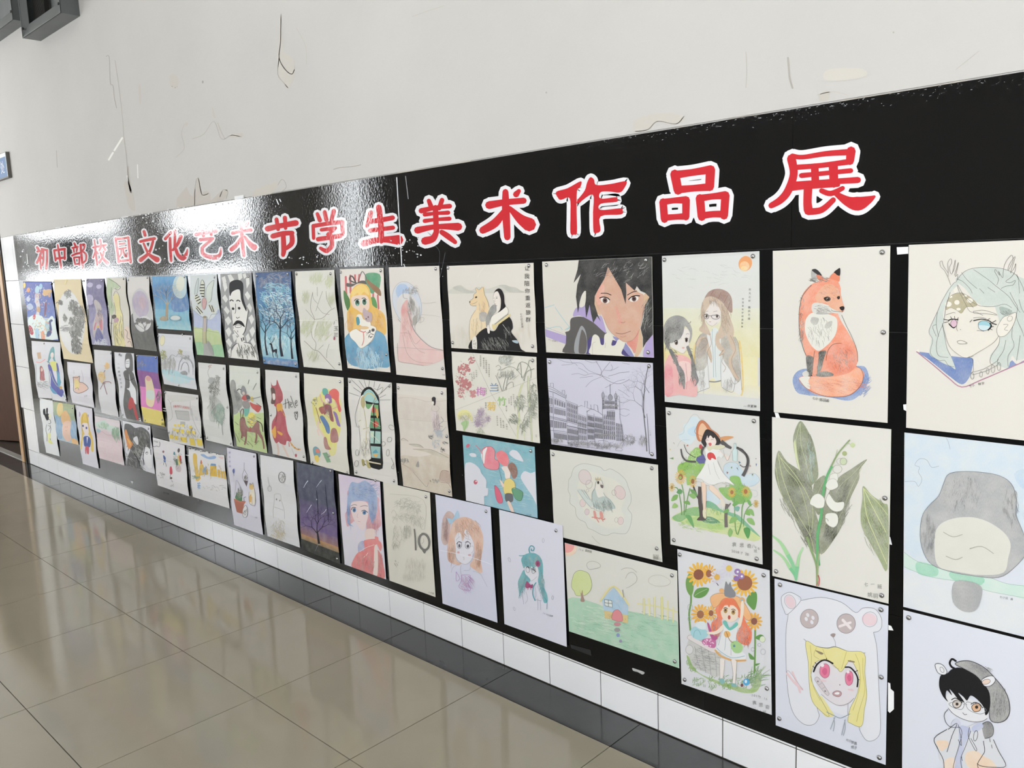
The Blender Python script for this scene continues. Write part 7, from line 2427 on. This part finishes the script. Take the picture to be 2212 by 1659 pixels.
q e4cc50 425 530 455 535 460 560 430 555
q e4cc50 470 530 500 535 505 560 475 555
q e4cc50 515 530 545 535 550 560 520 555
q e4cc50 605 550 640 555 645 585 610 580
q e4cc50 415 575 445 580 450 610 420 605
q e4cc50 455 585 490 590 490 630 460 625
q e4cc50 510 590 550 595 550 640 515 635
q e4cc50 580 600 620 605 625 650 590 645
q e4cc50 645 610 680 615 685 650 650 645
q e0c650 375 655 415 655 415 710 375 705
q e0c650 428 665 475 670 470 720 428 715
q e0c650 500 680 575 690 575 750 505 740
q e0c650 610 695 665 705 680 790 615 780
q e0c650 695 705 765 715 765 790 705 790
b 8a7a40 1 70 560 650 170 90 26 4 85 20
## drawing | 428 782.8 487.2 788.2 503.4 964.7 445.6 950.6 | 2 11 | 0 | d8d8d2 | grey-green lady of the woods with curling hair and a leafy gown | leafy lady drawing | tr@484,796 rm@492,879.5 bl@448.5,945 br@499.5,957.5
@ 300 820 .18083
N lady
s 8a8680 4 860 -10 830 -90 850 -150
b a07068 9 12 845 -165 16 16 24 5 80 90
e 9fa2a2:2 880 10 40 40
b 6a6c68 1 90 920 90 50 90 40 6 80 50
b 7a7c78 2 30 940 -20 30 40 40 6 70 60
p b8bcb8:3 850 220 900 190 960 240 990 290 980 400 930 480 870 490 840 390
p 8fa69a:3 960 280 1020 340 1020 420 1010 550 960 480 900 420 870 380
b 6f8a7c 3 70 960 400 60 110 70 5 75 30
b 7a7c78 4 60 890 280 50 130 60 4 90 30
s 8f9490 6 1010 450 1010 560 1015 660
b 5a5c58 5 20 860 100 26 50 30 6 20 60
## drawing | 494.9 788.8 561.3 795.1 577.6 979.1 511.9 963.8 | 2 11 | 0 | d6d8cc | armoured rider with a spear on a brown horse in a green field | horse rider drawing | tr@557,804
@ 300 820 .18083
N field
p b4c886:2 1130 410 1300 420 1500 400 1520 520 1540 880 1350 830 1172 795
b 8aa05c 1 50 1340 650 150 160 60 5 60 50
N rock
p 8a8c8a:3 1110 30 1140 0 1170 40 1180 120 1230 190 1240 300 1200 360 1180 400 1130 400 1115 200
b 6f7270 2 50 1170 240 50 140 50 6 90 30
N rider
p 8a8c8e 1230 150 1250 75 1285 90 1300 170 1260 190
s 3a3a3c 8 1190 130 1210 110 1240 120
e cfc0b4 1265 160 16 20
p b8383a:1 1240 230 1260 190 1320 180 1340 230 1300 260
p 5a5c5e 1290 190 1330 190 1350 230 1310 250
e d8c060 1360 230 20 30
s a0a2a4 9 1240 260 1340 235 1480 200
p c0403c:1 1330 270 1380 290 1460 320 1430 390 1380 360 1350 330
s 5a3a34 6 1410 280 1470 325
p 5fa898:1 1260 330 1320 320 1320 380 1300 430 1270 430
p 8a8484:2 1240 270 1310 260 1330 330 1260 340
p d8cc58:1 1310 420 1360 390 1410 450 1400 520 1360 550 1320 520
b 4a4c40 3 30 1345 480 40 70 40 5 20 20
N horse
p 8a5650:1 1220 470 1270 450 1300 540 1360 580 1420 500 1450 530 1460 600 1480 650 1500 700 1470 700 1430 640 1340 620 1300 620 1280 680 1245 660 1230 600
s 8a5650 22 1240 560 1250 640 1240 690
s 8a5650 18 1300 600 1290 700 1270 770
s 8a5650 18 1420 600 1420 680 1400 750
s 8a5650 18 1480 660 1495 740 1500 820
s 4a3430 10 1420 490 1480 530 1500 620
s 4a3430 7 1235 480 1220 400 1225 370 1250 350 1250 460
s b83a38 12 1350 560 1350 610
N strokes
s 5a5c50 5 1380 120 1420 40
s 5a5c50 5 1320 50 1330 0
s 6a6c50 5 1160 500 1210 540
s 6a6c50 5 1170 640 1210 750
s 6a6c50 5 1310 730 1370 800
s 6a6c50 5 1390 780 1440 730
s 6a6c50 5 1420 450 1470 470
s 6a6c50 5 1220 700 1320 780
## drawing | 572.7 798.3 646.3 805 662 997.6 589.3 980.6 | 2 10 | 0 | d9d7d0 | girl in a long red hooded coat with a striped tail beside written word and heart | red hood drawing | tr@640.5,812.5 lm@586,896.5 br@657,986
@ 300 820 .18083
N girl
p a83848:1 1590 50 1585 25 1610 70 1650 60 1655 0 1690 70 1730 160 1730 240 1700 290 1740 400 1760 500 1790 620 1835 710 1820 740 1780 730 1760 780 1700 760 1680 740 1650 760 1620 700 1600 600 1600 500 1640 420 1640 330 1620 300 1640 200 1600 110
p 5f4038 1590 100 1630 100 1645 160 1640 260 1620 290 1585 280 1600 200
p e6dcd6 1610 170 1640 170 1640 230 1615 240
p d8a03c 1650 300 1700 280 1720 310 1720 400 1760 450 1700 370 1660 380
p d8a03c 1640 550 1655 640 1640 700 1600 620 1620 580
p d8a03c 1670 610 1730 640 1720 665 1680 640
s 3a2c2c 5 1645 340 1650 420 1640 500
s d8c0b4 22 1665 770 1670 850 1665 900
s d8c0b4 22 1730 785 1760 860 1785 915
s d8a050 16 1825 750 1860 800 1900 830 1935 830
s 3a2c20 5 1845 775 1835 785
s 3a2c20 5 1880 805 1870 820
s 3a2c20 5 1915 820 1912 840
s a83848 7 1805 745 1808 800
e a83848 1880 905 12 20
s 9a9690 3 1835 820 1860 900
N writing
s 3a3a3a 6 1765 230 1762 290 1755 345
s 3a3a3a 6 1790 225 1800 290 1800 345
s 3a3a3a 5 1730 295 1780 275 1820 262
s 3a3a3a 5 1815 305 1840 285 1835 268 1815 285 1820 325 1845 320
s 3a3a3a 5 1828 190 1850 260 1870 330 1885 325
s 3a3a3a 5 1880 290 1905 265 1895 245 1880 270 1885 310 1910 300
s 3a3a3a 6 1882 435 1860 400 1875 385 1885 410 1895 380 1900 410 1885 480 1862 425
## drawing | 656.1 806.3 742 815.4 755.5 1024.7 671.4 1000.8 | 2 9 | 0 | dddacb | purple-haired witch with a broom on a yellow splash, with bag and books | little witch drawing | tr@735.5,824.5 bl@676,999 br@750.5,1021
@ 600 820 .18083
N splash
p dcd46a:4 430 230 500 200 540 130 600 110 700 160 770 260 760 420 750 600 720 760 700 880 640 900 600 760 520 640 470 560 430 420
N witch
p d8564c:1 620 150 680 105 740 150 745 260 770 360 740 380 700 250 650 210
p 5aa89a 545 110 590 105 615 150 590 190 550 170
p 8a5a9a:1 575 190 610 165 650 200 660 270 620 280 590 250
p 8a6ab0:1 670 380 710 400 730 480 750 560 710 540 690 460
e ead8d0 605 250 26 30
p 9a4048:1 550 330 600 290 650 320 660 400 670 500 630 480 610 380 560 420
p a05048:1 500 340 560 320 570 380 530 410
s d8b0a0 16 520 180 540 250 580 290
s d8b0a0 14 660 350 720 320 700 260
p 3f6ea4:1 505 450 540 430 580 480 620 560 625 640 590 630 560 560
s e0c8bc 20 510 520 480 500 490 580 520 620 560 680
s e0c8bc 18 480 600 500 660
p 9a5a58:2 640 600 700 590 735 730 650 740
p a0605a:2 560 700 590 690 620 780 650 830 580 820
s 9a6050 8 465 330 490 440 510 520
p 6a9aa8:2 430 830 470 795 520 850 510 920 450 930
p d87060:2 465 830 500 830 510 870 470 870
p e0c860 440 920 480 900 500 950 470 990
q 7aa880 545 875 600 865 640 985 590 990
b 4a5a50 2 16 590 930 30 50 30 5 0 10
b 5a5a3c 3 20 450 250 30 60 20 6 60 80
b 6a3a3c 4 40 600 350 60 110 50 4 70 40
## drawing | 751.5 815.9 846.3 826.7 859.5 1048.8 765.5 1025.8 | 2 9 | 0 | dedbd2 | robed figure before a tall arched stained glass window with rays and butterflies | stained glass drawing | tl@756.5,824 tr@842,834 bl@770.5,1019.5 br@852,1038.5
@ 600 820 .18083
N rays
l 3a3a3a 4 860 155 980 195
l 3a3a3a 4 910 95 1010 160
l 3a3a3a 4 880 0 1020 130
l 3a3a3a 4 970 10 1045 110
l 3a3a3a 4 1030 0 1060 90
l 3a3a3a 4 1095 10 1090 85
l 3a3a3a 4 1160 20 1150 90
l 3a3a3a 4 1225 50 1190 130
l 3a3a3a 5 1360 40 1230 170
l 3a3a3a 4 1300 180 1225 215
l 3a3a3a 4 1360 240 1230 242
N window
p 232323 1005 190 1020 130 1060 92 1110 88 1160 130 1215 200 1230 300 1240 500 1245 700 1260 1060 1040 1010 1035 990 1100 990 1100 500 1060 250
p 9fc8c4 1025 200 1050 140 1095 115 1150 150 1200 230 1210 280 1060 250
s e0b860 9 1040 215 1070 170 1110 160 1160 200 1185 240
s 5a8a88 3 1030 180 1060 150 1100 135 1150 170
q 5fa05c:1 1065 285 1215 300 1220 430 1075 425
q 3f8a5c:1 1100 455 1220 460 1230 590 1100 580
q 9fc4bc:1 1100 610 1230 620 1238 765 1110 760
q 8ab4b0:1 1120 790 1245 800 1250 940 1140 930
q d8ccb0 1040 975 1250 1015 1250 1000 1060 960
e c8503c 1160 360 24 40
e c8503c 1172 530 34 40
e d8583c 1095 410 14 14
e d8a85c 1200 400 14 60
q 4f9ab0 1150 860 1185 830 1215 870 1150 880
q e0a850 1150 885 1215 885 1185 930
q c8d8c0 1110 620 1150 620 1140 700 1110 680
l 232323 12 1160 300 1160 760
l 232323 10 1225 290 1250 1040
l e8e0c8 4 1090 480 1230 560
l e8e0c8 4 1110 640 1220 740
N figure
p e2ded4 970 540 960 430 990 250 1030 180 1060 300 1100 350 1160 280 1130 380 1110 500 1090 640 1110 800 1130 940 1010 950 1000 800 1000 650 980 600
s 77746c 4 1000 190 970 300 930 450 950 560 980 560
s 77746c 4 970 540 980 640 1000 800 980 900
s 77746c 4 1100 620 1120 800 1130 940
s b0a468 6 1030 250 1050 400 1060 560 1060 900
s b0a468 5 1000 480 970 500
s b0a468 6 1020 590 1060 580 1090 570
p b8ac7c 1010 220 1040 200 1060 290 1040 340 1010 300
p d8d4c4 1050 580 1090 600 1080 650
p 9a9050 1015 950 1045 960 1045 1025 1020 1020
p b0a468 1070 960 1090 970 1120 1050 1080 1045
b 8a867c 1 40 1060 800 50 130 70 3.5 85 20
s 77746c 4 1150 100 1200 120 1260 90 1240 160 1200 180 1170 140
s 77746c 4 1180 210 1150 290 1200 240
N butterflies
o 77746c 4 1365 570 26 36 -50
o 77746c 4 1340 715 26 30 30
o 77746c 4 1270 765 22 26 0
o 77746c 4 1330 870 18 40 0
o 77746c 4 965 870 20 36 0
o 77746c 4 950 1000 24 36 20
s 77746c 4 1370 930 1400 1000 1400 1060 1370 1050 1400 1000
## painting | 856.4 827.6 964.4 837.6 977 1073.2 871.3 1049.3 | 2 7 | 0 | ddd4c6 | lady in pale robes floating on a cloud above misty brown islands | floating lady painting | tl@861.5,838 tr@955.5,849 rm@966,942.5 br@971.5,1061
@ 600 820 .18083
N mist
g dad2cc:2 dcd6cc:2 0 .1
p d2c6bc:4 1440 220 1600 215 1800 260 2020 250 2030 460 1700 480 1450 450
p d6ccc2:4 1450 460 1700 490 2040 500 2050 700 1700 720 1460 640
p c9baa8:4 1480 910 1700 920 2060 900 2080 1380 1510 1260 1480 1100
s b8aca2 3 1440 220 1600 215 1800 260 2020 250
s b8aca2 3 1450 460 1700 490 2040 500
N islands
p b8b0a0:3 1570 770 1640 770 1700 780 1745 815 1680 805 1620 795
p c0b6a4:3 1620 830 1750 830 1850 840 1960 890 2050 935 1900 910 1760 860
p c8bcae:3 1475 725 1500 700 1560 735
s 8a8072 4 1475 725 1500 700 1560 735
s 8a8072 4 1570 770 1640 770 1700 780 1745 815
s 8a8072 4 1620 830 1750 830 1850 840 1960 890 2050 935
s 8a8072 4 1480 1000 1560 1040 1640 1120 1720 1220 1780 1280 1800 1230
p b49a8a:3 1940 1190 1960 1100 2000 1080 2060 1100 2070 1240 1990 1215
s 8a7464 4 1940 1190 1960 1100 2000 1080 2060 1100
s 8a7464 4 1950 1220 2040 1240 2070 1290
b 5a5248 1 40 1520 950 50 20 40 6 80 40
b 5a5248 2 20 1880 1200 60 20 30 6 80 30
p 9a9690 1660 1030 1690 970 1700 1040
p c0b0a0:3 1570 1040 1620 1060 1660 1110 1600 1090
N lady
p d8c8c8:2 1850 370 1900 360 1920 420 1950 500 1940 600 1870 590 1850 480
b a08a90 3 50 1900 480 36 110 100 3.5 85 8
e 3a3638 1870 230 24 26
p 3a3638 1850 240 1890 240 1890 300 1870 300
e e4dcd4 1862 280 14 24
s b8b0a8 4 1860 310 1850 360 1910 380 1940 340 1910 310
s 8a8c90 5 1960 440 1990 490 1930 540 1980 560
b a8b4c0 4 60 1920 640 60 40 40 4 20 90
b a8b4c0 5 30 1880 760 40 50 40 4 60 60
s a8b4c0 4 1860 620 1900 590 1960 620 2020 560
N birds
b 3a3a3a 6 12 1830 690 26 16 30 6 -30 60
b 3a3a3a 7 12 1990 745 30 16 30 6 20 60
b 3a3a3a 8 10 1965 830 16 30 30 6 60 60
N signature
x 55504a 20 2030 1375 18 4 八七
## painting | 640.7 998.1 720.1 1013.6 735.2 1218.8 653.8 1186 | 2 7 | 1 | 2d2c50 | night sky painting in navy and purple with shooting stars over a lone tree | night sky painting | tr@715,1017.5 rm@721,1108.5 br@729.5,1207
@ 600 820 .18083
N sky
g 26324e:1 2a3054:1 0 .42
g 3a2f60:1 5a3f7c:1 .42 .72
g 5a3a70:2 8a5c50:2 .72 .84
g b07838:2 7a6038:2 .82 .88
g 343632:1 2f312f:1 .88 1
N stars
t d8dce8 9 3 370 1205 345 1240 318 1290
t d8dce8 6 2 530 1200 500 1240 470 1285
t d8dce8 6 2 405 1495 375 1540 345 1590
t d8dce8 6 2 580 1550 560 1580 520 1610
e e0e4ec 472 1430 7 8
e c8ccd8 670 1595 5 6
t 8a8c9a 5 2 500 1960 470 2000 450 2050
N tree
t 2e2a30 30 12 500 1960 490 1860 480 1800
B 2e2a30 3 480 1810 -90 90 12 5 34
B 2e2a30 4 482 1830 -50 90 10 5 34
B 2e2a30 5 480 1830 -130 90 10 5 34
l 1e2038 5 475 1320 490 1700
l 1e2038 4 580 1250 610 1700
## drawing | 561.8 982.2 633.1 995.4 648 1183 578 1158 | 2 7 | 0 | dddddb | faint pencil hamster under a hanging lamp and a round mirror | hamster drawing | -
@ 300 820 .18083
N hamster
s a8a49c 4 1620 1430 1625 1370 1690 1370 1700 1440
s a8a49c 4 1620 1430 1610 1560 1620 1650
s a8a49c 4 1700 1440 1740 1560 1750 1660
s a8a49c 4 1620 1520 1680 1540 1730 1560
e 77746e 1645 1430 7 12
e 77746e 1685 1445 6 10
b b8b09a 1 60 1680 1780 70 130 70 4 90 50
b c8b890 2 40 1650 1850 70 60 50 5 60 60
N lamp
s a8a6a2 4 1555 1160 1560 1220 1570 1280
o a8a6a2 4 1568 1300 22 34
o 66645f 6 1720 1165 38 64 -8
s 8a8884 4 1700 1130 1740 1150 1720 1210
s 8a8884 4 1710 1180 1735 1120
b 77746e 3 14 1730 1160 30 50 20 4 60 60
## drawing | 489.9 966.5 553.2 980 568.3 1155.8 505.9 1133.8 | 2 7 | 1 | dad8e2 | two cats with a cactus in a terracotta pot and a hanging planter on lilac paper | cats and cactus drawing | tr@549.5,985.5
@ 300 820 .18083
N planter
s 5a565e 4 1265 990 1268 1070
s 5a565e 4 1268 1070 1245 1150 1260 1210
s 5a565e 4 1268 1070 1305 1140 1310 1210
q 5a4a50 1255 1200 1310 1210 1288 1280
b 4a4044 1 20 1280 1180 14 30 26 7 -80 40
N cactus
q a8604c 1145 1440 1270 1460 1245 1600 1180 1580
q b86a54 1140 1420 1285 1455 1270 1480 1150 1450
p 3f7a4c 1160 1420 1165 1370 1200 1340 1230 1380 1235 1450
b 2f4a34 2 40 1200 1390 34 50 60 6 -85 16
s a8a4ac 4 1150 1380 1160 1260 1175 1200 1220 1290 1240 1370
p 4a5a9a 1130 1080 1150 1060 1155 1100 1140 1120
s 4a4c6a 4 1140 1100 1145 1150
N cats
p e4dccc 1325 1340 1380 1300 1390 1360 1390 1480 1340 1480 1320 1420
e dcb868:2 1350 1280 28 34
p d8a850:2 1320 1400 1345 1370 1350 1460 1325 1450
s 6a645e 4 1330 1260 1335 1235 1350 1255 1370 1230 1375 1280
s 6a645e 4 1320 1340 1320 1430 1345 1490 1400 1495 1390 1360 1380 1300
s 6a645e 4 1355 1400 1360 1490
s 6a645e 5 1285 1400 1260 1410 1265 1450
p e4e2e4 1260 1530 1290 1500 1310 1560 1300 1630 1260 1640 1250 1580
c 55525a 4 1260 1530 1290 1500 1310 1560 1300 1630 1260 1640 1250 1580
b 55525a 3 14 1280 1570 18 40 26 6 80 40
N writing
x 7a70a0 26 1075 880 4 54 猫与多肉
x 8a8890 20 1395 1650 14 3 七班
## drawing | 406.7 965.6 484.5 983.7 496.2 1098.5 416.6 1073.2 | 2 5 | 0 | e0dfdc | yellow castle towers by the water on a torn spiral sketchbook page | yellow castle drawing | -
@ 300 820 .18083
N castle
p e0b83c:2 650 910 670 880 700 920 710 1100 740 1180 690 1210 670 1100
p e0b83c:2 720 1140 730 1040 750 1000 780 1030 790 1120 760 1140
q dcb440 800 1140 800 1080 825 1060 830 1130
q e0b83c 860 1020 930 1030 940 1160 850 1150
q dcb440 945 1070 975 1075 975 1170 945 1165
q dcb440 985 1090 1010 1095 1015 1180 985 1175
q dcb440 1020 1090 1045 1095 1045 1190 1020 1185
q 5a90c0:1 870 1000 925 1005 930 1030 860 1025
p c87048 740 1000 750 955 765 1000
b b08a30 1 50 840 1080 190 80 40 5 88 16
b 6f8a6a 2 26 660 1160 60 16 30 6 60 50
b 5a8ab4 3 16 790 1060 20 50 50 6 90 10
p 7fa4d0:2 740 895 780 890 830 920 910 910 920 940 850 950 780 925
p e0b8bc:4 950 920 1010 925 1000 950
b 5a90c8 4 30 715 1270 16 50 24 5 10 50
b 9a9a98 5 26 900 1290 130 30 30 4 10 30
N spiral_holes
b 3a3a3a 6 1 600 815 1 1 4 8 90 0
l 4a4a4a 5 590 815 600 812
m 3a3a3c 7 14 630 822 34 5 4 6
m 3a3a3c 8 14 700 838 40 6 4 6
m 3a3a3c 9 14 780 855 45 7 4 6
m 3a3a3c 10 14 870 872 50 7 4 6
m 3a3a3c 11 12 960 892 50 7 4 6
## drawing | 329.8 944.8 398.6 962 408.5 1072.3 341.2 1048.2 | 2 6 | 1 | e2e0e2 | tiny cartoon figures of children scattered over a white page | tiny figures doodle | -
@ 300 820 .18083
N figures
s c8c6c8 3 200 930 340 970 520 1010
s c8c6c8 3 240 1010 330 960
e 8a5a60 300 860 12 14
p 3f5a9a 300 900 325 930 320 960 300 950
q 4a70b4 295 960 325 965 320 990 300 985
s 5a5a60 5 300 990 295 1020
s 5a5a60 5 318 990 330 1040
p c03a50 370 1050 390 1040 405 1100 400 1130 375 1120
e 5a3a30 395 1175 12 14
s 5a5a60 5 385 1130 380 1190
s 5a5a60 5 400 1200 410 1225
e 4a4044 480 845 14 26
p 4f8a9a 425 860 440 870 440 900 420 890
p 4a7a5c 440 960 465 950 470 1020 450 1020
p e0d070 470 920 490 900 500 1000 480 1020
p c03a40 490 920 510 910 515 990 500 1000
p c8b8c0:2 440 1030 500 1030 500 1100 450 1090
b 5a5a5e 1 34 470 960 50 100 30 4 80 60
b 77777a 2 20 275 1140 40 40 20 4 60 80
b 9a9a9c 3 12 400 1260 20 20 16 4 40 60
s 5a5a5e 5 180 795 200 800 220 792 250 800 258 770 250 740
N writing
x 77777a 24 180 742 14 4 MODE
## drawing | 264.9 908.9 324.6 920.6 335.3 1024 275.3 1005.8 | 2 7 | 0 | dcdcdf | black ink winged figure with dark hair and an orange flame at its side | black winged drawing | tr@321.5,926
@ 0 700 .18083
N wings
p 4a4c50:1 1490 1230 1500 1190 1560 1200 1620 1240 1690 1230 1760 1270 1800 1330 1800 1450 1780 1500 1740 1440 1700 1560 1690 1700 1800 1850 1700 1800 1520 1740 1530 1600 1560 1500 1530 1400 1500 1330
b 2c2e32 1 70 1650 1400 130 170 90 9 75 40
b 7a7c80 2 40 1620 1560 120 180 80 7 60 40
p dd8a3c:2 1500 1290 1520 1260 1560 1380 1590 1430 1550 1490 1520 1440
p e8b860 1520 1360 1560 1400 1560 1450
p e4e4e8 1720 1490 1770 1470 1810 1540 1830 1700 1780 1720 1730 1620
p e4e4e8 1600 1370 1650 1340 1660 1420 1640 1440
s 2c2e32 5 1745 1540 1765 1530
o 2c2e32 4 1760 1540 12 14
s 2c2e32 6 1800 1500 1810 1560
s 2c2e32 8 1610 1540 1660 1620 1680 1700
s 2c2e32 8 1740 1440 1720 1560 1730 1680
## drawing | 204.3 898 258.6 908.9 269.1 1005.8 214.8 989.5 | 2 7 | 0 | dfd6d6 | pale pink beach with a row of green cypress trees | pink beach drawing | -
@ 0 700 .18083
N beach
p dfc8d0:4 1150 1310 1200 1290 1260 1260 1330 1320 1440 1350 1480 1640 1190 1600
p c8dcd4:4 1150 1180 1250 1150 1300 1200 1420 1240 1440 1320 1260 1250 1180 1240
p 90bcc8:3 1160 1250 1210 1265 1190 1295 1165 1290
b 7aa888 1 60 1390 1280 44 60 80 8 88 6
b a0c8a8 2 30 1240 1200 60 30 40 8 80 20
s c8a8b4 4 1170 1320 1220 1280 1280 1320 1360 1330 1440 1350
m c8a0a0 3 40 1330 1500 130 130 1 3
## drawing | 164.2 875.4 198.9 882.6 213.5 1012.6 179 1001.7 | 2 8 | 1 | dcdae4 | small blonde cat-eared girl in a blue jacket and red legs | cat-eared girl drawing | -
@ 0 700 .18083
N girl
p dcbc50:1 975 1120 1000 1060 1040 1065 1065 1130 1080 1260 1100 1330 1120 1430 1125 1520 1100 1510 1080 1400 1060 1320 1000 1320 990 1420 985 1500 970 1460 975 1340 980 1230
p e8dcdc 990 1190 1060 1190 1065 1290 1030 1330 1000 1280
e 3a4a8a 1000 1215 10 14
e 3a4a8a 1040 1240 11 15
p b8a0b8 950 1045 970 1080 955 1110
p b8a0b8 1050 1090 1065 1080 1065 1115
p 2f4f9a 1000 1350 1050 1340 1085 1380 1080 1470 1020 1460 1005 1410
q e4e0e8 1035 1350 1045 1430 1052 1350
p c84a5a 1030 1460 1070 1470 1070 1550 1050 1540 1045 1500 1040 1550 1030 1540
s b09030 4 1000 1080 990 1180 985 1280
s b09030 4 1040 1080 1060 1180 1070 1280
## painting | 114.3 867.3 160 874.5 170.3 961.3 124.8 949.5 | 2 8 | 0 | c4c4a8 | soft orange and blue watercolour of an elephant-like pink face | orange and blue watercolour | tr@157.5,881.5
@ 0 700 .18083
N wash
g 9aa878:3 8fa890:3 0 .4
g 8aa8c4:3 a8bccc:4 .4 1
p e0c474:4 690 960 740 940 760 1040 720 1100 690 1060
p e0b070:3 740 1080 790 1030 840 1100 840 1200 740 1190
p e4bca8:3 760 1180 830 1160 870 1240 850 1380 790 1390 750 1300
p 7aa4c8:4 650 1100 720 1120 750 1250 740 1370 690 1340
p 7aa4c8:4 850 1180 900 1220 930 1400 860 1360
p e8b060:4 860 1370 920 1380 940 1440 870 1430
s c89080 5 785 1220 785 1240
s c89080 5 805 1215 805 1240
s c89080 4 790 1270 810 1275
## drawing | 85 860 113.6 865.5 129.3 986 99.8 977.6 | 2 8 | 0 | e0e2e6 | black and white doodle of a thin long-eared dog with pale yellow feet | thin dog doodle | tl@86.5,863
@ 0 700 .18083
N dog
p 2a2a2e 525 1020 545 1015 555 1080 545 1095 525 1070
p 2a2a2e 560 1010 578 1005 580 1060 565 1080
p 2a2a2e 545 1080 590 1070 590 1130 565 1150 545 1110
p e4e4cc 590 1080 615 1075 620 1110 600 1130 590 1110
s 2a2a2e 5 560 1150 600 1140 610 1180 580 1190
s 2a2a2e 4 560 1200 550 1260 570 1330 570 1400
s 2a2a2e 4 600 1200 610 1260 600 1330 620 1400
s 2a2a2e 4 575 1210 600 1230 580 1270
p dcdc9a 575 1310 605 1300 610 1360 590 1380 580 1350
p dcdc8c 580 1390 610 1380 640 1430 600 1420
"""
for blk in P.split('\n## ')[1:]:
    ls = blk.split('\n'); paper(ls[0], ls[1:])
